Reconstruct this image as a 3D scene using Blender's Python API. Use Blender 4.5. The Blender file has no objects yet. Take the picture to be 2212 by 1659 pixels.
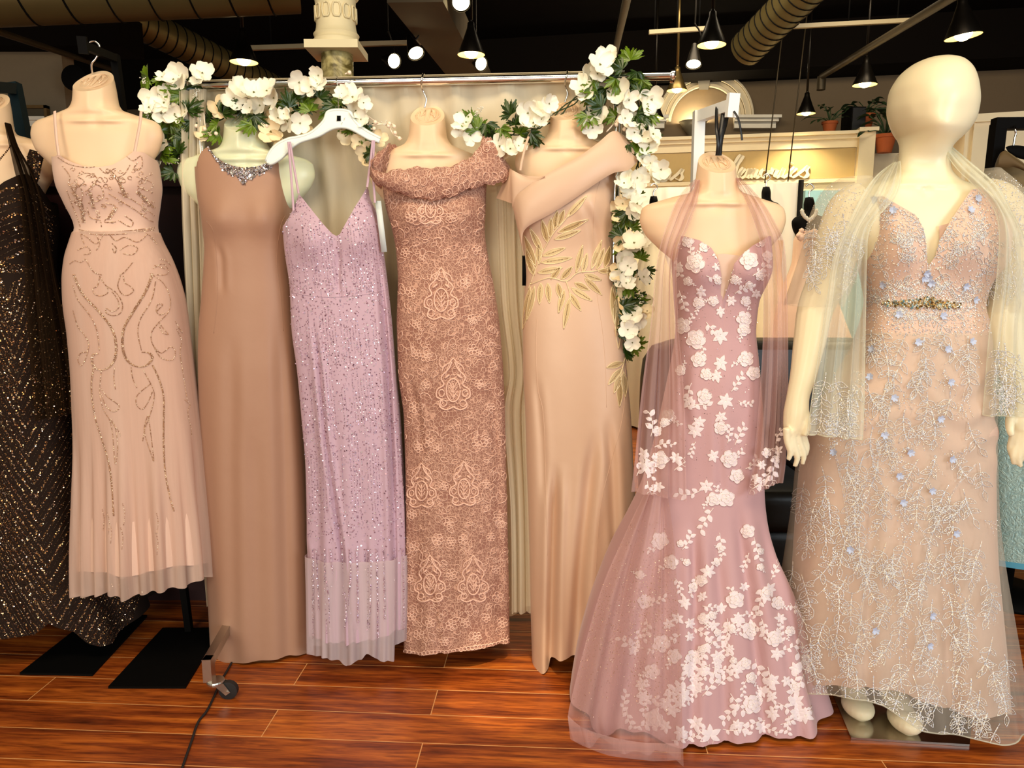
import bpy, math, random
import numpy as np
from mathutils import Vector, Matrix
from mathutils.bvhtree import BVHTree

random.seed(7)
rng = np.random.default_rng(7)
PI = math.pi
S = bpy.context.scene
COL = S.collection

# ------------------------------------------------------------ camera
CAMZ, PITCH, F = 1.275, math.radians(9.0), 1600.0
cam = bpy.data.cameras.new('camera')
cam.sensor_fit = 'HORIZONTAL'; cam.sensor_width = 36.0; cam.lens = 36.0 * F / 2212.0
cam.clip_start = 0.05; cam.clip_end = 100
camo = bpy.data.objects.new('camera', cam); COL.objects.link(camo)
camo.location = (0, 0, CAMZ); camo.rotation_euler = (PI / 2 - PITCH, 0, 0)
S.camera = camo

# ------------------------------------------------------------ light and exposure
S.view_settings.view_transform = 'Standard'
S.view_settings.look = 'None'
S.view_settings.gamma = 1.0
S.view_settings.use_curve_mapping = False
S.view_settings.exposure = 0.0
W = bpy.data.worlds.new('daylight'); S.world = W; W.use_nodes = True
W.node_tree.nodes['Background'].inputs[0].default_value = (1.0, 0.90, 0.74, 1)
W.node_tree.nodes['Background'].inputs[1].default_value = 0.30

def area(name, loc, target, size, power, col):
    l = bpy.data.lights.new(name, 'AREA'); l.shape = 'RECTANGLE'; l.size, l.size_y = size
    l.energy = power; l.color = col
    o = bpy.data.objects.new(name, l); COL.objects.link(o); o.location = loc
    o.rotation_euler = (Vector(target) - Vector(loc)).to_track_quat('-Z', 'Y').to_euler()
    return o
# the shop front behind the photographer: tall panes of daylight, the right ones cooler
area('shopfront_daylight_window', (-1.6, -3.6, 1.9), (-0.4, 2.3, 1.0), (2.2, 2.4), 130, (1.0, 0.90, 0.74))
area('shopfront_daylight_window_right', (3.4, -2.6, 1.7), (0.9, 2.2, 0.9), (2.0, 2.4), 135, (0.80, 0.92, 1.0))
# unseen area light added above the aisle for a warm top-lit look
area('added_aisle_top_light', (0.0, 0.5, 3.4), (0.0, 2.2, 0.9), (3.6, 0.5), 75, (1.0, 0.80, 0.54))

# ------------------------------------------------------------ pixel <-> place
CP, SP = math.cos(PITCH), math.sin(PITCH)
def ray(px, py):
    a = (px - 1106.0) / F; b = (829.5 - py) / F
    return np.array([a, CP + b * SP, -SP + b * CP])
def P(px, py, Y):
    d = ray(px, py); k = Y / d[1]
    return np.array([d[0] * k, Y, CAMZ + d[2] * k])
def ground(px, py, z=0.0):
    d = ray(px, py); k = (z - CAMZ) / d[2]
    return np.array([d[0] * k, d[1] * k, z])
def pix(x, y, z):
    zc = y * CP - (z - CAMZ) * SP
    u = x / zc; v = (y * SP + (z - CAMZ) * CP) / zc
    return 1106 + F * u, 829.5 - F * v
def zslope(py):
    b = (829.5 - py) / F
    return (-SP + b * CP) / (CP + b * SP)

# ------------------------------------------------------------ objects
BASE = {}
def tag(o, label=None, cat=None, group=None, kind=None):
    if label: o['label'] = label
    if cat: o['category'] = cat
    if group: o['group'] = group
    if kind: o['kind'] = kind
    return o
def thing(name, loc, label, cat, group=None):
    o = bpy.data.objects.new(name, None); o.empty_display_size = 0.1
    COL.objects.link(o); o.location = Vector(loc)
    BASE[o.name] = np.array(loc, float)
    return tag(o, label, cat, group)

class MB:
    """collects geometry in world coordinates"""
    def __init__(s): s.v = []; s.f = []; s.m = []; s.uv = {}
    def add(s, verts, faces, mat=0):
        n = len(s.v); s.v.extend([tuple(map(float, p)) for p in verts])
        s.f.extend([tuple(i + n for i in f) for f in faces]); s.m.extend([mat] * len(faces))
        return s
    def box(s, lo, hi, rot=0.0, c=None, mat=0):
        (x0, y0, z0), (x1, y1, z1) = lo, hi
        vs = [(x0,y0,z0),(x1,y0,z0),(x1,y1,z0),(x0,y1,z0),(x0,y0,z1),(x1,y0,z1),(x1,y1,z1),(x0,y1,z1)]
        if rot:
            c = c or ((x0+x1)/2, (y0+y1)/2); cs, sn = math.cos(rot), math.sin(rot)
            vs = [(c[0]+(x-c[0])*cs-(y-c[1])*sn, c[1]+(x-c[0])*sn+(y-c[1])*cs, z) for x,y,z in vs]
        return s.add(vs, [(0,3,2,1),(4,5,6,7),(0,1,5,4),(1,2,6,5),(2,3,7,6),(3,0,4,7)], mat)
    def obox(s, A, B, w, h, up=(0,0,1), mat=0):
        """a bar of section w x h from A to B"""
        A = np.array(A, float); B = np.array(B, float); d = B-A; d /= np.linalg.norm(d)
        up = np.array(up, float); r = np.cross(d, up)
        if np.linalg.norm(r) < 1e-6: r = np.cross(d, (1,0,0))
        r /= np.linalg.norm(r); u = np.cross(r, d)
        vs = []
        for c in (A, B):
            for i, j in ((-1,-1),(1,-1),(1,1),(-1,1)): vs.append(c + r*w/2*i + u*h/2*j)
        return s.add(vs, [(0,1,2,3),(7,6,5,4),(0,4,5,1),(1,5,6,2),(2,6,7,3),(3,7,4,0)], mat)
    def tube(s, pts, r, n=8, cap=True, mat=0):
        pts = [np.array(p, float) for p in pts]
        if len(pts) < 2: return s
        rs = r if hasattr(r, '__len__') else [r] * len(pts)
        vs = []; fs = []; prev = None
        for i, p in enumerate(pts):
            d = pts[min(i+1, len(pts)-1)] - pts[max(i-1, 0)]
            L = np.linalg.norm(d); d = d / L if L > 1e-9 else np.array([0,0,1.])
            if prev is None:
                a = np.array([0,0,1.]) if abs(d[2]) < .9 else np.array([1.,0,0])
            else: a = prev
            u = a - d*np.dot(a, d); nu = np.linalg.norm(u)
            if nu < 1e-6: u = np.cross(d, (0.3,0.5,0.8)); nu = np.linalg.norm(u)
            u /= nu; w = np.cross(d, u); prev = u
            for k in range(n):
                t = 2*PI*k/n; vs.append(p + rs[i]*(u*math.cos(t) + w*math.sin(t)))
        for i in range(len(pts)-1):
            for k in range(n):
                a = i*n+k; b = i*n+(k+1)%n; fs.append((a, b, b+n, a+n))
        if cap: fs.append(tuple(range(n-1,-1,-1))); m = (len(pts)-1)*n; fs.append(tuple(range(m, m+n)))
        return s.add(vs, fs, mat)
    def lathe(s, prof, c, n=24, axis=(0,0,1), mat=0, capped=True):
        """prof: (radius, height) along axis from c"""
        ax = np.array(axis, float); ax /= np.linalg.norm(ax)
        a = np.array([1.,0,0]) if abs(ax[0]) < .9 else np.array([0,1.,0])
        u = a - ax*np.dot(a, ax); u /= np.linalg.norm(u); w = np.cross(ax, u); c = np.array(c, float)
        vs = []; fs = []
        for r, h in prof:
            for k in range(n):
                t = 2*PI*k/n; vs.append(c + ax*h + r*(u*math.cos(t)+w*math.sin(t)))
        for i in range(len(prof)-1):
            for k in range(n):
                p = i*n+k; q = i*n+(k+1)%n; fs.append((p, q, q+n, p+n))
        if capped:
            if prof[0][0] > 1e-4: fs.append(tuple(range(n-1,-1,-1)))
            m = (len(prof)-1)*n
            if prof[-1][0] > 1e-4: fs.append(tuple(range(m, m+n)))
        return s.add(vs, fs, mat)
    def grid(s, G, closed=False, mat=0):
        """G[v][u] of points"""
        G = np.asarray(G); nv, nu = G.shape[:2]; fs = []
        for i in range(nv-1):
            for j in range(nu if closed else nu-1):
                a = i*nu+j; b = i*nu+(j+1)%nu; fs.append((a, a+nu, b+nu, b))
        return s.add(G.reshape(-1,3), fs, mat)
    def ball(s, c, r, n=8, mat=0, sc=(1,1,1)):
        c = np.array(c, float); vs = []; fs = []; m = max(3, n//2)
        for i in range(m+1):
            p = PI*i/m
            for k in range(n):
                t = 2*PI*k/n; vs.append(c + r*np.array([math.sin(p)*math.cos(t)*sc[0], math.sin(p)*math.sin(t)*sc[1], math.cos(p)*sc[2]]))
        for i in range(m):
            for k in range(n):
                a = i*n+k; b = i*n+(k+1)%n; fs.append((a, a+n, b+n, b))
        return s.add(vs, fs, mat)
    def mesh(s, name, off=(0,0,0), smooth=True):
        me = bpy.data.meshes.new(name)
        v = np.array(s.v, float).reshape(-1,3) - np.array(off, float)
        me.from_pydata(v.tolist(), [], s.f); 
        me.polygons.foreach_set('use_smooth', [smooth]*len(me.polygons))
        return me
    def build(s, name, mats, parent=None, loc=None, smooth=True, label=None, auto=None, kind=None):
        off = BASE[parent.name] if parent else (np.array(loc, float) if loc is not None else np.zeros(3))
        me = s.mesh(name, off, smooth)
        for m in (mats if isinstance(mats, (list, tuple)) else [mats]): me.materials.append(m)
        if any(s.m): me.polygons.foreach_set('material_index', s.m)
        if auto and smooth:
            try: me.set_sharp_from_angle(angle=math.radians(auto))
            except Exception: pass
        me.update()
        o = bpy.data.objects.new(name, me); COL.objects.link(o)
        if parent: o.parent = parent
        elif loc is not None: o.location = Vector(loc)
        BASE[o.name] = np.array(off, float)
        if label: o['label'] = label
        if kind: o['kind'] = kind
        return o
def struct(mb, name, mats, **k):
    o = mb.build(name, mats, **k)
    if not o.parent: o['kind'] = 'structure'
    return o

# ------------------------------------------------------------ materials
def srgb(r, g, b):
    f = lambda c: (c/255/12.92) if c/255 <= .04045 else ((c/255+.055)/1.055)**2.4
    return (f(r), f(g), f(b), 1)
def newmat(name):
    m = bpy.data.materials.new(name); m.use_nodes = True
    nt = m.node_tree; return m, nt, nt.nodes['Principled BSDF']
def N(nt, t, **k):
    n = nt.nodes.new(t)
    for a, b in k.items(): setattr(n, a, b)
    return n
def bump(nt, bs, src, strength, dist=0.002):
    b = N(nt, 'ShaderNodeBump'); b.inputs['Strength'].default_value = strength; b.inputs['Distance'].default_value = dist
    nt.links.new(src, b.inputs['Height']); nt.links.new(b.outputs[0], bs.inputs['Normal']); return b
def plain(name, col, rough=.5, metal=0., var=.06, scale=30, sheen=0., spec=.5, bmp=0., coat=0., sss=0., stretch=None, emit=None):
    """a solid colour with a light noise in tone and, if asked, in relief"""
    m, nt, bs = newmat(name)
    tc = N(nt, 'ShaderNodeTexCoord'); nz = N(nt, 'ShaderNodeTexNoise')
    nz.inputs['Scale'].default_value = scale; nz.inputs['Detail'].default_value = 4
    if stretch:
        mp = N(nt, 'ShaderNodeMapping'); mp.inputs['Scale'].default_value = stretch
        nt.links.new(tc.outputs['Object'], mp.inputs[0]); nt.links.new(mp.outputs[0], nz.inputs['Vector'])
    else: nt.links.new(tc.outputs['Object'], nz.inputs['Vector'])
    mx = N(nt, 'ShaderNodeMixRGB'); c = np.array(col[:3])
    mx.inputs[1].default_value = (*np.clip(c*(1-var),0,1), 1); mx.inputs[2].default_value = (*np.clip(c*(1+var),0,1), 1)
    nt.links.new(nz.outputs['Fac'], mx.inputs[0]); nt.links.new(mx.outputs[0], bs.inputs['Base Color'])
    bs.inputs['Roughness'].default_value = rough; bs.inputs['Metallic'].default_value = metal
    bs.inputs['Specular IOR Level'].default_value = spec
    if sheen: bs.inputs['Sheen Weight'].default_value = sheen; bs.inputs['Sheen Roughness'].default_value = .4
    if coat: bs.inputs['Coat Weight'].default_value = coat; bs.inputs['Coat Roughness'].default_value = .1
    if sss: bs.inputs['Subsurface Weight'].default_value = sss; bs.inputs['Subsurface Radius'].default_value = (.02,.012,.008); bs.inputs['Subsurface Scale'].default_value = 1.
    if bmp: bump(nt, bs, nz.outputs['Fac'], bmp)
    if emit: bs.inputs['Emission Color'].default_value = emit[0]; bs.inputs['Emission Strength'].default_value = emit[1]
    return m
def tulle(name, col, alpha, scale=60, stretch=(1,1,.04), glitter=None, var=.35):
    scale = scale*.22; var = var*.7
    """sheer net: part of the light goes straight through, the threads scatter the rest"""
    m, nt, bs = newmat(name)
    tc = N(nt, 'ShaderNodeTexCoord'); mp = N(nt, 'ShaderNodeMapping'); mp.inputs['Scale'].default_value = stretch
    nz = N(nt, 'ShaderNodeTexNoise'); nz.inputs['Scale'].default_value = scale; nz.inputs['Detail'].default_value = 3
    nt.links.new(tc.outputs['Object'], mp.inputs[0]); nt.links.new(mp.outputs[0], nz.inputs['Vector'])
    mr = N(nt, 'ShaderNodeMapRange'); mr.inputs['From Min'].default_value = .3; mr.inputs['From Max'].default_value = .7
    mr.inputs['To Min'].default_value = max(0, alpha*(1-var)); mr.inputs['To Max'].default_value = min(1, alpha*(1+var))
    nt.links.new(nz.outputs['Fac'], mr.inputs[0])
    out = nt.nodes['Material Output']; nt.nodes.remove(bs)
    df = N(nt, 'ShaderNodeBsdfDiffuse'); tl = N(nt, 'ShaderNodeBsdfTranslucent'); tp = N(nt, 'ShaderNodeBsdfTransparent')
    df.inputs[0].default_value = col; tl.inputs[0].default_value = col
    a = N(nt, 'ShaderNodeMixShader'); a.inputs[0].default_value = .22
    nt.links.new(df.outputs[0], a.inputs[1]); nt.links.new(tl.outputs[0], a.inputs[2])
    b = N(nt, 'ShaderNodeMixShader'); nt.links.new(mr.outputs[0], b.inputs[0])
    nt.links.new(tp.outputs[0], b.inputs[1]); nt.links.new(a.outputs[0], b.inputs[2])
    nt.links.new(b.outputs[0], out.inputs[0])
    return m
def sequin(name, cols, rough=.18, metal=.85):
    """each bead its own shade, picked per loose piece"""
    m, nt, bs = newmat(name)
    g = N(nt, 'ShaderNodeNewGeometry'); r = N(nt, 'ShaderNodeValToRGB')
    cr = r.color_ramp; cr.interpolation = 'CONSTANT'
    while len(cr.elements) < len(cols): cr.elements.new(.5)
    for i, c in enumerate(cols): cr.elements[i].position = i/len(cols); cr.elements[i].color = c
    nt.links.new(g.outputs['Random Per Island'], r.inputs[0]); nt.links.new(r.outputs[0], bs.inputs['Base Color'])
    bs.inputs['Roughness'].default_value = rough; bs.inputs['Metallic'].default_value = metal
    return m

# ------------------------------------------------------------ curves, lofts, drapes
def cr(pts, n=12, closed=False):
    """Catmull-Rom through points of any dimension"""
    p = [np.array(q, float) for q in pts]
    if len(p) < 3 and not closed: return [p[0] + (p[-1]-p[0])*t for t in np.linspace(0,1,n)]
    out = []; m = len(p); rngs = range(m if closed else m-1)
    for i in rngs:
        if closed: a,b,c,d = p[(i-1)%m],p[i],p[(i+1)%m],p[(i+2)%m]
        else: a,b,c,d = p[max(i-1,0)],p[i],p[i+1],p[min(i+2,m-1)]
        for t in np.linspace(0,1,n,endpoint=False):
            out.append(.5*((2*b)+(c-a)*t+(2*a-5*b+4*c-d)*t*t+(3*b-3*c+d-a)*t**3))
    if not closed: out.append(p[-1])
    return out
def hermite(xs, ys):
    xs = np.array(xs, float); ys = np.array(ys, float)
    d = np.diff(ys)/np.diff(xs); m = np.zeros_like(ys)
    m[0], m[-1] = d[0], d[-1]
    for i in range(1, len(xs)-1):
        m[i] = 0 if d[i-1]*d[i] <= 0 else 2*d[i-1]*d[i]/(d[i-1]+d[i])
    def f(x):
        x = np.clip(np.asarray(x, float), xs[0], xs[-1]); i = np.clip(np.searchsorted(xs, x)-1, 0, len(xs)-2)
        h = xs[i+1]-xs[i]; t = (x-xs[i])/h
        return (2*t**3-3*t**2+1)*ys[i]+(t**3-2*t**2+t)*h*m[i]+(-2*t**3+3*t**2)*ys[i+1]+(t**3-t**2)*h*m[i+1]
    return f
class Profile:
    """outline rows (py, left px, right px, half depth in m) read at depth Y"""
    def __init__(s, rows, Y, e=1.0):
        s.Y = Y; s.e = e; R = sorted(rows, key=lambda r: -r[0])
        z = [CAMZ + Y*zslope(r[0]) for r in R]
        xl = [P(r[1], r[0], Y)[0] for r in R]; xr = [P(r[2], r[0], Y)[0] for r in R]
        s.xl = hermite(z, xl); s.xr = hermite(z, xr); s.bf = hermite(z, [r[3] for r in R]); s.z0 = z[0]; s.z1 = z[-1]
    def cx(s, z): return (s.xl(z)+s.xr(z))/2
    def a(s, z): return (s.xr(z)-s.xl(z))/2
    def b(s, z): return s.bf(z)
    def pt(s, th, z): return s.cx(z)+s.a(z)*np.sin(th), s.Y - s.b(z)*np.sign(np.cos(th))*np.abs(np.cos(th))**s.e
    def edge(s, th, lst):
        """height at angle th whose picture lies on the pixel line lst"""
        lx = [q[0] for q in lst]; ly = [q[1] for q in lst]; z = CAMZ + s.Y*zslope(ly[len(ly)//2])
        for _ in range(14):
            x, y = s.pt(th, z); px, _py = pix(x, y, z)
            zn = CAMZ + y*zslope(np.interp(px, lx, ly)); z = z*.4 + zn*.6
        return z
def pleats(n, seed, kmin=5, kmax=14):
    r = np.random.default_rng(seed); ks = r.integers(kmin, kmax+1, n); ph = r.uniform(0, 2*PI, n); am = r.uniform(.5, 1, n)
    def f(th): 
        return sum(a*np.cos(k*th+p) for a, k, p in zip(am, ks, ph))/am.sum()*1.6
    return f
def loft(prof, top, bot, nth=160, nv=120, back_top=None, fold=None, bumps=(), th0=-PI, th1=PI, off=0.0, cap=False, creases=()):
    """closed cloth or shell; top/bot: pixel lines on the front, a height, or a function of angle"""
    closed = abs((th1-th0)-2*PI) < 1e-6
    ths = np.linspace(th0, th1, nth, endpoint=not closed)
    zt = np.zeros(nth); zb = np.zeros(nth)
    for arr, spec in ((zt, top), (zb, bot)):
        if callable(spec): arr[:] = [spec(t) for t in ths]
        elif hasattr(spec, '__len__'):
            zl = prof.edge(-PI/2, spec); zr = prof.edge(PI/2, spec)
            for i, t in enumerate(ths):
                if abs(t) <= PI/2+1e-9: arr[i] = prof.edge(t, spec)
                else:
                    sn = math.sin(t); e = zl + (zr-zl)*(sn+1)/2
                    w = abs(math.cos(t)); w = w*w*(3-2*w)
                    bt = e if (back_top is None or spec is bot) else CAMZ + prof.Y*zslope(back_top)
                    arr[i] = e + (bt-e)*w
        else: arr[:] = spec
    T = np.linspace(0, 1, nv)[:, None]
    Z = zt[None,:] + (zb-zt)[None,:]*T; TH = np.broadcast_to(ths[None,:], Z.shape)
    X, Y = prof.pt(TH, Z)
    nx = np.sin(TH)*prof.b(Z); ny = -np.cos(TH)*prof.a(Z); L = np.sqrt(nx*nx+ny*ny)+1e-9; nx/=L; ny/=L
    d = np.full(Z.shape, float(off))
    if fold: d = d + fold(TH, Z, T)
    X = X + nx*d; Y = Y + ny*d
    if bumps or creases:
        zc = Y*CP-(Z-CAMZ)*SP; PX = 1106+F*X/zc; PY = 829.5-F*(Y*SP+(Z-CAMZ)*CP)/zc
        fr = np.clip(np.cos(TH)*3, 0, 1)
        for bx, by, rx, ry, am in bumps:
            Y = Y - fr*am*np.exp(-((PX-bx)/rx)**2-((PY-by)/ry)**2)
        for pts, w, am in creases:                    # folds that run down the cloth
            py = [q[1] for q in pts]; xl = np.interp(PY, py, [q[0] for q in pts]); L = (PY-py[0])/(py[-1]-py[0]); tp = smooth(L,-.02,.25)*(1 if len(pts) > 2 and py[-1] > 1150 else smooth(-L,-1.02,-.75))
            u = (PX-xl)/w; Y = Y + fr*am*tp*(np.exp(-u*u)-.45*np.exp(-((u-1.9)/1.1)**2)-.3*np.exp(-((u+1.9)/1.1)**2))
    G = np.stack([X, Y, Z], -1)
    mb = MB(); mb.grid(G, closed)
    if cap:
        c = G[0].mean(0); n0 = len(mb.v); ring = G[0]*.86 + c*.14 + np.array([0,0,.0])
        ids = mb.v; nu = nth
        ring2 = ring - np.array([0,-.0006,.0012]); start = len(mb.v)
        mb.add(ring2, []); mb.add([c - np.array([0,-.0006,.0012])], [])
        for j in range(nu):
            k = (j+1)%nu
            mb.f.append((j, k, start+k, start+j)); mb.m.append(0)
            mb.f.append((start+j, start+k, start+nu)); mb.m.append(0)
        mb.cap = (c, ring2)
        cb = G[-1].mean(0); mb.add([cb], []); e = len(mb.v)-1; q = (nv-1)*nu
        for j in range(nu): mb.f.append((q+(j+1)%nu, q+j, e)); mb.m.append(0)
    mb.G = G
    return mb
def bvh(mb): return BVHTree.FromPolygons([Vector(p) for p in mb.v], mb.f)
CAMV = Vector((0, 0, CAMZ))
def proj(tree, px, py, off=.0015):
    d = Vector(ray(px, py)).normalized()
    l, n, i, q = tree.ray_cast(CAMV, d, 20)
    if l is None: return None
    if n.dot(d) > 0: n = -n
    return np.array(l + n*off), np.array(n)
def drape(rows, nu=40, nv=60, nf=4, amp=.01, seed=1, pinch=None, sag=0.0, hemamp=1.0):
    """cloth strip; rows: ((pxL,pyL,YL),(pxR,pyR,YR)) from top to bottom"""
    A = np.array(cr([P(*r[0]) for r in rows], max(2, nv//max(1,len(rows)-1)))); B = np.array(cr([P(*r[1]) for r in rows], max(2, nv//max(1,len(rows)-1))))
    r = np.random.default_rng(seed); ph = r.uniform(0, 6, 6); u = np.linspace(0, 1, nu)
    G = np.zeros((len(A), nu, 3))
    for i in range(len(A)):
        t = i/(len(A)-1)
        p = A[i][None,:] + (B[i]-A[i])[None,:]*u[:,None]
        k = amp*(1+(hemamp-1)*t)
        w = np.sin(2*PI*nf*u+ph[0]+.6*math.sin(2.2*t+ph[1])) + .5*np.sin(2*PI*nf*1.7*u+ph[2]+t) + .35*np.sin(2*PI*nf*2.9*u+ph[3]-t*1.3)
        p[:,1] += k*w - sag*np.sin(PI*u)
        p[:,0] += .5*k*np.cos(2*PI*nf*u+ph[4])*np.sin(PI*u)
        G[i] = p
    mb = MB(); mb.grid(G); mb.G = G
    return mb

# ------------------------------------------------------------ stitched trimmings
def octas(pts, nrm, r, flat=.7):
    """small faceted beads"""
    mb = MB(); pts = np.asarray(pts).reshape(-1,3); n = len(pts)
    if n == 0: return mb
    nrm = np.asarray(nrm).reshape(-1,3); r = np.broadcast_to(np.asarray(r, float), (n,))
    a = rng.normal(size=(n,3)); u = a - nrm*(a*nrm).sum(1)[:,None]; u /= np.linalg.norm(u,axis=1)[:,None]+1e-9
    w = np.cross(nrm, u); R = r[:,None]
    V = np.stack([pts+u*R, pts+w*R, pts-u*R, pts-w*R, pts+nrm*R*flat, pts-nrm*R*flat], 1).reshape(-1,3)
    base = [(0,1,4),(1,2,4),(2,3,4),(3,0,4),(1,0,5),(2,1,5),(3,2,5),(0,3,5)]
    mb.v = V.tolist(); mb.f = [(i*6+a,i*6+b,i*6+c) for i in range(n) for a,b,c in base]; mb.m = [0]*len(mb.f)
    return mb
def discs(pts, nrm, r, tilt=.35, k=6):
    """sequins: little facets, each hung at its own tilt"""
    mb = MB(); pts = np.asarray(pts).reshape(-1,3); n = len(pts)
    if n == 0: return mb
    nn = np.asarray(nrm).reshape(-1,3) + rng.normal(size=(n,3))*tilt; nn /= np.linalg.norm(nn,axis=1)[:,None]
    a = rng.normal(size=(n,3)); u = a - nn*(a*nn).sum(1)[:,None]; u /= np.linalg.norm(u,axis=1)[:,None]+1e-9
    w = np.cross(nn, u); R = np.broadcast_to(np.asarray(r, float), (n,))[:,None]
    V = np.stack([pts + R*(u*math.cos(2*PI*j/k)+w*math.sin(2*PI*j/k)) for j in range(k)], 1).reshape(-1,3)
    mb.v = V.tolist(); mb.f = [tuple(range(i*k,i*k+k)) for i in range(n)]; mb.m = [0]*n
    return mb
def resample(pts, step):
    p = np.array(pts, float); s = np.r_[0, np.cumsum(np.linalg.norm(np.diff(p,axis=0),axis=1))]
    if s[-1] < step: return p[[0,-1]]
    q = np.linspace(0, s[-1], max(2, int(s[-1]/step)+1))
    return np.stack([np.interp(q, s, p[:,i]) for i in range(p.shape[1])], 1)
class Stitch:
    """gathers beads, cords and appliques laid on a cloth"""
    def __init__(s, tree): s.t = tree; s.p = []; s.n = []; s.r = []; s.cord = MB(); s.patch = MB()
    def bead(s, x, y, r, off=.0015):
        h = proj(s.t, x, y, off)
        if h: s.p.append(h[0]); s.n.append(h[1]); s.r.append(r)
    def chain(s, pts, step, r, smooth=True, closed=False, jit=0.):
        c = cr(pts, 8, closed) if smooth else pts
        for x, y in resample(c, step): s.bead(x+random.uniform(-jit,jit), y+random.uniform(-jit,jit), r*random.uniform(.8,1.15))
    def line(s, pts, r, smooth=True, closed=False, step=4, n=5, off=.001):
        c = cr(pts, 8, closed) if smooth else pts
        run = []
        for x, y in resample(c, step):
            h = proj(s.t, x, y, off)
            if h and (not run or np.linalg.norm(h[0]-run[-1]) < .05): run.append(h[0])
            else:
                if len(run) > 1: s.cord.tube(run, r, n)
                run = [h[0]] if h else []
        if len(run) > 1: s.cord.tube(run, r, n)
    def fill(s, poly, c=None, h0=.003, h1=.0012):
        poly = np.array(poly, float); c = poly.mean(0) if c is None else np.array(c)
        q = proj(s.t, c[0], c[1], h0)
        if not q: return
        vs = [q[0]]
        for x, y in poly:
            w = proj(s.t, x, y, h1)
            if not w or np.linalg.norm(w[0]-q[0]) > .08: return
            vs.append(w[0])
        m = len(poly); s.patch.add(vs, [(0, 1+i, 1+(i+1)%m) for i in range(m)])
    def beads(s): return octas(s.p, s.n, s.r)
def leafpts(x, y, ang, L, w, n=7):
    """pointed leaf outline in the picture plane, from its base (x,y)"""
    ca, sa = math.cos(ang), math.sin(ang); a = []; b = []
    for t in np.linspace(0, 1, n):
        h = w*math.sin(PI*t**.85)
        a.append((x+ca*L*t-sa*h, y+sa*L*t+ca*h)); b.append((x+ca*L*t+sa*h, y+sa*L*t-ca*h))
    return a + b[::-1][1:-1]

# ============================================================ THE SETTING
def floor_mat():
    m, nt, bs = newmat('reddish_laminate_planks')
    tc = N(nt, 'ShaderNodeTexCoord'); mp = N(nt, 'ShaderNodeMapping')
    mp.inputs['Rotation'].default_value = (0, 0, math.radians(3.4)); mp.inputs['Location'].default_value = (.35, -.028, 0)
    nt.links.new(tc.outputs['Object'], mp.inputs[0])
    bk = N(nt, 'ShaderNodeTexBrick'); bk.offset = .37; bk.offset_frequency = 2
    bk.inputs['Scale'].default_value = 1; bk.inputs['Brick Width'].default_value = 1.21; bk.inputs['Row Height'].default_value = .1275
    bk.inputs['Mortar Size'].default_value = .0015; bk.inputs['Mortar Smooth'].default_value = .2; bk.inputs['Bias'].default_value = 0
    bk.inputs['Color1'].default_value = (0,0,0,1); bk.inputs['Color2'].default_value = (1,1,1,1); bk.inputs['Mortar'].default_value = (.5,.5,.5,1)
    nt.links.new(mp.outputs[0], bk.inputs['Vector'])
    # grain: long along the plank, shifted from plank to plank
    ad = N(nt, 'ShaderNodeVectorMath', operation='MULTIPLY_ADD'); ad.inputs[1].default_value = (7, 3, 5)
    nt.links.new(bk.outputs['Color'], ad.inputs[0]); nt.links.new(mp.outputs[0], ad.inputs[2])
    m2 = N(nt, 'ShaderNodeMapping'); m2.inputs['Scale'].default_value = (.8, 13, 1); nt.links.new(ad.outputs[0], m2.inputs[0])
    n1 = N(nt, 'ShaderNodeTexNoise'); n1.inputs['Scale'].default_value = 2.2; n1.inputs['Detail'].default_value = 8; n1.inputs['Roughness'].default_value = .66; n1.inputs['Distortion'].default_value = .55
    nt.links.new(m2.outputs[0], n1.inputs['Vector'])
    r1 = N(nt, 'ShaderNodeValToRGB'); e = r1.color_ramp.elements
    e[0].position = .30; e[0].color = (.050,.008,.002,1); e[1].position = .76; e[1].color = (.86,.27,.035,1)
    q = e.new(.44); q.color = (.25,.048,.008,1); q = e.new(.58); q.color = (.50,.120,.016,1)
    nt.links.new(n1.outputs['Fac'], r1.inputs[0])
    m3 = N(nt, 'ShaderNodeMapping'); m3.inputs['Scale'].default_value = (9, 90, 1); nt.links.new(ad.outputs[0], m3.inputs[0])
    n2 = N(nt, 'ShaderNodeTexNoise'); n2.inputs['Scale'].default_value = 1.5; n2.inputs['Detail'].default_value = 3; nt.links.new(m3.outputs[0], n2.inputs['Vector'])
    r2 = N(nt, 'ShaderNodeValToRGB'); r2.color_ramp.elements[0].position = .33; r2.color_ramp.elements[0].color = (.45,.38,.34,1); r2.color_ramp.elements[1].position = .55; r2.color_ramp.elements[1].color = (1,1,1,1)
    nt.links.new(n2.outputs['Fac'], r2.inputs[0])
    mu = N(nt, 'ShaderNodeMixRGB', blend_type='MULTIPLY'); mu.inputs[0].default_value = .8
    nt.links.new(r1.outputs[0], mu.inputs[1]); nt.links.new(r2.outputs[0], mu.inputs[2])
    mx = N(nt, 'ShaderNodeMixRGB'); mx.inputs[2].default_value = (.80,.40,.15,1)
    nt.links.new(bk.outputs['Fac'], mx.inputs[0]); nt.links.new(mu.outputs[0], mx.inputs[1]); nt.links.new(mx.outputs[0], bs.inputs['Base Color'])
    bs.inputs['Roughness'].default_value = .3; bs.inputs['Specular IOR Level'].default_value = .45
    bump(nt, bs, bk.outputs['Fac'], .25, .001)
    return m
M_FLOOR = floor_mat()
struct(MB().box((-7, -4, -.08), (8, 12, 0)), 'floor', M_FLOOR, smooth=False)
M_CEIL = plain('dark_painted_deck', (.0035,.002,.0012,1), .95, spec=.1)
struct(MB().box((-7, -.4, 3.7), (8, 12, 3.8)), 'ceiling', M_CEIL, smooth=False)
M_WALL = plain('taupe_paint', srgb(116,98,74), .85, var=.04)
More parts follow.
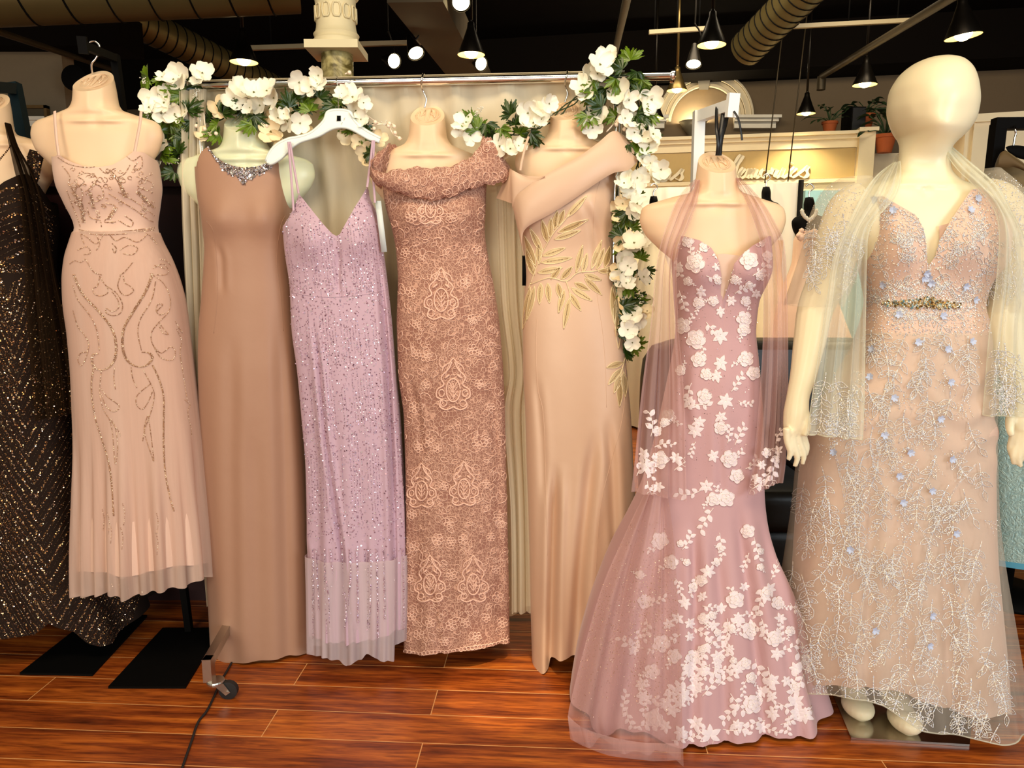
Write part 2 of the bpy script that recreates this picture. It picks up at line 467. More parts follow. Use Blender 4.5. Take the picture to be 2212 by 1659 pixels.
M_WALLD = plain('grey_brown_paint', srgb(120,106,84), .85, var=.05)
M_CREAM = plain('cream_painted_trim', srgb(240,224,186), .5, var=.02)
M_BEIGE = plain('beige_frieze_paint', srgb(196,168,112), .7, var=.03)
M_WHITE = plain('white_trim', srgb(240,232,214), .5, var=.02)

# back wall above the partition, turned a little like the rest of the shop
def WB(px, py, Y): return P(px, py, Y)
RB = math.radians(-11.0)
B0 = np.array([2.0, 8.55]); BD = np.array([math.cos(RB), math.sin(RB)]); BN = np.array([BD[1], -BD[0]])  # BN points to the camera
def onwall(px, py, base, out=0.0):
    """point where a picture ray meets the wall line through base"""
    d = ray(px, py); b = base + BN*out
    k = (b @ BN)/(d[0]*BN[0]+d[1]*BN[1])
    return np.array([d[0]*k, d[1]*k, CAMZ+d[2]*k])
def wall_slab(name, base, s0, s1, z0, z1, th, mat, out=0., **k):
    mb = MB(); p = base + BN*out
    a = p+BD*s0; b = p+BD*s1; c = b-BN*th; e = a-BN*th
    vs = [(*a,z0),(*b,z0),(*c,z0),(*e,z0),(*a,z1),(*b,z1),(*c,z1),(*e,z1)]
    mb.add(vs, [(0,3,2,1),(4,5,6,7),(0,1,5,4),(1,2,6,5),(2,3,7,6),(3,0,4,7)])
    return mb
struct(wall_slab('wall_back', B0, -9.5, 3.7, 0, 3.7, .15, None), 'wall_back', M_WALL, smooth=False)
# side wall on the right, running towards the camera
c0 = B0 + BD*3.7
struct(MB().obox((c0[0], c0[1], 1.85), (c0[0]+1.2, 3.2, 1.85), .15, 3.7), 'wall_right', M_WALLD, smooth=False)
a = P(-160, 400, 5.6); b = P(158, 400, 5.6)
struct(MB().box((a[0]-2, 5.6, 0), (b[0], 5.75, P(0,112,5.6)[2])), 'wall_left', M_WALLD, smooth=False)
mb = MB()
for y0, y1, o in ((254,262,.05),(262,274,.03),(274,281,.015)):
    mb.box((a[0]-2, 5.6-o, P(0,y1,5.6)[2]), (b[0], 5.6, P(0,y0,5.6)[2]))
struct(mb, 'trim_1', M_WHITE, smooth=False)
# dark soffit edges under the deck
mb = MB()
z = P(0,112,5.6)[2]
mb.box((a[0]-2, 5.45, z), (b[0]+.5, 5.8, z+.25))
struct(mb, 'trim_2', M_CEIL, smooth=False)
p = B0 + BN*.5; zz = onwall(1600, 152, B0, .5)[2]
struct(wall_slab('soffit', B0, -9, 3.6, zz, 3.7, .5, None, out=.5), 'trim_3', plain('dark_soffit', (.004,.0025,.0015,1), .9, spec=.1), smooth=False)

sl = bpy.data.lights.new('floor_glint_spot', 'SPOT'); sl.energy = 420; sl.color = (1,.86,.6); sl.spot_size = math.radians(6.5); sl.spot_blend = .5; sl.shadow_soft_size = .01  # added spot, stands in for a mirror's reflected glint on the floor
slo = bpy.data.objects.new('floor_glint_spot', sl); COL.objects.link(slo); slo.location = (.35, .4, 3.4); slo.rotation_euler = (Vector(ground(1092,1490)) - slo.location).to_track_quat('-Z','Y').to_euler()
area('added_far_display_fill', (1.6, 5.2, 3.5), (2.0, 7.0, 1.4), (3.0, .4), 60, (1.0, .84, .60))  # unseen fill light added to brighten the far sheet and sign

# ============================================================ RACK, STANDS, FORMS
M_CHROME = plain('chrome', (.82,.82,.80,1), .12, metal=1, var=.02)
M_STEEL = plain('brushed_steel', (.55,.52,.46,1), .3, metal=1, var=.1, stretch=(1,40,1))
M_BLACK = plain('black_powder_coat', (.0025,.0022,.002,1), .7, var=.2, spec=.08)
M_RUBBER = plain('black_rubber', (.012,.011,.011,1), .6, var=.1)
M_FORM = plain('cream_plastic_form', srgb(240,208,170), .42, var=.015, sss=.12)
M_FROST = plain('frosted_plastic_form', srgb(222,226,192), .3, var=.03, sss=.3)
M_WHITEM = plain('white_lacquer', srgb(236,240,238), .35, var=.015)

ZB = P(940, 175, 2.31)[2]
RL = np.array([P(440,185,2.368)[0], 2.368]); RR = np.array([P(1447,163,2.245)[0], 2.245])
def bary(px):
    """distance of the rack's bar behind picture column px"""
    d = (px-1106)/F/1.0507; n = RR-RL
    # intersect (d*Y, Y) with the bar line
    t = (RL[0]-d*RL[1])/(d*n[1]-n[0]); return RL[1]+n[1]*t
rk = thing('garment_rack', ((RL[0]+RR[0])/2, 2.3, 0), 'chrome rolling garment rack behind the row of hung gowns', 'clothes rack')
RN = np.array([(RR-RL)[1], -(RR-RL)[0]]); RN /= np.linalg.norm(RN)
RDN = (RR-RL)/np.linalg.norm(RR-RL)
UL = RL + RDN*.0; UR = np.array([P(1331,300,2.26)[0], bary(1331)])
MB().tube([(*RL,ZB),(*RR,ZB)], .0135, 16).lathe([(.019,0),(.021,.004),(.021,.012),(.012,.016)], (*RR,ZB), 20, (RDN[0],RDN[1],0)).build('bar', M_CHROME, rk, auto=40)
for U in (UL+RDN*-.02, UR):
    MB().tube([(U[0],U[1]+.0,.11),(U[0],U[1],ZB-.012)], .0125, 14).build('upright', M_CHROME, rk, auto=40)
fl = P(434, 1428, 2.02)
for i, U in enumerate((UL, UR)):
    A = np.array([fl[0]+.012, 2.03, .115]) if i == 0 else np.array([U[0]+.02, 1.96, .115])
    B = np.array([U[0]+.03, U[1]+.34, .115]); C = np.array([U[0], U[1], .115])
    mb = MB().obox(A, C, .025, .03).obox(C, B, .025, .03).obox((A[0],A[1]+.012,.13), (A[0],A[1]+.012,.058), .026, .03, up=(0,1,0))
    ft = mb.build('foot', M_STEEL, rk, smooth=False)
    for Q in ((A+np.array([.012,.012,0])), B):
        cst = MB()
        q = np.array([Q[0]+.012, Q[1], 0])
        cst.lathe([(.024,.060),(.026,.056),(.026,.05),(.02,.046)], (q[0]-.006,q[1],0), 20)
        for sd in (-.011, .011):
            w = np.array([.018, .006, 0])
            cst.add([(q[0]-.012,q[1]+sd,.053),(q[0]+.022,q[1]+sd,.053),(q[0]+.040,q[1]+sd,.026),(q[0]+.026,q[1]+sd,.016),
                     (q[0]-.012,q[1]+sd*1.2,.053),(q[0]+.022,q[1]+sd*1.2,.053),(q[0]+.040,q[1]+sd*1.2,.026),(q[0]+.026,q[1]+sd*1.2,.016)],
                    [(0,1,2,3),(7,6,5,4),(0,4,5,1),(1,5,6,2),(2,6,7,3),(3,7,4,0)])
        cst.lathe([(.004,-.016),(.004,.016)], (q[0]+.031,q[1],.0275), 10, (0,1,0))
        c = cst.build('caster', M_STEEL, ft, smooth=False, label='steel caster fork')
        MB().lathe([(.02,-.009),(.0275,-.008),(.0275,.008),(.02,.009)], (q[0]+.031,q[1],.0276), 28, (0,1,0)).build('wheel', M_RUBBER, ft, auto=40, label='black caster wheel')

# sheer cream cloth thrown over the bar and falling behind the gowns
M_CURT = tulle('cream_sheer_backdrop', srgb(252,240,210), .86, 50, (1,1,.03), var=.25)
M_CURT2 = tulle('cream_sheer_loose_panel', srgb(246,234,206), .5, 90, (1,1,.03), var=.5)
def curtain():
    nu, nv = 220, 46; G = np.zeros((nv, nu, 3)); r = np.random.default_rng(5)
    ph = r.uniform(0,6,8)
    A = RL - RDN*.055; B = UR + RDN*.02
    for j in range(nu):
        u = j/(nu-1); c = A + (B-A)*u
        for i in range(nv):
            if i < 8:                                  # over the bar
                t = PI*(.30 + .70*i/7); x = .016
                off = x*math.cos(t); z = ZB + x*math.sin(t)*1.05 
                p = c + RN*off; 
            else:
                t = (i-8)/(nv-9); z = ZB - t*(ZB-.10 - .03*math.sin(7*u+1))
                k = .006 + .02*min(1, t*2)
                w = math.sin(60*u+ph[0]+.5*math.sin(3*t)) + .6*math.sin(101*u+ph[1]-t) + .5*math.sin(37*u+ph[2]+.7*t)
                p = c - RN*(.02 + .085*min(1, t*5) + k*w*.8)
            G[i,j] = (p[0], p[1], z)
    return MB().grid(G)
bc = curtain().build('backdrop_curtain', M_CURT, None, loc=(*((RL+RR)/2), 0))
tag(bc, 'sheer cream backdrop cloth draped over the rack bar', 'curtain')
pn = drape([((386,196,2.325),(444,192,2.335)),((390,385,2.335),(438,385,2.34)),((396,560,2.36),(444,560,2.37)),((410,800,2.35),(446,800,2.36)),((425,1050,2.35),(452,1050,2.36)),((446,1310,2.34),(470,1300,2.35))], 50, 60, 3, .008, 3)
tag(pn.build('loose_tulle', M_CURT2, None, loc=(-1.02,2.4,0)), 'loose tulle panel hanging left of the brown satin gown', 'curtain')
pn = drape([((1072,400,2.335),(1135,400,2.325)),((1080,640,2.33),(1140,640,2.32)),((1098,800,2.32),(1150,800,2.31)),((1085,900,2.31),(1150,900,2.3)),((1100,1100,2.29),(1152,1100,2.28)),((1102,1322,2.28),(1156,1322,2.27))], 60, 70, 3, .012, 12)
tag(pn.build('tulle_train', M_CURT2, None, loc=(0.02,2.3,0)), 'gathered tulle hanging between the lace and champagne gowns', 'curtain')

# ---------------------------------------------------------------- torso forms
def hook(mb, pts, r=.0028):
    mb.tube(cr(pts, 8), r, 8)
def form(cx, y0, n, ys, SL, SRt, Y, ybot, mat, label, hookpts, gl, gr, tilt=0, dx=0, wid=.62, group='dress forms in the front row', name='dress_form', face=True, chest=.064):
    dy = ys - y0
    R = []
    def row(f, l, r, b): 
        y = y0 + f*dy; k = dx*(f-.3)
        x0, x1 = cx+k-l, cx+k+r
        if f > 1.9:                                          # stays inside the gown below the arms
            w = min(1, (f-1.9)/.6); x0 = x0+(max(x0, gl+7)-x0)*w; x1 = x1+(min(x1, gr-7)-x1)*w
        R.append((y, x0, x1, b))
    nb = n*Y/F
    row(-.35, .70*n, .70*n, .75*nb); row(.0, .84*n, .84*n, .85*nb); row(.35, .97*n, .97*n, .98*nb); row(.68, 1.07*n, 1.07*n, 1.02*nb)
    row(.84, 1.3*n, 1.3*n, 1.02*nb); row(.93, .55*SL, .55*SRt, nb); row(1.03, .76*SL, .76*SRt, .056); row(1.1, .90*SL, .90*SRt, .058)
    row(1.22, .98*SL, .98*SRt, .058); row(1.42, SL, SRt, .060); row(1.68, .95*SL, .95*SRt, .060); row(2.0, .83*SL, .83*SRt, .060); row(2.4, .70*SL, .70*SRt, chest)
    row(2.65, wid*SL, wid*SRt, chest*.9); yb = y0+2.9*dy; row(2.9, wid*.92*SL, wid*.92*SRt, chest*.8)
    pr = Profile(R, Y)
    zf = CAMZ + (Y-nb)*zslope(y0+.43*dy); zk = CAMZ + (Y+nb*.8)*zslope(y0-.02*dy)
    topf = lambda t: zk + (zf-zk)*(1+math.cos(t))/2 + tilt*math.sin(t)*.012
    zb = CAMZ + Y*zslope(yb)
    k = n/41
    bm = [(cx+dx*.6-30*k, ys+8*k, 26*k, 5*k, .007), (cx+dx*.6+30*k, ys+8*k, 26*k, 5*k, .007), (cx+dx*.6, ys+14*k, 7*k, 9*k, -.006),
          (cx+dx-45*k, ys+130*k, 36*k, 45*k, .012), (cx+dx+45*k, ys+130*k, 36*k, 45*k, .012), (cx-16*k+dx*.5, ys-30*k, 8*k, 40*k, .003), (cx+16*k+dx*.5, ys-30*k, 8*k, 40*k, .003)]
    mb = loft(pr, topf, zb, 96, 110, bumps=bm, cap=True)
    c, ring = mb.cap
    t = thing(name, (c[0], Y, 0), label, 'dress form', group)
    mb.build('torso', mat, t, auto=50)
    if face:                                             # raised seal on the sloping neck cap
        e = MB(); u = ring[24]-c; v = ring[0]-c          # right, front
        nn = np.cross(u, v); nn /= np.linalg.norm(nn); nn = nn if nn[2] > 0 else -nn
        at = lambda a, b: c + u*a + v*b + nn*.0006
        e.tube([at(.84*math.cos(q), .84*math.sin(q)) for q in np.linspace(0,2*PI,33)], .0011, 5)
        e.tube([at(.74*math.cos(q), .74*math.sin(q)) for q in np.linspace(0,2*PI,33)], .0008, 5)
        for sx in (-1, 1):
            e.tube([at(.1*sx,-.62), at(.2*sx,.6)], .0011, 5); e.tube([at(.2*sx,.6), at(.52*sx,-.35)], .0011, 5); e.tube([at(.52*sx,-.35), at(.55*sx,.4)], .0011, 5)
            e.tube([at(.15*sx,.1), at(.5*sx,-.1)], .001, 5)
        e.build('neck_seal', mat, t)
    if hookpts:
        h = MB(); hook(h, hookpts); h.build('hook', M_CHROME, t, label='chrome hook')
    return t
def hk(px0, py0, px1, py1, Ya, Yb, side=1):
    """S hook from the neck cap up over a bar"""
    A = P(px0, py0, Ya+.01); B = P(px1, py1, Yb)
    return [A - (0,0,.01), A + (B-A)*.25 + (.006*side,0,0), A + (B-A)*.6 - (.004*side,0,0), A+(B-A)*.85 + (-.006*side,-.012,0), B + (-.003*side,-.014,.004), B + (.0,0,.019), B + (.003*side,.016,.004), B + (.003*side,.012,-.012)]

Y1 = 2.28
form(205, 155, 42, 253, 142, 140, Y1, 560, M_FORM, 'cream torso form under the beaded peach gown', None, 150, 330, dx=5)
T1 = bpy.data.objects['dress_form']
h = MB(); hook(h, [P(199,157,Y1+.03), P(198,138,Y1+.02), P(207,126,Y1+.02), P(215,110,Y1+.02), P(214,97,Y1+.02), P(205,89,Y1+.02), P(196,90,Y1+.02), P(192,95,Y1+.02)]); h.build('hook', M_CHROME, T1, label='chrome hook')
Y2 = bary(528); Y3 = bary(730); Y4 = bary(930); Y5 = bary(1225); Y6 = 2.05; Y0G = 2.42
form(528, 240, 42, 336, 147, 150, Y2, 520, M_FROST, 'frosted translucent torso form under the brown satin gown', hk(527,238,531,184,Y2,Y2), 452, 614, dx=2)
form(924, 228, 39, 328, 128, 122, Y4, 520, M_FORM, 'cream torso form under the dusty rose lace gown', hk(917,226,915,174,Y4,Y4), 852, 1044)
form(1222, 218, 37, 314, 116, 122, Y5, 520, M_FORM, 'cream torso form under the champagne satin gown', hk(1220,214,1226,168,Y5,Y5), 1128, 1320, tilt=.6, dx=6)
form(1547, 330, 42, 432, 165, 150, Y6, 620, M_FORM, 'cream torso form under the dusty pink lace gown', None, 1461, 1632)
form(-22, 205, 41, 305, 150, 150, Y0G, 560, M_FORM, 'cream torso form at the edge under the black sequin gown', None, -130, 106)

# stands
def flat_base(mb, c1, c2, c3, c4, th=.008):
    vs = [(*c, 0.0005) for c in (c1,c2,c3,c4)] + [(*c, th) for c in (c1,c2,c3,c4)]
    mb.add(vs, [(3,2,1,0),(4,5,6,7),(0,1,5,4),(1,2,6,5),(2,3,7,6),(3,0,4,7)])
g = lambda x, y: ground(x, y)[:2]
def stand(label, base, foot, top, arm_end, w, mat, basemat, capmat, name='display_stand'):
    t = thing(name, (*foot, 0), label, 'display stand', 'display stands holding the forms')
    mb = MB(); flat_base(mb, *base); mb.build('base_plate', basemat, t, smooth=False)
    MB().obox((*foot, .008), top, w, w, up=(0,1,0)).build('post', mat, t, smooth=False)
    if arm_end is not None:
        MB().obox(top - np.array([0,0,w*.5]), arm_end, w*.8, w).build('arm', mat, t, smooth=False)
        d = (arm_end-top); d /= np.linalg.norm(d)
        MB().obox(arm_end - d*.002, arm_end + d*.012, w*1.05, w*2.0).build('end_cap', capmat, t, smooth=False)
    return t
b1 = [g(234,1488), g(401,1488), g(478,1360), g(352,1360)]
stand('black stand with flat base holding the peach gown form', b1, ground(409,1366)[:2], P(248,118,2.46), P(180,98,2.14), .022, M_BLACK, M_BLACK, M_BLACK)
b0 = [g(43,1458), g(200,1461), g(318,1333), g(206,1330)]
stand('dark teal stand holding the black sequin gown form', b0, ground(255,1338)[:2], P(30,180,2.66), P(-45,185,2.36), .034, plain('dark_teal_metal', (.003,.012,.016,1), .55, var=.2, spec=.15), M_BLACK, M_BLACK)
tp = P(1510, 240, 2.2)
fx = tp[0] + .012
stand('white square-tube stand with crossarm holding the pink gown form', [(fx-.14,1.9),(fx+.14,1.9),(fx+.14,2.32),(fx-.14,2.32)], (fx, 2.2), tp, P(1580,228,2.04), .03, M_WHITEM, M_WHITEM, M_WHITEM)

# black ribbon looped from the white arm to the pink gown's form
M_RIB = plain('black_satin_ribbon', (.006,.006,.007,1), .35, var=.1)
rb = MB()
def band(pts, w, mb=None, nrm=(0,-1,0), th=.0008):
    mb = mb or MB(); p = [np.array(q) for q in cr(pts, 6)]; n = np.array(nrm, float); L = []
    for i, q in enumerate(p):
        d = p[min(i+1,len(p)-1)]-p[max(i-1,0)]; d /= np.linalg.norm(d)+1e-9; r = np.cross(d, n); r /= np.linalg.norm(r)+1e-9
        ww = w[0]+(w[1]-w[0])*i/(len(p)-1) if hasattr(w,'__len__') else w
        L.append([q - r*ww/2 + n*th, q + r*ww/2 + n*th, q + r*ww/2 - n*th, q - r*ww/2 - n*th])
    return mb.grid(np.array(L), True)
band([P(1554,336,Y6-.0), P(1556,300,Y6), P(1563,268,Y6+.01), P(1567,240,Y6+.02)], (.012,.024), rb)
band([P(1550,336,Y6-.01), P(1552,310,Y6-.02), P(1548,275,Y6-.01), P(1548,235,2.08), P(1550,231,2.12)], (.012,.006), rb)
band([P(1585,240,2.03), P(1594,255,2.02), P(1600,280,2.02), P(1603,303,2.02)], .005, rb)
tag(rb.build('hanging_ribbon', M_RIB, None, loc=(P(1556,300,Y6)[0], Y6, 0)), 'black ribbon loop hanging from the white stand arm', 'ribbon')

# power cord on the floor
pts = [ground(x,y,.004) for x,y in ((500,1432),(487,1455),(478,1470),(450,1530),(428,1560),(414,1600),(400,1640),(392,1665),(388,1690))]
tag(MB().tube(cr(pts,8), .0035, 8).build('power_cord', M_RUBBER, None, loc=(pts[4][0],pts[4][1],0)), 'thin dark cord trailing over the floor past the caster', 'cable')

# ============================================================ GOWNS
def cloth(name, col, rough=.6, sheen=.3, weave=1400, bmp=.15, spec=.3, var=.03, wr=.0, coat=0):
    """woven cloth: fine thread relief plus a soft crumple"""
    m, nt, bs = newmat(name)
    tc = N(nt, 'ShaderNodeTexCoord')
    n1 = N(nt, 'ShaderNodeTexNoise'); n1.inputs['Scale'].default_value = weave; nt.links.new(tc.outputs['Object'], n1.inputs['Vector'])
    n2 = N(nt, 'ShaderNodeTexNoise'); n2.inputs['Scale'].default_value = 6; n2.inputs['Detail'].default_value = 5; nt.links.new(tc.outputs['Object'], n2.inputs['Vector'])
    mx = N(nt, 'ShaderNodeMixRGB'); c = np.array(col[:3])
    mx.inputs[1].default_value = (*np.clip(c*(1-var),0,1),1); mx.inputs[2].default_value = (*np.clip(c*(1+var),0,1),1)
    nt.links.new(n1.outputs['Fac'], mx.inputs[0]); nt.links.new(mx.outputs[0], bs.inputs['Base Color'])
    bs.inputs['Roughness'].default_value = rough; bs.inputs['Specular IOR Level'].default_value = spec
    if sheen: bs.inputs['Sheen Weight'].default_value = sheen; bs.inputs['Sheen Roughness'].default_value = .35
    if coat: bs.inputs['Coat Weight'].default_value = coat; bs.inputs['Coat Roughness'].default_value = .35
    b1 = N(nt, 'ShaderNodeBump'); b1.inputs['Strength'].default_value = bmp; b1.inputs['Distance'].default_value = .0004
    nt.links.new(n1.outputs['Fac'], b1.inputs['Height'])
    b2 = N(nt, 'ShaderNodeBump'); b2.inputs['Strength'].default_value = wr; b2.inputs['Distance'].default_value = .02
    nt.links.new(n2.outputs['Fac'], b2.inputs['Height']); nt.links.new(b2.outputs[0], b1.inputs['Normal'])
    nt.links.new(b1.outputs[0], bs.inputs['Normal'])
    return m
def zat(py, Y): return CAMZ + Y*zslope(py)
def smooth(x, a, b):
    t = np.clip((x-a)/(b-a), 0, 1); return t*t*(3-2*t)
def skirtfold(z0, z1, amp, seed, n=6, kmin=5, kmax=14):
    f = pleats(n, seed, kmin, kmax)
    return lambda TH, Z, T: amp*smooth(-Z, -z0, -z1)*f(TH)
def edge_cord(mb, row, r, mat=None):
    p = [q for q in mb.G[row]]; p = p + [p[0]]
    return MB().tube(p, r, 6)

M_PEACH = cloth('pale_peach_chiffon', srgb(228,194,174), .62, .35, 900, .2, wr=.05)
M_PEACHT = tulle('pale_peach_tulle', srgb(230,200,182), .72, 120, (1,1,.02), var=.3)
M_BROWN = cloth('mocha_satin', srgb(172,132,108), .50, .2, 1500, .12, spec=.4, wr=.16)
M_LILAC = cloth('lilac_mesh', srgb(198,168,184), .6, .3, 900, .2, wr=.05)
M_LILACT = tulle('lilac_tulle_hem', srgb(232,214,218), .6, 120, (1,1,.02))
M_CHAMP = cloth('champagne_satin', srgb(218,184,156), .42, .12, 1500, .1, spec=.45, wr=.16)
M_NOIR = cloth('black_brown_mesh', (.016,.008,.005,1), .8, .0, 900, .2, spec=.15)
M_PINK = cloth('dusty_pink_tulle_over_lining', srgb(196,156,158), .62, .3, 900, .2, wr=.12)
M_PINKT = tulle('dusty_pink_tulle', srgb(220,180,174), .42, 100, (1,1,.03), var=.35)
M_NUDE = cloth('nude_lining', srgb(222,190,170), .6, .3, 900, .2, wr=.06)
M_SILVT = tulle('silver_grey_tulle', srgb(226,218,200), .28, 100, (1,1,.03), var=.35)
M_SHAWL = tulle('pale_sage_tulle', srgb(238,238,218), .44, 100, (1,1,.03), var=.35)

# ---------------------------------------------------------------- beaded peach gown
R1 = [(300,134,306,.075),(345,124,334,.09),(400,135,340,.105),(440,152,337,.098),(492,172,333,.085),(515,166,340,.09),(560,155,361,.105),(610,152,379,.115),(660,155,391,.12),(720,163,399,.12),(800,170,409,.12),(870,176,416,.12),(950,181,426,.125),(1050,184,436,.135),(1150,186,446,.145),(1300,190,458,.155)]
pr1 = Profile(R1, Y1, .68)
top1 = [(118,338),(126,333),(140,343),(160,352),(185,360),(215,362),(245,357),(270,343),(290,326),(312,330),(345,352)]
lin1 = loft(pr1, top1, [(180,1235),(250,1240),(300,1245),(360,1225),(470,1215)], 180, 150, back_top=420, bumps=[(190,400,40,40,.03),(280,395,40,40,.03),(230,455,20,60,-.006)],
            fold=skirtfold(zat(800,Y1), zat(1250,Y1), .012, 11, 6, 5, 14))
g1 = thing('evening_gown', (pr1.cx(.5), Y1, 0), 'pale peach gown with gold beaded scrolls and thin straps', 'gown', 'gowns in the front row')
lin1.build('dress_body', M_PEACH, g1)
T_1 = bvh(lin1)
ov1 = loft(pr1, zat(502,Y1), [(170,1288),(215,1286),(240,1278),(272,1290),(320,1283),(360,1270),(395,1268),(430,1248),(470,1245)], 240, 110, off=.003, fold=lambda TH,Z,T: .005*smooth(-Z,-zat(780,Y1),-zat(900,Y1))+.012*smooth(-Z,-zat(800,Y1),-zat(1250,Y1))*pleats(6,11,5,14)(TH)+.013*smooth(-Z,-zat(860,Y1),-zat(1250,Y1))*np.sign(np.sin(22*TH+2*np.sin(3*TH)))*np.abs(np.sin(22*TH+2*np.sin(3*TH)))**.6)
ov1.build('tulle_overskirt', M_PEACHT, g1, label='sheer pleated overskirt')
for pts in ([(118,240),(119,262),(122,300),(127,336)], [(305,240),(302,268),(297,295),(291,327)]):
    mb = MB(); tf = None
    L = []
    for i, (x, y) in enumerate(cr(pts, 6)):
        L.append(P(x, y, Y1-.072-.028*i/18 if i < 18 else Y1-.1))
    band([np.array(q) for q in L], .008, mb); mb.build('strap', M_PEACH, g1)

# ---------------------------------------------------------------- brown satin gown
R2 = [(300,462,606,.045),(318,446,612,.06),(332,432,618,.07),(356,426,621,.085),(425,434,626,.10),(478,446,630,.105),(522,449,630,.10),(580,447,630,.10),(640,443,636,.105),(720,437,642,.11),(800,437,648,.115),(900,440,656,.115),(1000,444,660,.115),(1100,449,664,.118),(1200,455,667,.12),(1300,461,671,.125),(1440,468,677,.13)]
pr2 = Profile(R2, Y2, .68)
top2 = [(424,360),(429,334),(436,326),(449,314),(462,335),(485,352),(510,360),(530,363),(552,361),(580,352),(600,336),(612,322),(617,336),(622,362)]
d2 = loft(pr2, top2, [(460,1422),(475,1430),(500,1433),(540,1430),(600,1424),(650,1414),(690,1400)], 180, 150, back_top=330, bumps=[(480,470,40,45,.028),(575,470,40,45,.028),(530,350,60,30,.004)], creases=[([(500,700),(498,1000),(505,1400)],16,.007),([(600,650),(612,1000),(620,1400)],13,.009),([(545,900),(552,1100),(555,1400)],18,.005),([(470,520),(478,560),(480,640)],7,.005)],
          fold=lambda TH,Z,T: .006*smooth(-Z,-zat(640,Y2),-zat(1200,Y2))*pleats(5,21,3,7)(TH))
g2 = thing('satin_gown', (pr2.cx(.5), Y2, 0), 'plain mocha brown satin gown with crystal jewelled neckline', 'gown', 'gowns in the front row')
d2.build('dress_body', M_BROWN, g2)
T_2 = bvh(d2)
for pts in ([(446,478),(461,500),(468,560),(470,640),(462,720)], [(617,464),(606,490),(598,560),(606,640),(612,715)]):
    s = Stitch(T_2); s.line(pts, .0007, step=6, off=.0002); s.cord.build('dart_seam', M_BROWN, g2)

# ---------------------------------------------------------------- lilac sequin gown on a hanger
Y3 = bary(730) - .07
R3 = [(395,640,796,.04),(417,640,796,.055),(454,632,810,.07),(486,614,819,.08),(540,618,827,.078),(626,629,838,.072),(700,632,846,.074),(800,645,854,.078),(900,655,863,.08),(1000,664,869,.082),(1100,667,875,.085),(1200,668,877,.09),(1300,671,878,.095),(1445,675,874,.1)]
pr3 = Profile(R3, Y3, .68)
top3 = [(608,495),(616,482),(633,450),(643,416),(655,430),(675,455),(700,485),(718,505),(727,510),(735,506),(748,482),(768,445),(784,420),(793,402),(806,432),(818,470),(828,490)]
f3 = pleats(7, 31, 6, 14)
fold3 = lambda TH,Z,T: .013*smooth(-Z,-zat(600,Y3),-zat(1150,Y3))*f3(TH)+.004*smooth(-Z,-zat(1150,Y3),-zat(1430,Y3))*pleats(5,33,14,26)(TH)
d3 = loft(pr3, top3, [(660,1370),(700,1385),(745,1392),(790,1385),(830,1375),(885,1350)], 200, 160, back_top=520, bumps=[(672,520,34,40,.026),(775,520,34,40,.026),(728,560,14,60,-.008)], creases=[([(676,690),(690,800),(703,950),(722,1080),(740,1205)],5,.018),([(816,540),(826,650),(838,800),(846,1000),(850,1205)],6,.020),([(733,530),(728,600),(734,650)],5,.008),([(655,1150),(668,1230),(676,1420)],5,.010),([(745,1210),(752,1300),(765,1420)],5,.010),([(790,1150),(792,1230),(798,1400)],4,.008),([(720,1200),(714,1280),(712,1420)],4,.008)], fold=fold3)
g3 = thing('sequin_gown', (pr3.cx(.5), Y3, 0), 'lilac sequinned gown on white hanger with deep V neckline', 'gown', 'gowns in the front row')
d3.build('dress_body', M_LILAC, g3)
T_3 = bvh(d3)
ov3 = loft(pr3, zat(1190,Y3), [(660,1402),(680,1416),(716,1420),(735,1428),(748,1438),(765,1428),(781,1424),(790,1413),(806,1414),(820,1428),(847,1424),(850,1398),(885,1372)], 220, 40, off=.006,
           fold=lambda TH,Z,T: fold3(TH,Z,T)+.008*smooth(-Z,-zat(1200,Y3),-zat(1430,Y3))*pleats(5,35,16,30)(TH))
ov3.build('tulle_hem', M_LILACT, g3, label='sheer tulle hem')
for A, B, C in (((626,306),(637,372),(645,418)),((623,306),(629,380),(634,455)),((805,303),(800,350),(793,404)),((808,303),(806,370),(810,438))):
    L = [P(*A,Y3-.015), P(*B,Y3-.03), P(*C,Y3-.06)]
    band(L, .0065).build('strap', M_LILAC, g3)
# white hanger
M_HANG = plain('white_plastic', srgb(228,238,232), .3, var=.02, sss=.05)
YH = Y3 + .005
hg = thing('clothes_hanger', (P(730,250,YH)[0], YH, 0), 'white plastic hanger carrying the lilac sequin gown', 'hanger')
def plate(poly, Y, th, mb=None):
    mb = mb or MB(); n = len(poly); a = [P(x,y,Y) for x,y in poly]
    vs = [p+np.array([0,-th/2,0]) for p in a]+[p+np.array([0,th/2,0]) for p in a]
    return mb.add(vs, [tuple(range(n-1,-1,-1)), tuple(range(n,2*n))]+[(i,(i+1)%n,n+(i+1)%n,n+i) for i in range(n)])
up = [(575,349),(580,335),(590,320),(604,309),(624,300),(646,296),(670,288),(690,272),(702,258),(711,240),(753,240),(762,256),(775,271),(792,283),(806,291),(822,299)]
lo = [(820,306),(800,301),(785,293),(768,283),(752,276),(735,274),(718,277),(704,284),(690,292),(670,299),(648,306),(630,318),(616,333),(606,342),(590,352),(580,354)]
upc = cr(up, 4); loc_ = cr(lo[::-1], 4); k = min(len(upc), len(loc_))
hb = MB(); U_ = resample(upc, 3); L_ = resample(loc_, 3); m = 60
U_ = np.stack([np.interp(np.linspace(0,1,m), np.linspace(0,1,len(U_)), U_[:,i]) for i in (0,1)],1); L_ = np.stack([np.interp(np.linspace(0,1,m), np.linspace(0,1,len(L_)), L_[:,i]) for i in (0,1)],1)
ring = []
for q, w in zip(U_, L_):
    A = P(*q,YH); B = P(*w,YH); o = np.array([0,.004,0]); ring.append([A-o, B-o, B+o, A+o])
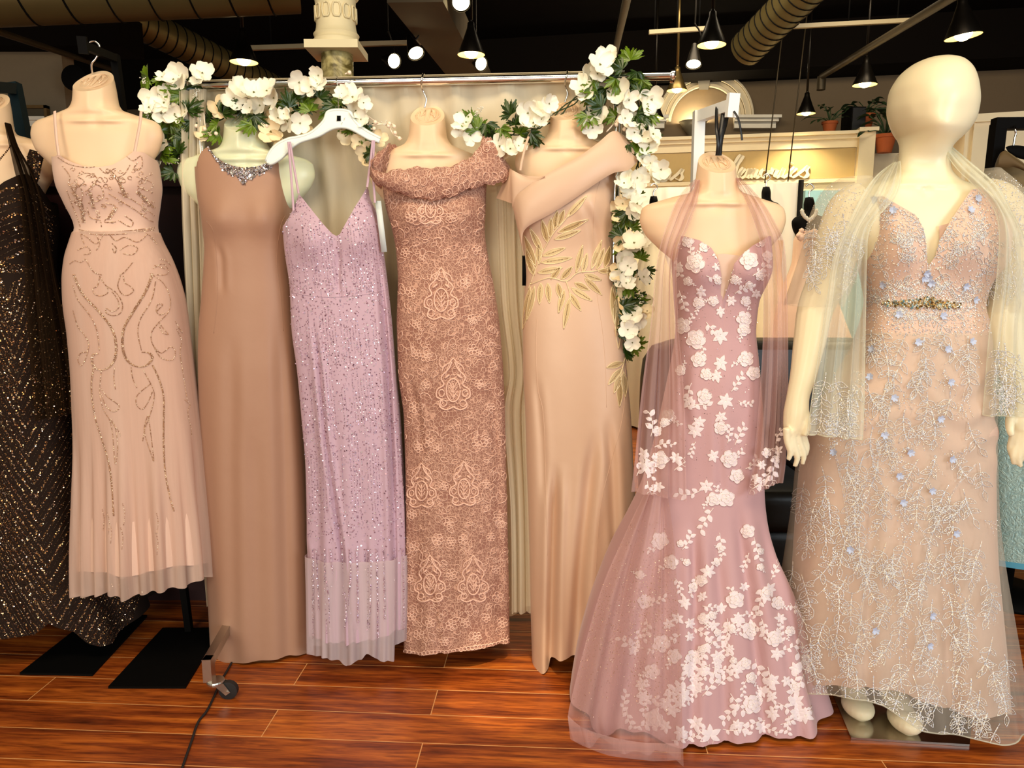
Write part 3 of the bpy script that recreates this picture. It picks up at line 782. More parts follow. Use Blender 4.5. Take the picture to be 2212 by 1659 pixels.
hb.grid(np.array(ring), True); hb.f += [(0,1,2,3), tuple(len(hb.v)-4+i for i in (3,2,1,0))]; hb.m += [0,0]
hb.build('hanger_body', M_HANG, hg, smooth=False)
rim = MB()
for edge in (U_, L_): rim.tube([P(x,y,YH) for x,y in edge], .0052, 6)
plate([(727,249),(737,249),(737,262),(727,262)], YH-.0045, .003, rim)
rim.build('rim', M_HANG, hg)
mb = MB(); plate([(728,250),(736,250),(736,261),(728,261)], YH-.007, .001, mb); mb.build('slot', M_BLACK, hg, label='dark slot')
mb = MB(); hook(mb, [P(731,262,YH), P(731,238,YH), P(730,205,YH+.03), P(729,188,YH+.04), P(728,182,YH+.05), np.array([P(729,178,bary(729))[0],bary(729)-.017,ZB]), np.array([P(729,178,bary(729))[0],bary(729),ZB+.017]), np.array([P(729,178,bary(729))[0],bary(729)+.016,ZB])], .0018); mb.build('hook', M_CHROME, hg, label='thin metal hook')
# paper tag at the gown's side
tg = MB(); plate([(810,434),(823,434),(836,544),(824,545)], Y3-.045, .001, tg)
tag(tg.build('price_tag', plain('pale_card', srgb(214,224,222), .5, var=.03), None, loc=(P(823,490,Y3)[0],Y3-.045,0)), 'long pale paper tag beside the lilac sequin gown', 'tag')

# ---------------------------------------------------------------- dusty rose lace gown
def lace_mat():
    m, nt, bs = newmat('dusty_rose_guipure_lace')
    tc = N(nt, 'ShaderNodeTexCoord')
    def net(scale, lo, hi):
        v = N(nt, 'ShaderNodeTexVoronoi', feature='DISTANCE_TO_EDGE'); v.inputs['Scale'].default_value = scale; v.inputs['Randomness'].default_value = .85
        nt.links.new(tc.outputs['Object'], v.inputs['Vector'])
        r = N(nt, 'ShaderNodeMapRange'); r.inputs['From Min'].default_value = lo; r.inputs['From Max'].default_value = hi; r.inputs['To Min'].default_value = 1; r.inputs['To Max'].default_value = 0
        nt.links.new(v.outputs['Distance'], r.inputs[0]); return r.outputs[0]
    fine = net(150, .05, .11); mid = net(84, .05, .10)
    nz = N(nt, 'ShaderNodeTexNoise'); nz.inputs['Scale'].default_value = 14; nz.inputs['Detail'].default_value = 2; nt.links.new(tc.outputs['Object'], nz.inputs['Vector'])
    st = N(nt, 'ShaderNodeMapRange'); st.inputs['From Min'].default_value = .40; st.inputs['From Max'].default_value = .5; nt.links.new(nz.outputs['Fac'], st.inputs[0])
    mu = N(nt, 'ShaderNodeMath', operation='MULTIPLY'); nt.links.new(fine, mu.inputs[0]); nt.links.new(st.outputs[0], mu.inputs[1])
    mxm = N(nt, 'ShaderNodeMath', operation='MAXIMUM'); nt.links.new(mu.outputs[0], mxm.inputs[0]); nt.links.new(mid, mxm.inputs[1])
    mx = N(nt, 'ShaderNodeMixRGB'); mx.inputs[1].default_value = srgb(156,110,94); mx.inputs[2].default_value = srgb(208,162,140)
    nt.links.new(mxm.outputs[0], mx.inputs[0]); nt.links.new(mx.outputs[0], bs.inputs['Base Color'])
    bs.inputs['Roughness'].default_value = .7; bs.inputs['Specular IOR Level'].default_value = .25
    bump(nt, bs, mxm.outputs[0], .8, .002)
    return m
M_LACE = lace_mat()
M_LACET = plain('dusty_rose_lace_cord', srgb(234,192,170), .7, var=.06, scale=200)
R4 = [(330,838,1052,.06),(360,826,1056,.08),(410,829,1050,.095),(451,836,1049,.105),(496,849,1047,.098),(552,858,1054,.092),(603,861,1064,.095),(650,860,1072,.105),(700,859,1079,.11),(800,862,1087,.115),(900,874,1092,.115),(1000,877,1095,.115),(1100,878,1098,.118),(1200,877,1100,.12),(1300,876,1102,.125),(1430,875,1103,.13)]
pr4 = Profile(R4, Y4, .68)
d4 = loft(pr4, [(820,395),(840,385),(870,375),(900,372),(940,374),(980,370),(1010,362),(1040,350),(1062,345)], [(865,1405),(885,1412),(905,1417),(935,1412),(965,1413),(1000,1406),(1030,1403),(1060,1398),(1085,1392),(1112,1383)], 180, 150, back_top=400,
          bumps=[(890,470,40,42,.028),(1000,470,40,42,.028)], creases=[([(880,800),(905,900),(915,1000)],7,.007),([(1060,880),(1075,1000),(1080,1390)],9,.009),([(925,1250),(935,1300),(950,1400)],8,.007),([(1050,760),(1066,900),(1070,1000)],8,.006)], fold=lambda TH,Z,T: .008*smooth(-Z,-zat(750,Y4),-zat(1300,Y4))*pleats(5,41,4,9)(TH))
g4 = thing('lace_gown', (pr4.cx(.5), Y4, 0), 'dusty rose lace gown with off-shoulder ruffled collar', 'gown', 'gowns in the front row')
d4.build('dress_body', M_LACE, g4)
T_4 = bvh(d4)
def strip(pairs, Yf, bulge, nv=14, n=8, rag=0., seed=2, thick=0.):
    """cloth band between an upper and a lower picture line, swelling towards the viewer"""
    U = cr([p[0] for p in pairs], n); L = cr([p[1] for p in pairs], n); r = np.random.default_rng(seed)
    G = np.zeros((nv, len(U), 3)); m = len(U)
    for j in range(m):
        y0 = Yf(j/(m-1))
        for i in range(nv):
            t = i/(nv-1); x = U[j][0]+(L[j][0]-U[j][0])*t; y = U[j][1]+(L[j][1]-U[j][1])*t
            if rag: 
                y += rag*(math.sin(j*1.9+i*.3)*.6+math.sin(j*.77))*(1 if i in (0,nv-1) else .25)
            b = bulge*math.sin(PI*min(1,t*1.0))**.6 + (rag*.0006*math.sin(j*.9+i*1.1) if rag else 0)
            G[i,j] = P(x, y, y0-b)
    mb = MB(); mb.grid(G); mb.G = G; return mb
def around(Y, b, e=1.0): return lambda u: Y - b*math.sin(PI*min(max(u,0),1))**e + .0
cl = strip([((868,322),(846,392)),((848,312),(826,408)),((838,312),(800,382)),((812,335),(798,365)),((800,352),(806,392)),((818,372),(832,406)),((860,366),(870,420)),((905,361),(920,432)),((955,362),(965,428)),((1000,348),(1010,410)),((1030,325),(1050,400)),((1045,296),(1078,396)),((1062,300),(1097,385)),((1080,330),(1101,360)),((1068,322),(1080,352))],
           lambda u: Y4-.075-.05*math.sin(PI*min(1,max(0,(u-.2)/.55)))-.0+.10*smooth(abs(u-.5),.36,.5), .018, 16, 8, 2.2, 4)
cl.build('ruffled_collar', M_LACE, g4, label='folded lace collar')
T_4c = bvh(cl)
tr = drape([((946,1395,Y4+.06),(1066,1385,Y4+.05)),((946,1435,Y4+.04),(1062,1415,Y4+.03)),((948,1462,Y4-.02),(1040,1440,Y4-.01)),((955,1472,Y4-.05),(1000,1462,Y4-.04))], 50, 30, 3, .01, 8)
tr.build('train', M_LACE, g4, label='short lace train at the back hem')
T_4t = bvh(tr)

# ---------------------------------------------------------------- champagne satin gown
R5 = [(330,1120,1330,.06),(366,1105,1330,.08),(434,1112,1324,.10),(501,1121,1324,.098),(545,1131,1322,.09),(600,1134,1326,.09),(670,1130,1336,.105),(712,1129,1343,.11),(800,1130,1352,.115),(900,1135,1361,.115),(1000,1138,1366,.115),(1100,1142,1372,.118),(1200,1145,1380,.125),(1300,1147,1388,.13),(1460,1152,1400,.14)]
pr5 = Profile(R5, Y5, .68)
top5 = [(1100,370),(1106,366),(1118,374),(1140,380),(1165,382),(1185,376),(1215,362),(1250,345),(1290,325),(1325,300),(1340,300)]
f5 = lambda TH,Z,T: (.006*pleats(5,51,3,8)(TH)+.05*smooth(np.cos(TH-.15),.80,1.0)*-1*0)*smooth(-Z,-zat(700,Y5),-zat(1300,Y5)) - .022*np.exp(-((TH+.17)/.10)**2)*smooth(-Z,-zat(1050,Y5),-zat(1440,Y5)) - .010*np.exp(-((TH-.35)/.1)**2)*smooth(-Z,-zat(850,Y5),-zat(1440,Y5))
d5 = loft(pr5, top5, [(1145,1450),(1152,1452),(1186,1452),(1190,1432),(1200,1422),(1240,1425),(1300,1420),(1400,1400)], 200, 150, back_top=400, bumps=[(1165,440,42,42,.026),(1270,440,42,42,.026)], creases=[([(1200,1000),(1196,1150),(1190,1430)],9,.034),([(1285,930),(1262,1150),(1240,1425)],12,.024),([(1312,900),(1322,1000),(1330,1200)],10,.014),([(1158,800),(1170,950),(1176,1100)],8,.006),([(1250,420),(1285,500),(1298,600)],9,.005),([(1325,420),(1316,480),(1318,560)],6,.006)], fold=f5)
g5 = thing('asymmetric_gown', (pr5.cx(.5), Y5, 0), 'champagne satin gown with diagonal shoulder sash and gold leaf embroidery', 'gown', 'gowns in the front row')
d5.build('dress_body', M_CHAMP, g5)
T_5 = bvh(d5)
sash = strip([((1104,432),(1132,556)),((1112,424),(1128,515)),((1128,412),(1140,490)),((1160,388),(1190,462)),((1200,365),(1240,430)),((1250,338),(1285,398)),((1292,308),(1325,374)),((1322,284),(1360,366)),((1345,290),(1384,338)),((1372,318),(1380,332))],
             lambda u: Y5-.07-.055*math.sin(PI*min(1,max(0,(u)/.9)))+.05*smooth(u,.78,1.0), .014, 16, 8)
sash.build('shoulder_sash', M_CHAMP, g5, label='wide diagonal satin sash')
lf = strip([((1103,366),(1106,450)),((1112,370),(1112,440)),((1135,382),(1134,420)),((1158,386),(1160,396)),((1176,380),(1177,382))], lambda u: Y5-.075-.05*u, .010, 12, 8)
lf.build('neckline_fold', M_CHAMP, g5)
mb = drape([((1096,362,Y5-.02),(1106,366,Y5-.06)),((1084,400,Y5-.01),(1106,405,Y5-.06)),((1072,428,Y5),(1107,440,Y5-.05))], 12, 14, 1, .002, 2)
mb.build('back_sash_end', M_CHAMP, g5, label='sash end hanging at the back')
for pts in ([(1296,392),(1285,430),(1281,500),(1280,545),(1290,640),(1302,720),(1308,800),(1310,880)], [(1160,690),(1158,760),(1162,840),(1173,890),(1178,1000),(1182,1200)], [(1352,760),(1345,900),(1300,1080),(1286,1250),(1278,1400)]):
    s = Stitch(T_5); s.line(pts, .0007, step=6, off=.0002); s.cord.build('seam', M_CHAMP, g5)
mb = MB(); plate([(1128,552),(1137,552),(1137,617),(1128,617)], Y5-.03, .002, mb)
tag(mb.build('size_tag', M_BLACK, None, loc=(P(1132,580,Y5)[0],Y5-.03,0)), 'small black tag at the waist of the champagne gown', 'tag')
# clear bra strap
L = [P(1160,262,Y5-.03), P(1140,300,Y5-.065), P(1128,345,Y5-.085), P(1124,368,Y5-.09)]
band(L, .007).build('strap', M_CHAMP, g5)

# ---------------------------------------------------------------- black sequin gown at the left edge
R0 = [(330,-160,90,.07),(400,-160,108,.095),(470,-150,116,.105),(560,-135,112,.095),(580,-136,112,.095),(640,-150,122,.11),(720,-165,138,.125),(800,-172,150,.13),(900,-175,160,.135),(1000,-165,172,.15),(1100,-155,190,.17),(1200,-150,225,.21),(1300,-140,300,.25),(1400,-130,330,.27)]
pr0 = Profile(R0, Y0G, .68)
top0 = [(-170,400),(-100,420),(-60,420),(-20,415),(10,392),(40,378),(60,375),(85,400),(112,440),(125,470)]
d0 = loft(pr0, top0, [(-140,1380),(20,1381),(45,1378),(75,1370),(105,1345),(128,1358),(160,1368),(190,1392),(215,1395),(240,1388),(270,1360),(305,1320),(340,1300)], 200, 150, back_top=430, bumps=[(-75,470,45,48,.03),(45,470,45,48,.03)], fold=skirtfold(zat(900,Y0G), zat(1390,Y0G), .02, 61))
g0 = thing('chevron_gown', (pr0.cx(.5), Y0G, 0), 'black brown gown with gold sequin chevron lines at the left edge', 'gown', 'gowns in the front row')
d0.build('dress_body', M_NOIR, g0)
T_0 = bvh(d0)
s0 = strip([((64,322),(98,332)),((58,345),(92,350)),((64,375),(86,378)),((72,395),(80,398))][::-1], lambda u: Y0G-.095+.02*u, .01, 8, 8)
s0.build('shoulder_strap', M_NOIR, g0); T_0s = bvh(s0)
M_DKT = tulle('dark_brown_tulle', (.022,.012,.006,1), .86, 100, (1,1,.03), var=.15)
sh0 = drape([((14,266,Y0G-.05),(22,268,Y0G-.05)),((20,300,Y0G-.09),(40,318,Y0G-.08)),((32,360,Y0G-.125),(72,372,Y0G-.11)),((45,420,Y0G-.15),(96,440,Y0G-.13)),((55,520,Y0G-.15),(125,600,Y0G-.11)),((60,640,Y0G-.15),(155,720,Y0G-.13)),((72,800,Y0G-.16),(172,800,Y0G-.14)),((82,908,Y0G-.17),(178,890,Y0G-.15))], 60, 90, 3, .012, 17)
sw0 = sh0.build('shawl', M_DKT, None, loc=(P(90,600,Y0G)[0],Y0G-.13,0)); tag(sw0, 'dark brown tulle shawl over the black sequin gown', 'shawl')
T_0h = bvh(sh0)

# ---------------------------------------------------------------- dusty pink mermaid gown
R6 = [(490,1452,1662,.085),(509,1452,1660,.09),(576,1455,1661,.105),(654,1459,1633,.092),(711,1463,1627,.088),(760,1458,1630,.095),(820,1448,1634,.108),(900,1432,1638,.115),(980,1412,1640,.115),(1050,1390,1641,.12),(1110,1362,1646,.13),(1180,1325,1662,.15),(1250,1296,1692,.175),(1330,1268,1722,.20),(1430,1243,1752,.225),(1540,1228,1786,.25)]
pr6 = Profile(R6, Y6, .68)
top6 = [(1448,509),(1460,508),(1480,511),(1510,519),(1535,535),(1550,560),(1558,600),(1561,640),(1563,655),(1566,640),(1571,600),(1580,572),(1600,548),(1625,530),(1645,520),(1662,509),(1670,512)]
f6 = pleats(6, 71, 5, 12)
fold6 = lambda TH,Z,T: .028*smooth(-Z,-zat(1060,Y6),-zat(1500,Y6))*f6(TH) + .003*smooth(-Z,-zat(650,Y6),-zat(900,Y6))*pleats(6,73,4,11)(TH)
d6 = loft(pr6, top6, .012, 220, 190, back_top=560, bumps=[(1505,585,38,45,.034),(1612,585,38,45,.034),(1562,620,12,60,-.006)], creases=[([(1440,1120),(1400,1300),(1340,1560)],16,.022),([(1500,1110),(1505,1300),(1495,1600)],11,.018),([(1590,1080),(1622,1300),(1655,1590)],13,.018),([(1550,880),(1556,1000),(1560,1100)],9,.005),([(1545,1150),(1560,1300),(1570,1600)],12,.012),([(1480,760),(1475,850),(1490,960)],10,.005),([(1640,1110),(1680,1300),(1730,1560)],12,.014)], fold=fold6)
g6 = thing('mermaid_gown', (pr6.cx(.5), Y6, 0), 'dusty pink mermaid gown with white floral lace and flared train', 'gown', 'gowns in the front row')
d6.build('dress_body', M_PINK, g6)
T_6 = bvh(d6)
ins = loft(pr6, [(1440,560),(1563,548),(1670,560)], zat(662,Y6), 40, 20, th0=-.28, th1=.36, off=-.004)
ins.build('nude_insert', M_NUDE, g6, label='nude mesh insert in the neckline')
# glittering overskirt panel that sweeps out to the lower left
tr6 = drape([((1395,1060,Y6-.13),(1440,1060,Y6-.15)),((1352,1150,Y6-.14),(1452,1150,Y6-.19)),((1300,1270,Y6-.17),(1462,1290,Y6-.235)),((1262,1400,Y6-.20),(1468,1430,Y6-.275)),((1236,1500,Y6-.22),(1470,1560,Y6-.29)),((1227,1550,Y6-.23),(1471,1608,Y6-.295)),((1238,1596,Y6-.232),(1471,1640,Y6-.296))], 60, 80, 2, .012, 23, hemamp=1.6)
tr6.build('glitter_panel', M_PINKT, g6, label='glittering sheer train panel')
T_6t = bvh(tr6)
hb6 = strip([((1226,1545),(1232,1597)),((1260,1572),(1270,1616)),((1320,1592),(1330,1636)),((1390,1604),(1400,1644)),((1472,1606),(1471,1642))], lambda u: Y6-.245-.062*u, .004, 6, 8)
hb6.build('hem_band', M_PINKT, g6, label='stiff horsehair hem band')
# its shawl
shL = drape([((1500,388,Y6-.0),(1512,390,Y6-.05)),((1470,420,Y6-.065),(1505,440,Y6-.07)),((1446,470,Y6-.12),(1486,490,Y6-.11)),((1420,560,Y6-.14),(1462,560,Y6-.135)),((1405,700,Y6-.13),(1464,700,Y6-.14)),((1385,850,Y6-.14),(1476,850,Y6-.15)),((1370,1000,Y6-.15),(1480,1000,Y6-.16)),((1363,1062,Y6-.16),(1482,1082,Y6-.17))], 70, 100, 3, .007, 29)
shR = drape([((1588,385,Y6-.03),(1598,384,Y6)),((1600,410,Y6-.07),(1640,430,Y6-.05)),((1625,470,Y6-.11),(1672,480,Y6-.08)),((1645,550,Y6-.13),(1694,540,Y6-.09)),((1648,700,Y6-.12),(1700,700,Y6-.08)),((1640,850,Y6-.12),(1701,850,Y6-.09)),((1628,980,Y6-.13),(1697,980,Y6-.10)),((1612,1076,Y6-.14),(1690,1040,Y6-.11))], 70, 100, 3, .007, 31)
bk6 = strip([((1500,388),(1494,405)),((1515,376),(1510,400)),((1545,372),(1545,396)),((1580,376),(1582,400)),((1594,385),(1600,404))], lambda u: Y6+.0+.075*math.sin(PI*u), -.004, 8, 8)
sw6 = thing('shawl', (P(1540,600,Y6)[0], Y6-.1, 0), 'dusty pink tulle shawl with lace ends hung round the pink gown', 'shawl')
shL.build('shawl_end', M_PINKT, sw6); shR.build('shawl_end', M_PINKT, sw6); bk6.build('neck_fold', M_PINKT, sw6)
T_6l, T_6r = bvh(shL), bvh(shR)

# ============================================================ FULL MANNEQUIN IN SILVER
Y7 = 2.0
M_MANN = plain('cream_white_mannequin', srgb(244,232,196), .38, var=.012, sss=.1)
def fused(parts, name, mat, parent, voxel=.0034, smooth_it=4):
    """join closed shells and fuse them into one skin"""
    mb = MB()
    for p in parts: mb.add(p.v, p.f)
    tmp = mb.build('tmp', mat, parent)
    r = tmp.modifiers.new('r', 'REMESH'); r.mode = 'VOXEL'; r.voxel_size = voxel; r.use_smooth_shade = True
    q = tmp.modifiers.new('s', 'SMOOTH'); q.factor = .5; q.iterations = smooth_it
    dg = bpy.context.evaluated_depsgraph_get(); dg.update()
    me = bpy.data.meshes.new_from_object(tmp.evaluated_get(dg)); me.name = name
    old = tmp.data; bpy.data.objects.remove(tmp); bpy.data.meshes.remove(old)
    me.polygons.foreach_set('use_smooth', [True]*len(me.polygons))
    o = bpy.data.objects.new(name, me); COL.objects.link(o); o.parent = parent; BASE[o.name] = BASE[parent.name]
    if not me.materials: me.materials.append(mat)
    return o
mq = thing('mannequin', (P(1990,1500,Y7)[0], Y7, 0), 'cream white full-body mannequin with a smooth faceless head', 'mannequin')
hr = [(123,2022,2038,.012),(128,1998,2060,.04),(140,1972,2077,.072),(165,1946,2091,.098),(200,1930,2097,.112),(230,1927,2098,.116),(260,1932,2093,.112),(285,1943,2078,.104),(300,1951,2064,.09),(312,1951,2052,.074),(324,1949,2046,.064),(345,1946,2046,.058),(368,1940,2050,.058),(388,1915,2070,.060),(402,1876,2106,.066),(420,1840,2150,.075),(445,1822,2170,.085),(500,1835,2165,.095),(560,1866,2146,.10),(650,1888,2098,.09),(760,1862,2108,.11),(880,1820,2112,.13),(960,1805,2105,.12)]
pm = Profile(hr, Y7)
hd = loft(pm, zat(123,Y7), zat(960,Y7), 96, 200, bumps=[(2008,280,52,36,.028),(2005,228,60,60,.016),(1996,345,40,26,-.012),(1958,245,14,30,.006),(2050,190,60,50,.012),(1965,398,40,6,.008),(2040,400,40,6,.008),(2000,412,10,12,-.006),(1935,540,40,45,.012),(2070,535,40,45,.012)], cap=True)
def limb(pts, n=16):
    mb = MB(); c = cr([np.r_[P(x,y,Y), r] for x,y,Y,r in pts], 6)
    return mb.tube([q[:3] for q in c], [q[3] for q in c], n)
parts = [hd]
parts += [limb([(1868,432,2.0,.052),(1838,455,2.0,.060),(1812,520,2.0,.058),(1790,600,1.99,.053),(1762,665,1.975,.046),(1748,740,1.95,.040),(1735,810,1.93,.033),(1724,856,1.92,.029),(1720,890,1.915,.032),(1716,920,1.91,.029),(1714,936,1.91,.024)]),
          limb([(2120,425,2.0,.052),(2160,450,2.0,.060),(2185,520,2.0,.058),(2190,600,1.99,.052),(2170,675,1.975,.047),(2178,750,1.95,.041),(2194,820,1.93,.034),(2205,866,1.92,.029),(2207,900,1.91,.032),(2206,928,1.905,.028)])]
def fingers(dx, m):
    F5 = [[(1728,920),(1737,945),(1743,966),(1740,984)], [(1719,926),(1727,956),(1736,982),(1733,1003)], [(1709,928),(1714,960),(1722,988),(1717,1008)], [(1699,924),(1700,952),(1707,976),(1703,994)]]
    for i, f in enumerate(F5):
        parts.append(limb([(m(x)+0, y, 1.90-.006*i+.012*j*(.3), (.0098,.0088,.0080,.0060)[j]) for j, (x, y) in enumerate(f)], 10))
    parts.append(limb([(m(1734),885,1.905,.014),(m(1742),905,1.895,.012),(m(1743),925,1.885,.0105),(m(1739),942,1.88,.007)], 10))
fingers(0, lambda x: x)
fingers(0, lambda x: 2206-(x-1716)*.9)
for hx, fx, fy, tx, ty in ((1885,1865,1470,1856,1532),(2015,1975,1500,1958,1562)):
    A = P(hx,900,2.0); fp = ground(tx, ty, .03); an = np.array([fp[0]+.012, fp[1]+.13, .09])
    c = cr([np.r_[A,.095], np.r_[(A*.5+an*.5)+np.array([0,-.01,0]),.062], np.r_[an+np.array([0,0,.2]),.045], np.r_[an,.036], np.r_[an*.5+fp*.5+np.array([0,0,-.004]),.034], np.r_[fp[0],fp[1],.032,.03], np.r_[fp[0]-.002,fp[1]-.03,.026,.018]], 6)
    mb = MB(); mb.tube([q[:3] for q in c], [q[3] for q in c], 16); parts.append(mb)
    e = MB(); e.ball((fp[0],fp[1]+.01,.035), .05, 20, sc=(.84,1.15,.62)); parts.append(e)
fused(parts, 'body', M_MANN, mq)
mb = MB(); flat_base(mb, g(1838,1598), g(2094,1613), g(2108,1500), g(1797,1500), .007)
mb.build('base_plate', plain('polished_steel_plate', (.52,.47,.40,1), .18, metal=1, var=.05), mq, smooth=False, label='polished steel base plate')

# ---------------------------------------------------------------- silver gown
R7 = [(395,1830,2150,.08),(425,1858,2172,.095),(500,1870,2162,.112),(562,1868,2151,.118),(614,1876,2118,.106),(655,1881,2108,.100),(692,1874,2114,.106),(751,1856,2119,.118),(820,1822,2120,.13),(880,1792,2123,.138),(940,1764,2123,.142),(1022,1742,2122,.145),(1100,1735,2122,.15),(1200,1730,2126,.155),(1300,1728,2134,.165),(1400,1732,2142,.175),(1560,1738,2150,.19)]
pr7 = Profile(R7, Y7, .5)
top7 = [(1850,470),(1862,440),(1890,426),(1906,423),(1947,447),(1978,465),(1993,495),(2000,540),(2005,574),(2009,572),(2019,553),(2025,520),(2047,480),(2076,441),(2098,410),(2125,404),(2160,440),(2172,470)]
f7 = pleats(6, 81, 5, 11)
d7 = loft(pr7, top7, [(1700,1480),(1800,1482),(1870,1486),(1940,1492),(2000,1520),(2080,1545),(2170,1545)], 200, 170, back_top=440, bumps=[(1935,530,46,52,.034),(2082,525,46,52,.034),(2005,600,16,50,-.008)], creases=[([(1890,1000),(1885,1200),(1875,1480)],12,.014),([(2030,1000),(2050,1300),(2060,1540)],14,.016),([(1960,1100),(1962,1300),(1965,1500)],10,.010)],
          fold=lambda TH,Z,T: .012*smooth(-Z,-zat(1050,Y7),-zat(1480,Y7))*f7(TH)+.006*np.sin(Z*75+3*np.sin(2*TH)+2*np.sin(5*TH))*np.exp(-((Z-zat(870,Y7))/.12)**2))
g7 = thing('beaded_gown', (pr7.cx(.5), Y7, 0), 'silver blue beaded leaf gown over nude lining with jewelled belt', 'gown', 'gowns in the front row')
d7.build('dress_body', M_NUDE, g7)
ins = loft(pr7, [(1950,470),(1995,492),(2030,488),(2060,480)], zat(582,Y7), 40, 16, th0=-.25, th1=.4, off=-.006)
ins.build('neckline_insert', M_NUDE, g7, label='sheer nude insert in the V neckline')
R7o = [(700,1872,2116,.112),(751,1853,2121,.124),(820,1818,2122,.137),(880,1787,2125,.146),(940,1757,2125,.150),(1022,1733,2126,.156),(1100,1727,2128,.165),(1200,1716,2138,.18),(1300,1706,2152,.20),(1400,1704,2166,.22),(1500,1712,2178,.24),(1640,1722,2190,.255)]
pr7o = Profile(R7o, Y7, .55)
o7 = loft(pr7o, zat(712,Y7), [(1690,1492),(1750,1499),(1780,1503),(1830,1504),(1870,1508),(1910,1524),(1950,1552),(1990,1578),(2040,1592),(2100,1600),(2150,1600),(2200,1590)], 220, 120,
          fold=lambda TH,Z,T: .02*smooth(-Z,-zat(950,Y7),-zat(1550,Y7))*f7(TH))
o7.build('tulle_overskirt', M_SILVT, g7, label='sheer silver tulle overskirt')
edge_cord(o7, -1, .002).build('hem_cord', M_SHAWL, g7)
# sheer flared sleeves
slv = []
for rows in ([(384,1818,1880,.05),(400,1792,1890,.062),(440,1764,1896,.075),(480,1750,1882,.078),(540,1738,1862,.078),(600,1720,1842,.08),(660,1702,1812,.085)],
             [(367,2108,2150,.05),(395,2104,2184,.062),(440,2110,2214,.075),(500,2122,2228,.078),(560,2128,2232,.078),(620,2120,2226,.08),(672,2114,2222,.085)]):
    s = Profile(rows, Y7); z1 = rows[-1][0]
    m = loft(s, zat(rows[0][0],Y7), zat(z1,Y7), 90, 50, fold=lambda TH,Z,T: .006*T*np.cos(7*TH+1))
    m.build('sleeve', M_SILVT, g7, label='sheer beaded sleeve'); slv.append(bvh(m))
T_7, T_7o = bvh(d7), bvh(o7)

# shawl of the same net
s7 = thing('shawl', (P(1850,650,Y7)[0], Y7-.15, 0), 'pale sage tulle shawl with beaded ends hung round the mannequin neck', 'shawl')
sL = drape([((1928,352,Y7+.02),(1944,348,Y7-.04)),((1892,380,Y7-.05),(1946,382,Y7-.07)),((1860,425,Y7-.10),(1934,425,Y7-.11)),((1826,497,Y7-.12),(1882,490,Y7-.155)),((1800,560,Y7-.12),(1873,560,Y7-.155)),((1786,650,Y7-.12),(1871,650,Y7-.14)),((1772,740,Y7-.13),(1869,740,Y7-.15)),((1755,850,Y7-.15),(1867,850,Y7-.17)),((1743,938,Y7-.16),(1863,950,Y7-.19))], 60, 100, 3, .007, 37)
sR = drape([((2042,325,Y7-.05),(2052,312,Y7+.02)),((2072,365,Y7-.08),(2105,355,Y7-.05)),((2104,395,Y7-.11),(2160,405,Y7-.09)),((2147,441,Y7-.13),(2194,470,Y7-.12)),((2164,500,Y7-.15),(2222,530,Y7-.13)),((2158,610,Y7-.14),(2236,620,Y7-.13)),((2143,715,Y7-.14),(2236,715,Y7-.13)),((2132,845,Y7-.14),(2240,845,Y7-.13)),((2127,898,Y7-.14),(2242,900,Y7-.13))], 60, 100, 3, .007, 39)
sL.build('shawl_end', M_SHAWL, s7); sR.build('shawl_end', M_SHAWL, s7)
bk = strip([((1928,350),(1946,366)),((1944,330),(1950,352)),((1995,322),(1995,345)),((2040,312),(2040,336)),((2052,318),(2050,340))], lambda u: Y7+.02+.07*math.sin(PI*u), -.004, 8, 8)
bk.build('neck_fold', M_SHAWL, s7)
for d in (sL, sR):
    e = MB(); e.tube(list(d.G[-1]), .0016, 6); e.tube(list(d.G[:,0]), .0013, 5); e.tube(list(d.G[:,-1]), .0013, 5); e.build('edge_cord', M_SHAWL, s7)
T_7l, T_7r = bvh(sL), bvh(sR)

# ============================================================ BEADING, SEQUINS, LACE
GOLD = sequin('rose_gold_beads', [srgb(196,156,124), srgb(216,186,156), srgb(156,118,92), srgb(248,232,208), srgb(176,138,110)], .3, .35)
BRONZE = sequin('bronze_sequins', [srgb(200,150,96), srgb(120,84,56), srgb(236,206,160), srgb(90,62,44), srgb(220,190,170), srgb(150,110,70)], .22, .85)
CRYST = sequin('crystal_stones', [srgb(250,248,240), srgb(214,206,196), srgb(170,160,156), srgb(236,232,250), srgb(255,255,255), srgb(120,108,104)], .08, .8)
LSEQ = sequin('lilac_sequins', [srgb(226,200,214), srgb(190,154,174), srgb(250,244,248), srgb(168,128,146), srgb(236,222,232), srgb(214,196,224), srgb(132,96,116)], .2, .5)
SSEQ = sequin('silver_blue_beads', [srgb(232,226,214), srgb(250,248,240), srgb(206,212,226), srgb(240,230,208), srgb(222,232,246), srgb(196,192,196)], .22, .2)
SOUT = plain('silver_outline_thread', srgb(216,214,212), .3, metal=.2, var=.05)
GOLDL = sequin('antique_gold_thread', [srgb(206,178,128), srgb(216,190,142), srgb(194,164,114)], .5, .12)
GOLDO = plain('ivory_gold_cord', srgb(240,220,176), .4, metal=.15, var=.05)
GOLDB = sequin('dark_gold_bugles', [srgb(130,92,50), srgb(160,120,74), srgb(104,72,40)], .3, .7)
THREAD = plain('white_pink_embroidery_thread', srgb(236,220,222), .75, var=.06, scale=400)
THREAD2 = plain('pale_embroidery_outline', srgb(248,234,228), .7, var=.04)
def c6(L): return [(x/2.963, 560+y/2.963) for x, y in L]
def c1(L): return [(x/2.963, y/2.963) for x, y in L]

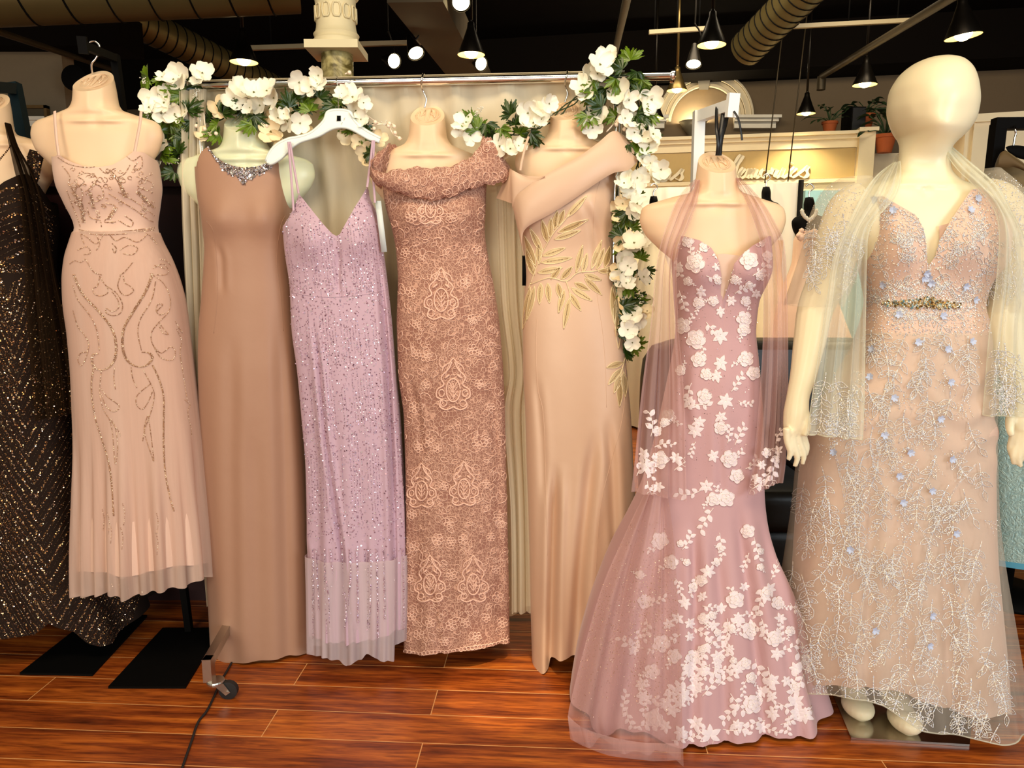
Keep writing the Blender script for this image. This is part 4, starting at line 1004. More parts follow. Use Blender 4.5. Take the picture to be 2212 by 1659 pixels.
# ---- scrolls on the peach gown
class Two(Stitch):
    def bead(s, x, y, r, off=.0015):
        s.t = T_1o if y > 505 else T_1; Stitch.bead(s, x, y, r*1.5, off)
T_1o = bvh(ov1)
st = Two(T_1)
big = [[(475,100),(530,220),(640,340),(720,450),(745,560),(735,640),(700,690),(650,710),(605,690),(590,640),(600,610),(625,605)],
       [(975,95),(930,210),(850,340),(795,440),(785,540),(800,620),(840,670),(900,690),(950,670),(975,630),(955,600),(915,595)]]
thin = [[(470,170),(500,260),(570,350),(620,450),(637,580)], [(995,140),(970,260),(900,380),(883,470),(905,580)], [(550,0),(600,80),(650,100)], [(850,20),(800,80),(770,100)],
        [(640,110),(625,170),(595,190),(610,225),(650,235),(690,215),(690,185),(665,150),(640,110)], [(770,110),(755,170),(780,220),(820,230),(855,200),(830,170),(800,150),(790,110)],
        [(690,175),(750,220),(785,290),(770,345),(720,360),(680,340),(685,315),(720,335),(760,310),(755,260),(720,210)],
        [(960,90),(1040,150),(1085,240),(1080,330),(1010,410),(970,470),(975,540),(1030,600),(1090,560),(1120,590),(1100,645),(1030,630),(985,560)],
        [(1005,330),(1040,290),(1010,290),(998,325),(1020,355),(1055,345)], [(1020,410),(1050,450),(1075,480),(1040,470),(1020,430)],
        [(470,330),(500,430),(540,480),(570,540),(560,590),(520,600),(500,640),(520,680),(545,650),(565,590)],
        [(600,690),(585,790),(590,900),(610,1020),(650,1150),(690,1280),(710,1420),(725,1640)], [(975,680),(1020,780),(1045,890),(1045,1040),(1045,1200),(1060,1400),(1110,1610)],
        [(650,830),(690,880),(765,940),(730,975),(680,940),(650,860)], [(960,800),(880,870),(875,930),(910,960),(945,920),(975,850)],
        [(650,720),(640,850),(660,950),(700,1020),(760,1100),(770,1130)], [(700,1020),(720,1100),(740,1310),(755,1200),(740,1080),(710,1020)],
        [(920,715),(980,830),(985,900),(960,1000),(930,1080),(915,1160)], [(945,1000),(925,1100),(970,1250),(985,1290),(970,1150),(950,1000)],
        [(735,690),(730,760),(740,830)], [(840,690),(850,760),(875,820)], [(1130,450),(1160,520),(1150,600),(1165,700),(1180,800),(1200,920)], [(1120,400),(1165,470),(1140,440)],
        [(450,30),(480,10),(520,20),(545,0)], [(980,60),(1040,30),(1075,70),(1060,100),(1000,100)], [(990,40),(1050,60)],
        [(1020,0),(1060,10),(1090,40)], [(1180,900),(1215,930),(1200,980),(1220,1080),(1225,1130)]]
for L in big:
    p = cr(c6(L), 8)
    for o in (-2.0, 2.0): st.chain([(x+o, y) for x, y in p], 2.0, .0011, False)
    for x, y in resample(p, 2.6): st.bead(x, y, .0012)
for L in thin: st.chain(c6(L), 2.1, .00115)
for L in thin[11:13]: st.chain([(x+1.6,y) for x,y in c6(L)], 2.3, .0013)
bod = [[(375,1010),(440,1050),(520,1070),(600,1070),(690,1040),(770,990),(850,960)], [(510,1470),(600,1485),(700,1485),(850,1475),(985,1455)], [(515,1487),(620,1502),(720,1502),(860,1492),(985,1472)],
       [(515,1478),(620,1494),(720,1494),(860,1484),(985,1463)], [(400,1060),(450,1130),(440,1180),(490,1200),(540,1160),(500,1130),(560,1110),(620,1140),(600,1190)], [(640,1080),(680,1110),(740,1080),(720,1140),(790,1120),(830,1060)],
       [(800,990),(850,1030),(900,1000),(905,1070),(850,1090),(880,1040)], [(480,1240),(500,1180),(530,1240),(510,1320),(480,1290)], [(560,1220),(600,1180),(650,1200),(660,1260),(610,1290),(580,1250)],
       [(680,1300),(740,1320),(700,1380),(670,1420),(740,1420)], [(560,1330),(580,1390),(640,1410),(650,1450)], [(800,1380),(850,1420),(830,1450),(760,1410)], [(870,1130),(930,1150),(980,1180),(940,1220),(880,1190)],
       [(700,1240),(780,1290),(860,1340),(940,1400),(980,1420)], [(760,1230),(850,1280),(950,1350),(985,1380)], [(430,1220),(460,1300),(500,1400),(515,1450)], [(450,1180),(500,1290),(530,1400)],
       [(540,1560),(520,1500),(560,1520),(620,1560),(680,1490),(740,1540),(800,1520),(880,1550),(940,1500)], [(500,1600),(560,1580),(580,1620),(540,1630)], [(770,1600),(830,1570),(880,1590),(850,1630),(790,1625)],
       [(720,1560),(745,1590),(735,1620),(720,1590)], [(620,1510),(640,1560),(620,1600)], [(890,1480),(960,1510),(1000,1560),(960,1520)]]
for L in bod: st.chain(c1(L), 2.1, .0012)
for k in range(60):
    x, y = random.uniform(138,330), random.uniform(366,480); a = random.uniform(0,6); r = random.uniform(3,8); q = random.uniform(.5,1)
    st.chain([(x+r*math.cos(a+t)*(1-t/9), y+r*math.sin(a+t)*(1-t/9)*q) for t in np.linspace(0,5,9)], 2.2, .0011)
for L in [[(470,1230),(520,1300),(535,1420)], [(700,1090),(760,1160),(800,1260)], [(880,1230),(940,1290),(985,1330)], [(580,1240),(600,1330)], [(740,1330),(700,1400)]]:
    for o in (-3,0,3): st.chain([(x+o+random.uniform(-1,1), y) for x,y in c1(L)], 3.2, .0016)
for k in range(14):                                        # trailing beads low on the skirt
    x = random.uniform(200,430); y = random.uniform(1080,1180)
    if random.random() < .5: st.chain([(x,y),(x+4,y+20),(x+2,y+45)], 3.5, .0011)
st.beads().build('beading', GOLD, g1, smooth=False, kind='stuff', label='gold beaded scrolls')

# ---- chevrons on the black gown
P0, N0, R0_ = [], [], []
st = Stitch(T_0); ss = Stitch(T_0)
ax = lambda y: np.interp(y, [560,749,827,880,914,982,1022,1154,1218,1295,1349,1400], [10,28,37,47,54,62,71,89,101,118,126,135])
k = 0; y = 640
while y < 1620:
    x0 = float(ax(min(y,1400))); q_ = float(np.interp(y,[640,800,1050],[2.4,1.5,1.])); Lf = [(x0-s_, y-1.32*q_*s_-.0016*s_*s_) for s_ in np.linspace(0,260,60)]; Rt = [(x0+s_, y-1.62*q_*s_-.002*s_*s_) for s_ in np.linspace(0,230,60)]
    for arm in (Lf, Rt):
        arm = [(a, b) for a, b in arm if -20 < a < 315 and b > 600]
        if len(arm) < 2: continue
        if k % 2 == 0: st.chain(arm, 2.6, .0010, False)
        else:
            for a, b in resample(arm, 2.1):
                for _ in range(2): ss.bead(a+random.gauss(0,1.7), b+random.gauss(0,1.5), random.uniform(.0011,.0022))
    k += 1; y += 15 if k % 2 else 15
for yy in range(572, 592, 4):
    for x in range(-20, 118, 3): ss.bead(x, yy+random.uniform(-2,2), random.uniform(.0012,.002))
for q in range(11):
    L = [(-20, 420+16*q), (20, 408+15*q), (50, 405+14*q), (80, 425+13*q), (115, 470+9*q)]
    if q % 2: st.chain(L, 2.6, .001)
    else:
        for a, b in resample(cr(L,8), 2.2):
            for _ in range(2): ss.bead(a+random.gauss(0,2.2), b+random.gauss(0,2.4), random.uniform(.0012,.0026))
st.beads().build('bead_line', BRONZE, g0, smooth=False, kind='stuff', label='thin gold bead lines')
discs(ss.p, ss.n, ss.r, .5).build('sequin_chevron', BRONZE, g0, smooth=False, kind='stuff', label='gold sequin chevrons')
ss = Stitch(T_0s)
for _ in range(220): ss.bead(random.uniform(58,98), random.uniform(322,396), random.uniform(.0012,.0028))
discs(ss.p, ss.n, ss.r, .5).build('strap_sequins', BRONZE, g0, smooth=False, kind='stuff')
ss = Stitch(T_0h)
for _ in range(900):
    y = random.triangular(640, 908, 890); ss.bead(random.uniform(70,178), y, random.uniform(.0009,.0022), .002)
discs(ss.p, ss.n, ss.r, .5).build('shawl_sequins', BRONZE, sw0, smooth=False, kind='stuff')
nk = MB()
fr = cr([P(-6,352,Y0G-.115), P(5,338,Y0G-.105), P(18,322,Y0G-.09), P(28,305,Y0G-.075)], 10); q = resample(fr, .006)
tag(octas(q, np.tile([0,-1.,0],(len(q),1)), .0035, 1).build('necklace', BRONZE, None, loc=tuple(q[0]), smooth=False), 'thin dark bead necklace on the edge form', 'necklace')

# ---- crystals at the brown gown's neckline
ss = Stitch(T_2); big_ = Stitch(T_2)
nl = [(x, y) for x, y in top2 if 445 < x < 618]
def nly(x): return np.interp(x, [p[0] for p in nl], [p[1] for p in nl])
for x in np.arange(448, 616, 2.4):
    w = 10 + 14*math.exp(-((x-528)/60)**2) + 3*math.sin(x*.28) + 13*math.exp(-((x-528)/8)**2)
    sx = (-1 if x < 528 else 1)*.5*math.exp(-((x-(455 if x<528 else 608))/22)**2)
    for t in np.arange(1.5, w, 3.0):
        big_.bead(x+sx*-t*1.0+random.uniform(-1,1), nly(x)+t+random.uniform(-1,1), random.uniform(.0017,.0034), .002)
discs(big_.p, big_.n, np.array(big_.r)*1.1, .5, 7).build('jewelled_neckline', CRYST, g2, smooth=False, kind='stuff', label='sparkling crystal neckline band')
octas(np.array(big_.p)[::2]+np.array([0,-.002,0]), np.array(big_.n)[::2], np.array(big_.r)[::2]*.9, .8).build('crystal_stones', CRYST, g2, smooth=False, kind='stuff')

# ---- sequins on the lilac gown
ss = Stitch(T_3); col = Stitch(T_3)
cxl = lambda y: float(np.interp(y, [r[0] for r in R3], [r[1] for r in R3])); cxr = lambda y: float(np.interp(y, [r[0] for r in R3], [r[2] for r in R3]))
for _ in range(5200):
    y = random.uniform(405, 1215); dens = .45 + .55*max(math.exp(-((y-b)/38)**2) for b in (450,650,770,930,1130))
    if y > 1170: dens *= .6
    if random.random() < dens: ss.bead(random.uniform(cxl(y)-4, cxr(y)+4), y+random.uniform(-6,6), random.uniform(.0011,.0026))
for i in range(34):
    u = (i+.5)/34
    for a, b in ((500,640),(690,770),(820,930),(960,1100)):
        a += random.uniform(-25,25); b += random.uniform(-25,25)
        if random.random() < .2: continue
        for y in np.arange(a, b, 3.1): col.bead(cxl(y)+u*(cxr(y)-cxl(y))+random.uniform(-.5,.5), y, random.uniform(.0011,.0016))
for i in range(15):
    u = (i+.5)/15 + random.uniform(-.02,.02); e = random.uniform(1290,1390)
    for y in np.arange(1185, e, 2.4):
        for _ in range(2): col.bead(cxl(y)+u*(cxr(y)-cxl(y))+random.uniform(-1.2,1.2), y, random.uniform(.0012,.002), .009)
discs(ss.p, ss.n, ss.r, .55).build('sequins', LSEQ, g3, smooth=False, kind='stuff')
discs(col.p, col.n, col.r, .45).build('sequin_streaks', LSEQ, g3, smooth=False, kind='stuff')
tt = Stitch(T_3); tt.line([(630,631),(680,640),(740,641),(800,634),(838,624)], .0009, off=.0006); tt.cord.build('waist_seam', M_LILAC, g3)

# ---- guipure cords on the rose lace gown
def circ(x, y, rx, ry=None, n=12, a0=0): 
    ry = ry or rx; return [(x+rx*math.cos(t+a0), y+ry*math.sin(t+a0)) for t in np.linspace(0,2*PI,n,endpoint=False)]
def floret(S_, x, y, r, k=5, cr_=.0011, a0=0):
    for i in range(k):
        a = a0+2*PI*i/k; S_.line(circ(x+r*.62*math.cos(a), y+r*.62*math.sin(a), r*.36, n=8), cr_*1.25, closed=True, step=2.2, n=4)
    S_.line(circ(x, y, r*.2, n=6), cr_, closed=True, step=2, n=4)
def medal(S_, x, y, s):
    S_.line(circ(x, y, 15*s, 25*s), .0026, closed=True, n=5)
    for m in (-1, 1):
        S_.line([(x+m*3*s,y-62*s),(x+m*10*s,y-46*s),(x+m*26*s,y-28*s),(x+m*20*s,y-12*s),(x+m*34*s,y-2*s),(x+m*36*s,y+14*s),(x+m*26*s,y+20*s),(x+m*30*s,y+34*s),(x+m*16*s,y+42*s),(x,y+36*s)], .0027)
        S_.line(circ(x+m*21*s, y+28*s, 7*s), .002, closed=True); S_.line(circ(x+m*25*s, y+6*s, 6*s, 8*s), .002, closed=True)
        S_.line([(x,y-70*s),(x+m*8*s,y-60*s),(x+m*20*s,y-52*s),(x+m*24*s,y-40*s)], .0022)
        S_.line([(x+m*4*s,y-66*s),(x+m*14*s,y-44*s),(x+m*16*s,y-30*s)], .0016)
        for t in (-12,-2,8): S_.line([(x,y+(t+8)*s),(x+m*9*s,y+(t-6)*s)], .0016)
        S_.line([(x+m*8*s,y-34*s),(x+m*18*s,y-26*s)], .003)
    S_.line([(x,y+18*s),(x,y-16*s)], .0018)
lc = Stitch(T_4)
for x, y, s in ((930,452,.75),(953,648,1.),(979,843,1.),(911,1060,.85),(1002,1056,.85),(929,1262,.9),(1022,1262,.9)): medal(lc, x, y, s)
for x, y in ((888,470),(975,470),(875,545),(1030,540),(888,630),(1005,612),(900,700),(1020,690),(900,765),(920,770),(1020,755),(1035,762),(920,830),(1035,830),(895,880),(1060,880),(925,955),(945,968),(1030,960),(1050,955),(905,968),(960,1050),(1050,1045),(890,1110),(970,1130),(1075,1120),(945,1165),(975,1170),(1000,1165),(1060,1160),(895,1180),(975,1240),(885,1250),(1070,1230),(1075,1290),(890,1330),(930,1345),(975,1350),(1005,1345),(1050,1335),(1085,1345),(905,1370),(960,1385),(1030,1375)):
    floret(lc, x, y, random.uniform(9,13), random.choice((5,6)), .0013, random.uniform(0,1))
def bx(y): return float(np.interp(y,[r[0] for r in R4],[r[1] for r in R4])), float(np.interp(y,[r[0] for r in R4],[r[2] for r in R4]))
for k in range(620):
    y = random.uniform(420,1395); l, r_ = bx(y); x = random.uniform(l-2, r_+2); q = random.random(); s = random.uniform(6,12); a = random.uniform(0,6.28)
    if q < .35: lc.line(circ(x,y,s*.6,s*.8,a0=a,n=8), .0010, closed=True, step=3, n=4)
    elif q < .7: lc.line([(x,y),(x+s*math.cos(a),y+s*math.sin(a)),(x+s*1.6*math.cos(a+.9),y+s*1.6*math.sin(a+.9)),(x+s*2.1*math.cos(a+1.6),y+s*2.1*math.sin(a+1.6))], .0013, step=3, n=4)
    else: lc.line(leafpts(x,y,a,s*2,s*.5), .0012, closed=True, step=3, n=4)
for i, x in enumerate(np.arange(868, 1112, 8)):
    yb = float(np.interp(x,[875,905,935,965,1000,1060,1102],[1410,1416,1411,1412,1405,1397,1386])); lc.line(circ(x, yb-3, 5, 4, n=8), .0016, closed=True, step=2, n=4)
lc.cord.build('lace_cords', M_LACET, g4)
lc = Stitch(T_4c)
for k in range(90):
    x = random.uniform(805,1098); y = random.uniform(300,430); s = random.uniform(6,11); a = random.uniform(0,6.28)
    if k % 3: lc.line(circ(x,y,s*.7,s*.9,a0=a,n=8), .0013, closed=True, step=3, n=4)
    else: lc.line(leafpts(x,y,a,s*2,s*.5), .0013, closed=True, step=3, n=4)
lc.cord.build('collar_cords', M_LACET, g4)
lc = Stitch(T_4t)
for k in range(50):
    x = random.uniform(948,1062); y = random.uniform(1398,1470); s = random.uniform(5,8); lc.line(circ(x,y,s*.7,s,n=8), .0013, closed=True, step=3, n=4)
lc.cord.build('train_cords', M_LACET, g4)

# ---- gold leaves on the champagne gown
st = Stitch(T_5); bd = Stitch(T_5)
def r1(x, y): return x/2.765+1060, y/2.765+300
stems = [[(240,860),(300,700),(370,570),(430,500),(470,450)], [(235,870),(350,830),(450,850),(520,800),(620,790),(720,760)], [(450,850),(470,910),(480,960)], [(240,860),(225,900)], [(720,760),(738,880),(760,1000),(775,1120)], [(806,1290),(790,1350),(772,1430)]]
for L in stems: st.line([r1(*p) for p in L], .0016)
leaves = [((450,470),(575,340)),((400,560),(585,480)),((380,600),(540,545)),((310,700),(450,650)),((300,740),(490,710)),((280,800),(430,770)),((400,520),(440,420)),((380,540),(398,425)),((355,590),(360,470)),((340,620),(305,480)),((310,680),(232,530)),((270,760),(200,575)),((250,800),(212,650)),((262,815),(225,720)),((290,750),(285,620)),
          ((510,800),(550,630)),((550,800),(575,680)),((600,780),(665,600)),((630,780),(678,650)),((680,770),(712,640)),((560,810),(662,845)),((560,830),(664,935)),((480,890),(608,970)),((470,920),(540,1030)),((470,950),(435,1140)),((440,900),(404,1045)),((340,860),(352,985)),((300,860),(292,990)),((262,880),(218,1085)),((238,885),(193,1140)),((420,840),(490,760)),((360,840),(420,760)),((640,790),(720,790)),((500,860),(590,905)),((400,860),(420,960)),
          ((725,880),(738,1110)),((745,960),(752,1150)),((760,1000),(762,1255)),((772,1060),(795,1200)),((735,850),(770,990)),((700,770),(722,850)),
          ((790,1335),(688,1368)),((782,1370),(700,1470)),((778,1400),(735,1520)),((772,1430),(768,1605)),((792,1390),(802,1545)),((800,1330),(812,1440))]
for A, B in leaves:
    A = np.array(r1(*A)); B = np.array(r1(*B)); d = B-A; L = np.linalg.norm(d); a = math.atan2(d[1], d[0]); w = min(6.5, L*.18)
    pts = leafpts(A[0], A[1], a, L, w, 9); st.fill(pts, A+d*.5, .0022, .0012); st.line(pts + pts[:1], .0013, smooth=False, step=3, n=4)
    for t in np.linspace(.2,.85,max(3,int(L/3.2))): bd.bead(A[0]+d[0]*t+random.uniform(-.6,.6), A[1]+d[1]*t, .0012, .003)
st.patch.build('gold_leaf_embroidery', GOLDL, g5, label='gold embroidered leaves'); st.cord.build('gold_outline', GOLDO, g5); bd.beads().build('leaf_beads', GOLDB, g5, smooth=False, kind='stuff')

# ---- lace flowers on the pink gown
def rose(S_, x, y, R, k=5):
    a0 = random.uniform(0,6)
    for ring, f in ((1.0, 1.0), (.55, .6)):
        for i in range(k):
            a = a0 + 2*PI*i/k + (0 if ring == 1 else .6); cx_, cy_ = x+R*.55*ring*math.cos(a), y+R*.55*ring*math.sin(a)
            p = [(cx_+R*.44*f*math.cos(t)*(1+.12*math.cos(5*t+i)), cy_+R*.44*f*math.sin(t)*(1+.12*math.sin(4*t+i))) for t in np.linspace(0,2*PI,12,endpoint=False)]
            S_.fill(p, None, .0035 if ring == 1 else .0048, .0014 if ring == 1 else .0034); S_.line(p+p[:1], .0009 if ring == 1 else .0008, smooth=False, step=3, n=4, off=.002 if ring == 1 else .0042)
def star(S_, x, y, R, k=6):
    a0 = random.uniform(0,6)
    for i in range(k):
        a = a0+2*PI*i/k; L = R*random.uniform(.75,1.1); p = leafpts(x, y, a, L, L*.24, 6); S_.fill(p, None, .003, .0013); S_.line(p+p[:1], .0008, smooth=False, step=3, n=4)
def sprig(S_, x, y, a, L, n=4):
    bend = random.uniform(-.5,.5); pts = []; px_, py_ = x, y
    for i in range(7): pts.append((px_, py_)); px_ += L/6*math.cos(a+bend*i/3); py_ += L/6*math.sin(a+bend*i/3)
    S_.line(pts, .0011, step=3, n=4)
    for i in range(1, 7):
        q = pts[i]; s = 1 if i % 2 else -1; l = L*.28*random.uniform(.8,1.2); p = leafpts(q[0], q[1], a+bend*i/3+s*.9, l, l*.3, 6)
        S_.fill(p, None, .0028, .0013); S_.line(p+p[:1], .0007, smooth=False, step=3, n=4)
b2 = lambda x, y: (x/2.592+1340, y/2.592+480); b4 = lambda x, y: (x/2.968+1180, y/2.968+1100)
def garden(S_, roses, stars, sprigs, conv, sc):
    for x, y, R in roses: 
        if random.random() < .8: sprig(S_, *conv(x,y), random.uniform(0,6.28), R/sc*1.7)
        rose(S_, *conv(x,y), R/sc)
    for x, y, R in stars: star(S_, *conv(x,y), R/sc)
    for x, y, a, L in sprigs: sprig(S_, *conv(x,y), a, L/sc)
lf = Stitch(T_6)
garden(lf, [(420,230,55),(720,215,52),(350,580,46),(425,655,56),(690,540,44),(690,600,38),(700,765,45),(742,845,40),(440,770,44),(480,850,34),(470,975,44),(270,1090,44),(560,1150,40),(610,1325,50),(650,1420,42),(590,1545,50),(520,1550,40),(380,110,34),(470,140,30),(780,110,32),(820,190,30),(545,325,24),(720,350,22),(640,320,26),(440,450,34),(520,440,30),(700,440,30),(380,330,26),(215,890,44),(340,830,30),(780,300,28)],
       [(560,640,48),(560,790,52),(590,1000,50),(420,1170,54),(560,1090,40),(440,1120,40),(520,1310,40),(480,1480,44),(310,130,34),(330,250,34),(450,390,36),(620,440,34),(760,400,34),(540,250,30),(660,330,30),(560,500,36),(540,860,40),(380,1000,36)],
       [(300,100,1.3,90),(320,200,1.6,100),(480,300,.4,120),(560,340,-.6,100),(640,400,-.7,110),(480,560,.9,110),(400,900,2.0,130),(360,1040,-.4,130),(620,950,-1.0,110),(640,1250,-1.2,120),(520,1600,2.2,140),(450,1500,2.6,130),(700,1380,-.4,90),(740,300,-.6,110),(560,120,2.2,80),(330,380,1.2,110),(600,1240,-1.4,90),(660,1000,.6,80),(420,1230,2.0,80)], b2, 2.592)
garden(lf, [(730,200,58),(800,340,48),(630,590,50),(1290,140,46),(1210,580,58),(740,860,58),(820,940,48),(940,950,52),(1300,790,50),(1460,830,52),(680,1040,52),(690,1340,60),(1320,1250,62),(1480,600,44),(1270,990,42),(1010,700,38),(1120,250,24),(1370,270,24),(1090,340,26),(860,220,24),(900,340,24),(940,500,34),(1370,370,24),(1200,970,24),(1060,680,30),(1095,790,26),(1190,770,26),(1560,780,34),(1310,1080,36),(1120,950,26),(1000,900,30),(600,420,30)],
       [(890,600,50),(1040,400,52),(1430,510,52),(840,700,48),(920,730,42),(1090,980,44),(960,1370,62),(1050,1450,74),(1450,1310,52),(1600,1230,62),(1660,1320,72),(1400,560,44),(1450,1100,54),(880,1200,54),(760,1390,50),(620,1200,44),(560,900,40),(1540,1100,40),(1270,500,36),(1000,560,40),(1500,700,40),(860,1430,50),(1220,1380,44),(1380,1400,50)],
       [(870,260,-.8,120),(1110,150,1.4,130),(1140,280,2.2,110),(1330,180,1.3,140),(1300,280,1.8,110),(960,430,1.8,120),(820,440,.8,110),(1160,700,1.4,140),(1230,660,1.2,130),(860,800,2.4,120),(900,1060,2.0,150),(1000,1200,-.9,150),(1100,1130,-.8,150),(1180,1180,1.0,160),(1240,1250,2.4,150),(1340,960,1.4,160),(1420,1010,1.3,170),(1600,900,1.0,160),(1650,1050,1.9,170),(1560,1160,-1.0,150),(1480,1240,.4,150),(1200,1360,.9,120),(1130,1410,.2,150),(900,1480,-.3,130),(1360,1380,.4,140),(1500,1380,-.3,140),(1700,1260,2.0,100),(640,700,1.3,130),(600,760,1.7,120),(660,1180,1.7,130),(580,1250,-.6,130),(780,1130,1.2,130),(820,1270,-1.2,130),(560,1400,-.3,150),(800,1480,.1,130),(1380,700,1.2,120),(1560,600,1.0,110),(1440,450,-1.2,110),(1000,620,.2,110)], b4, 2.968)
for _ in range(60):
    y = random.triangular(1230,1590,1520); x = random.uniform(1340,1470) if random.random() < .25 else random.uniform(1470, 1660+(y-1230)*.28)
    q = random.random()
    if q < .6: sprig(lf, x, y, random.uniform(0,6.28), random.uniform(34,56))
    elif q < .85: star(lf, x, y, random.uniform(12,19))
    else: rose(lf, x, y, random.uniform(9,13))
lf.patch.build('lace_applique', THREAD, g6, label='white floral lace'); lf.cord.build('lace_outline', THREAD2, g6)
bd = Stitch(T_6)
for _ in range(420):
    y = random.uniform(520,1050); bd.bead(random.uniform(1452,1645), y, random.uniform(.0008,.0014), .0055)
bd.beads().build('crystal_dots', CRYST, g6, smooth=False, kind='stuff')
gl = Stitch(T_6t)
for _ in range(2600):
    y = random.triangular(1090,1560,1330); gl.bead(random.uniform(1240,1470), y, random.uniform(.0006,.0013), .001)
discs(gl.p, gl.n, gl.r, .5, 5).build('glitter', GOLD, g6, smooth=False, kind='stuff', label='gold glitter specks')
for T_, fl_, nm in ((T_6l, [[(220,1330,52),(205,1170,30),(250,1120,26)], [(150,1370,56),(210,1480,40),(130,1300,40),(310,1320,40)], [(170,1200,-1.3,140),(190,1260,-.5,110),(150,1450,1.4,120),(300,1390,-.7,120),(110,1340,.6,110),(90,1420,-1.2,120)]], 'l'),
                (T_6r, [[(820,1290,30),(870,1330,26)], [(790,1360,36),(760,1440,34),(880,1280,34)], [(880,1300,1.9,150),(840,1400,2.3,140),(760,1480,-.2,120),(720,1400,.8,100),(870,1240,-1.4,110)]], 'r')):
    s = Stitch(T_); garden(s, *fl_, b2, 2.592); s.patch.build('lace_applique', THREAD, sw6, label='white floral lace'); s.cord.build('lace_outline', THREAD2, sw6)

# ---- beaded leaves on the silver gown
def vine(S_, x, y, a, L, n, lw=10, step=2.6, r=.0015, off=.0015):
    bend = random.uniform(-.35,.35); pts = []; q = (x, y)
    for i in range(n+1): pts.append(q); q = (q[0]+L/n*math.cos(a+bend*i/n*2), q[1]+L/n*math.sin(a+bend*i/n*2))
    S_.chain(pts, step, r*1.35)
    for i in range(1, n+1):
        aa = a+bend*i/n*2
        for s in ((-1, 1) if i < n else (0,)):
            l = lw*2.1*random.uniform(.85,1.15); p = leafpts(pts[i][0], pts[i][1], aa+s*.95, l, l*.22, 7); S_.line(p+p[:1], .0009, smooth=False, step=3, n=4)
            for t in (.3,.5,.7): S_.bead(pts[i][0]+l*t*math.cos(aa+s*.95)+random.uniform(-1,1), pts[i][1]+l*t*math.sin(aa+s*.95)+random.uniform(-1,1), r*1.05)
            S_.chain(p, 3.0, r*.95, False)
def spray(S_, x, y, a, L, r=.0016):
    for b in (-.5,-.2,.1,.4):
        for t in np.linspace(.2,1,int(L/4)):
            xx, yy = x+L*t*math.cos(a+b*t), y+L*t*math.sin(a+b*t)
            S_.bead(xx+random.gauss(0,1.2), yy+random.gauss(0,1.2), r*random.uniform(.7,1.3))
random.seed(21)
bo = Stitch(T_7)
for _ in range(4200):                                      # crusted bodice
    y = random.uniform(410,725); w = 1.0 if y < 500 or y > 615 else .55
    if random.random() < w: bo.bead(random.uniform(1866,2160), y, random.uniform(.001,.0023))
for _ in range(52):
    vine(bo, random.uniform(1875,2140), random.uniform(450,690), random.uniform(0,6.28), random.uniform(30,60), 3, 9, 2.6, .0012)
for _ in range(26): spray(bo, random.uniform(1880,2120), random.uniform(600,720), random.uniform(0,6.28), random.uniform(25,45))
for x0, y0, x1, y1 in ((1906,425,1995,490),(1995,490,2005,575),(2007,575,2030,515),(2030,515,2100,410)):
    for t in np.linspace(0,1,26): bo.bead(x0+(x1-x0)*t+random.uniform(-2,2), y0+(y1-y0)*t+random.uniform(2,8), random.uniform(.0014,.0022))
bo.beads().build('bodice_beading', SSEQ, g7, smooth=False, kind='stuff'); bo.cord.build('bodice_leaf_outline', SOUT, g7)
sk = Stitch(T_7o)
ys = 716
row = 0
while ys < 1590:
    l = float(np.interp(ys,[700,820,940,1100,1300,1500],[1868,1815,1755,1725,1706,1712])); r_ = float(np.interp(ys,[700,820,1100,1300,1500,1600],[2112,2120,2128,2150,2176,2186]))
    for x in np.arange(l+10+(row%2)*20, r_-4, 42):
        xx, yy = x+random.uniform(-12,12), ys+random.uniform(-14,14)
        q = random.random()
        if q < .72: vine(sk, xx, yy, PI/2+random.uniform(-.55,.55), random.uniform(46,78), random.choice((3,4)), 11.5)
        else: spray(sk, xx, yy, PI/2+random.uniform(-1.1,1.1), random.uniform(35,60))
        if q > .85: sk.chain([(xx,yy),(xx+random.uniform(-30,30),yy-25),(xx+random.uniform(-45,45),yy-50)], 2.4, .0013)
    ys += 41; row += 1
for L in ([(1800,960),(1820,1050),(1835,1150),(1850,1240)], [(1880,960),(1900,1040),(1960,1100),(2010,1180)], [(2110,1000),(2060,1060),(2010,1160),(1990,1300)], [(1780,1250),(1850,1280),(1890,1200)], [(1990,1250),(1985,1350),(1960,1450),(1900,1490)], [(2130,1220),(2090,1300),(2060,1430),(2060,1560)], [(1890,1180),(1865,1290),(1850,1400)]):
    for o in (-1.5,1.5): sk.chain([(x+o,y) for x,y in L], 2.6, .0013)
sk.beads().build('leaf_beading', SSEQ, g7, smooth=False, kind='stuff'); sk.cord.build('leaf_outline', SOUT, g7)
for T_, box in ((slv[0], (1720,1880,395,640)), (slv[1], (2112,2212,372,660))):
    s = Stitch(T_)
    for _ in range(600): s.bead(random.uniform(box[0],box[1]), random.triangular(box[2],box[3]-120,box[2]+20), random.uniform(.0009,.0018))
    for _ in range(15): vine(s, random.uniform(box[0],box[1]), random.uniform(box[2]+40,box[3]-60), PI/2+random.uniform(-.5,.5), random.uniform(45,80), 4, 10)
    s.beads().build('sleeve_beading', SSEQ, g7, smooth=False, kind='stuff'); s.cord.build('sleeve_leaf_outline', SOUT, g7)
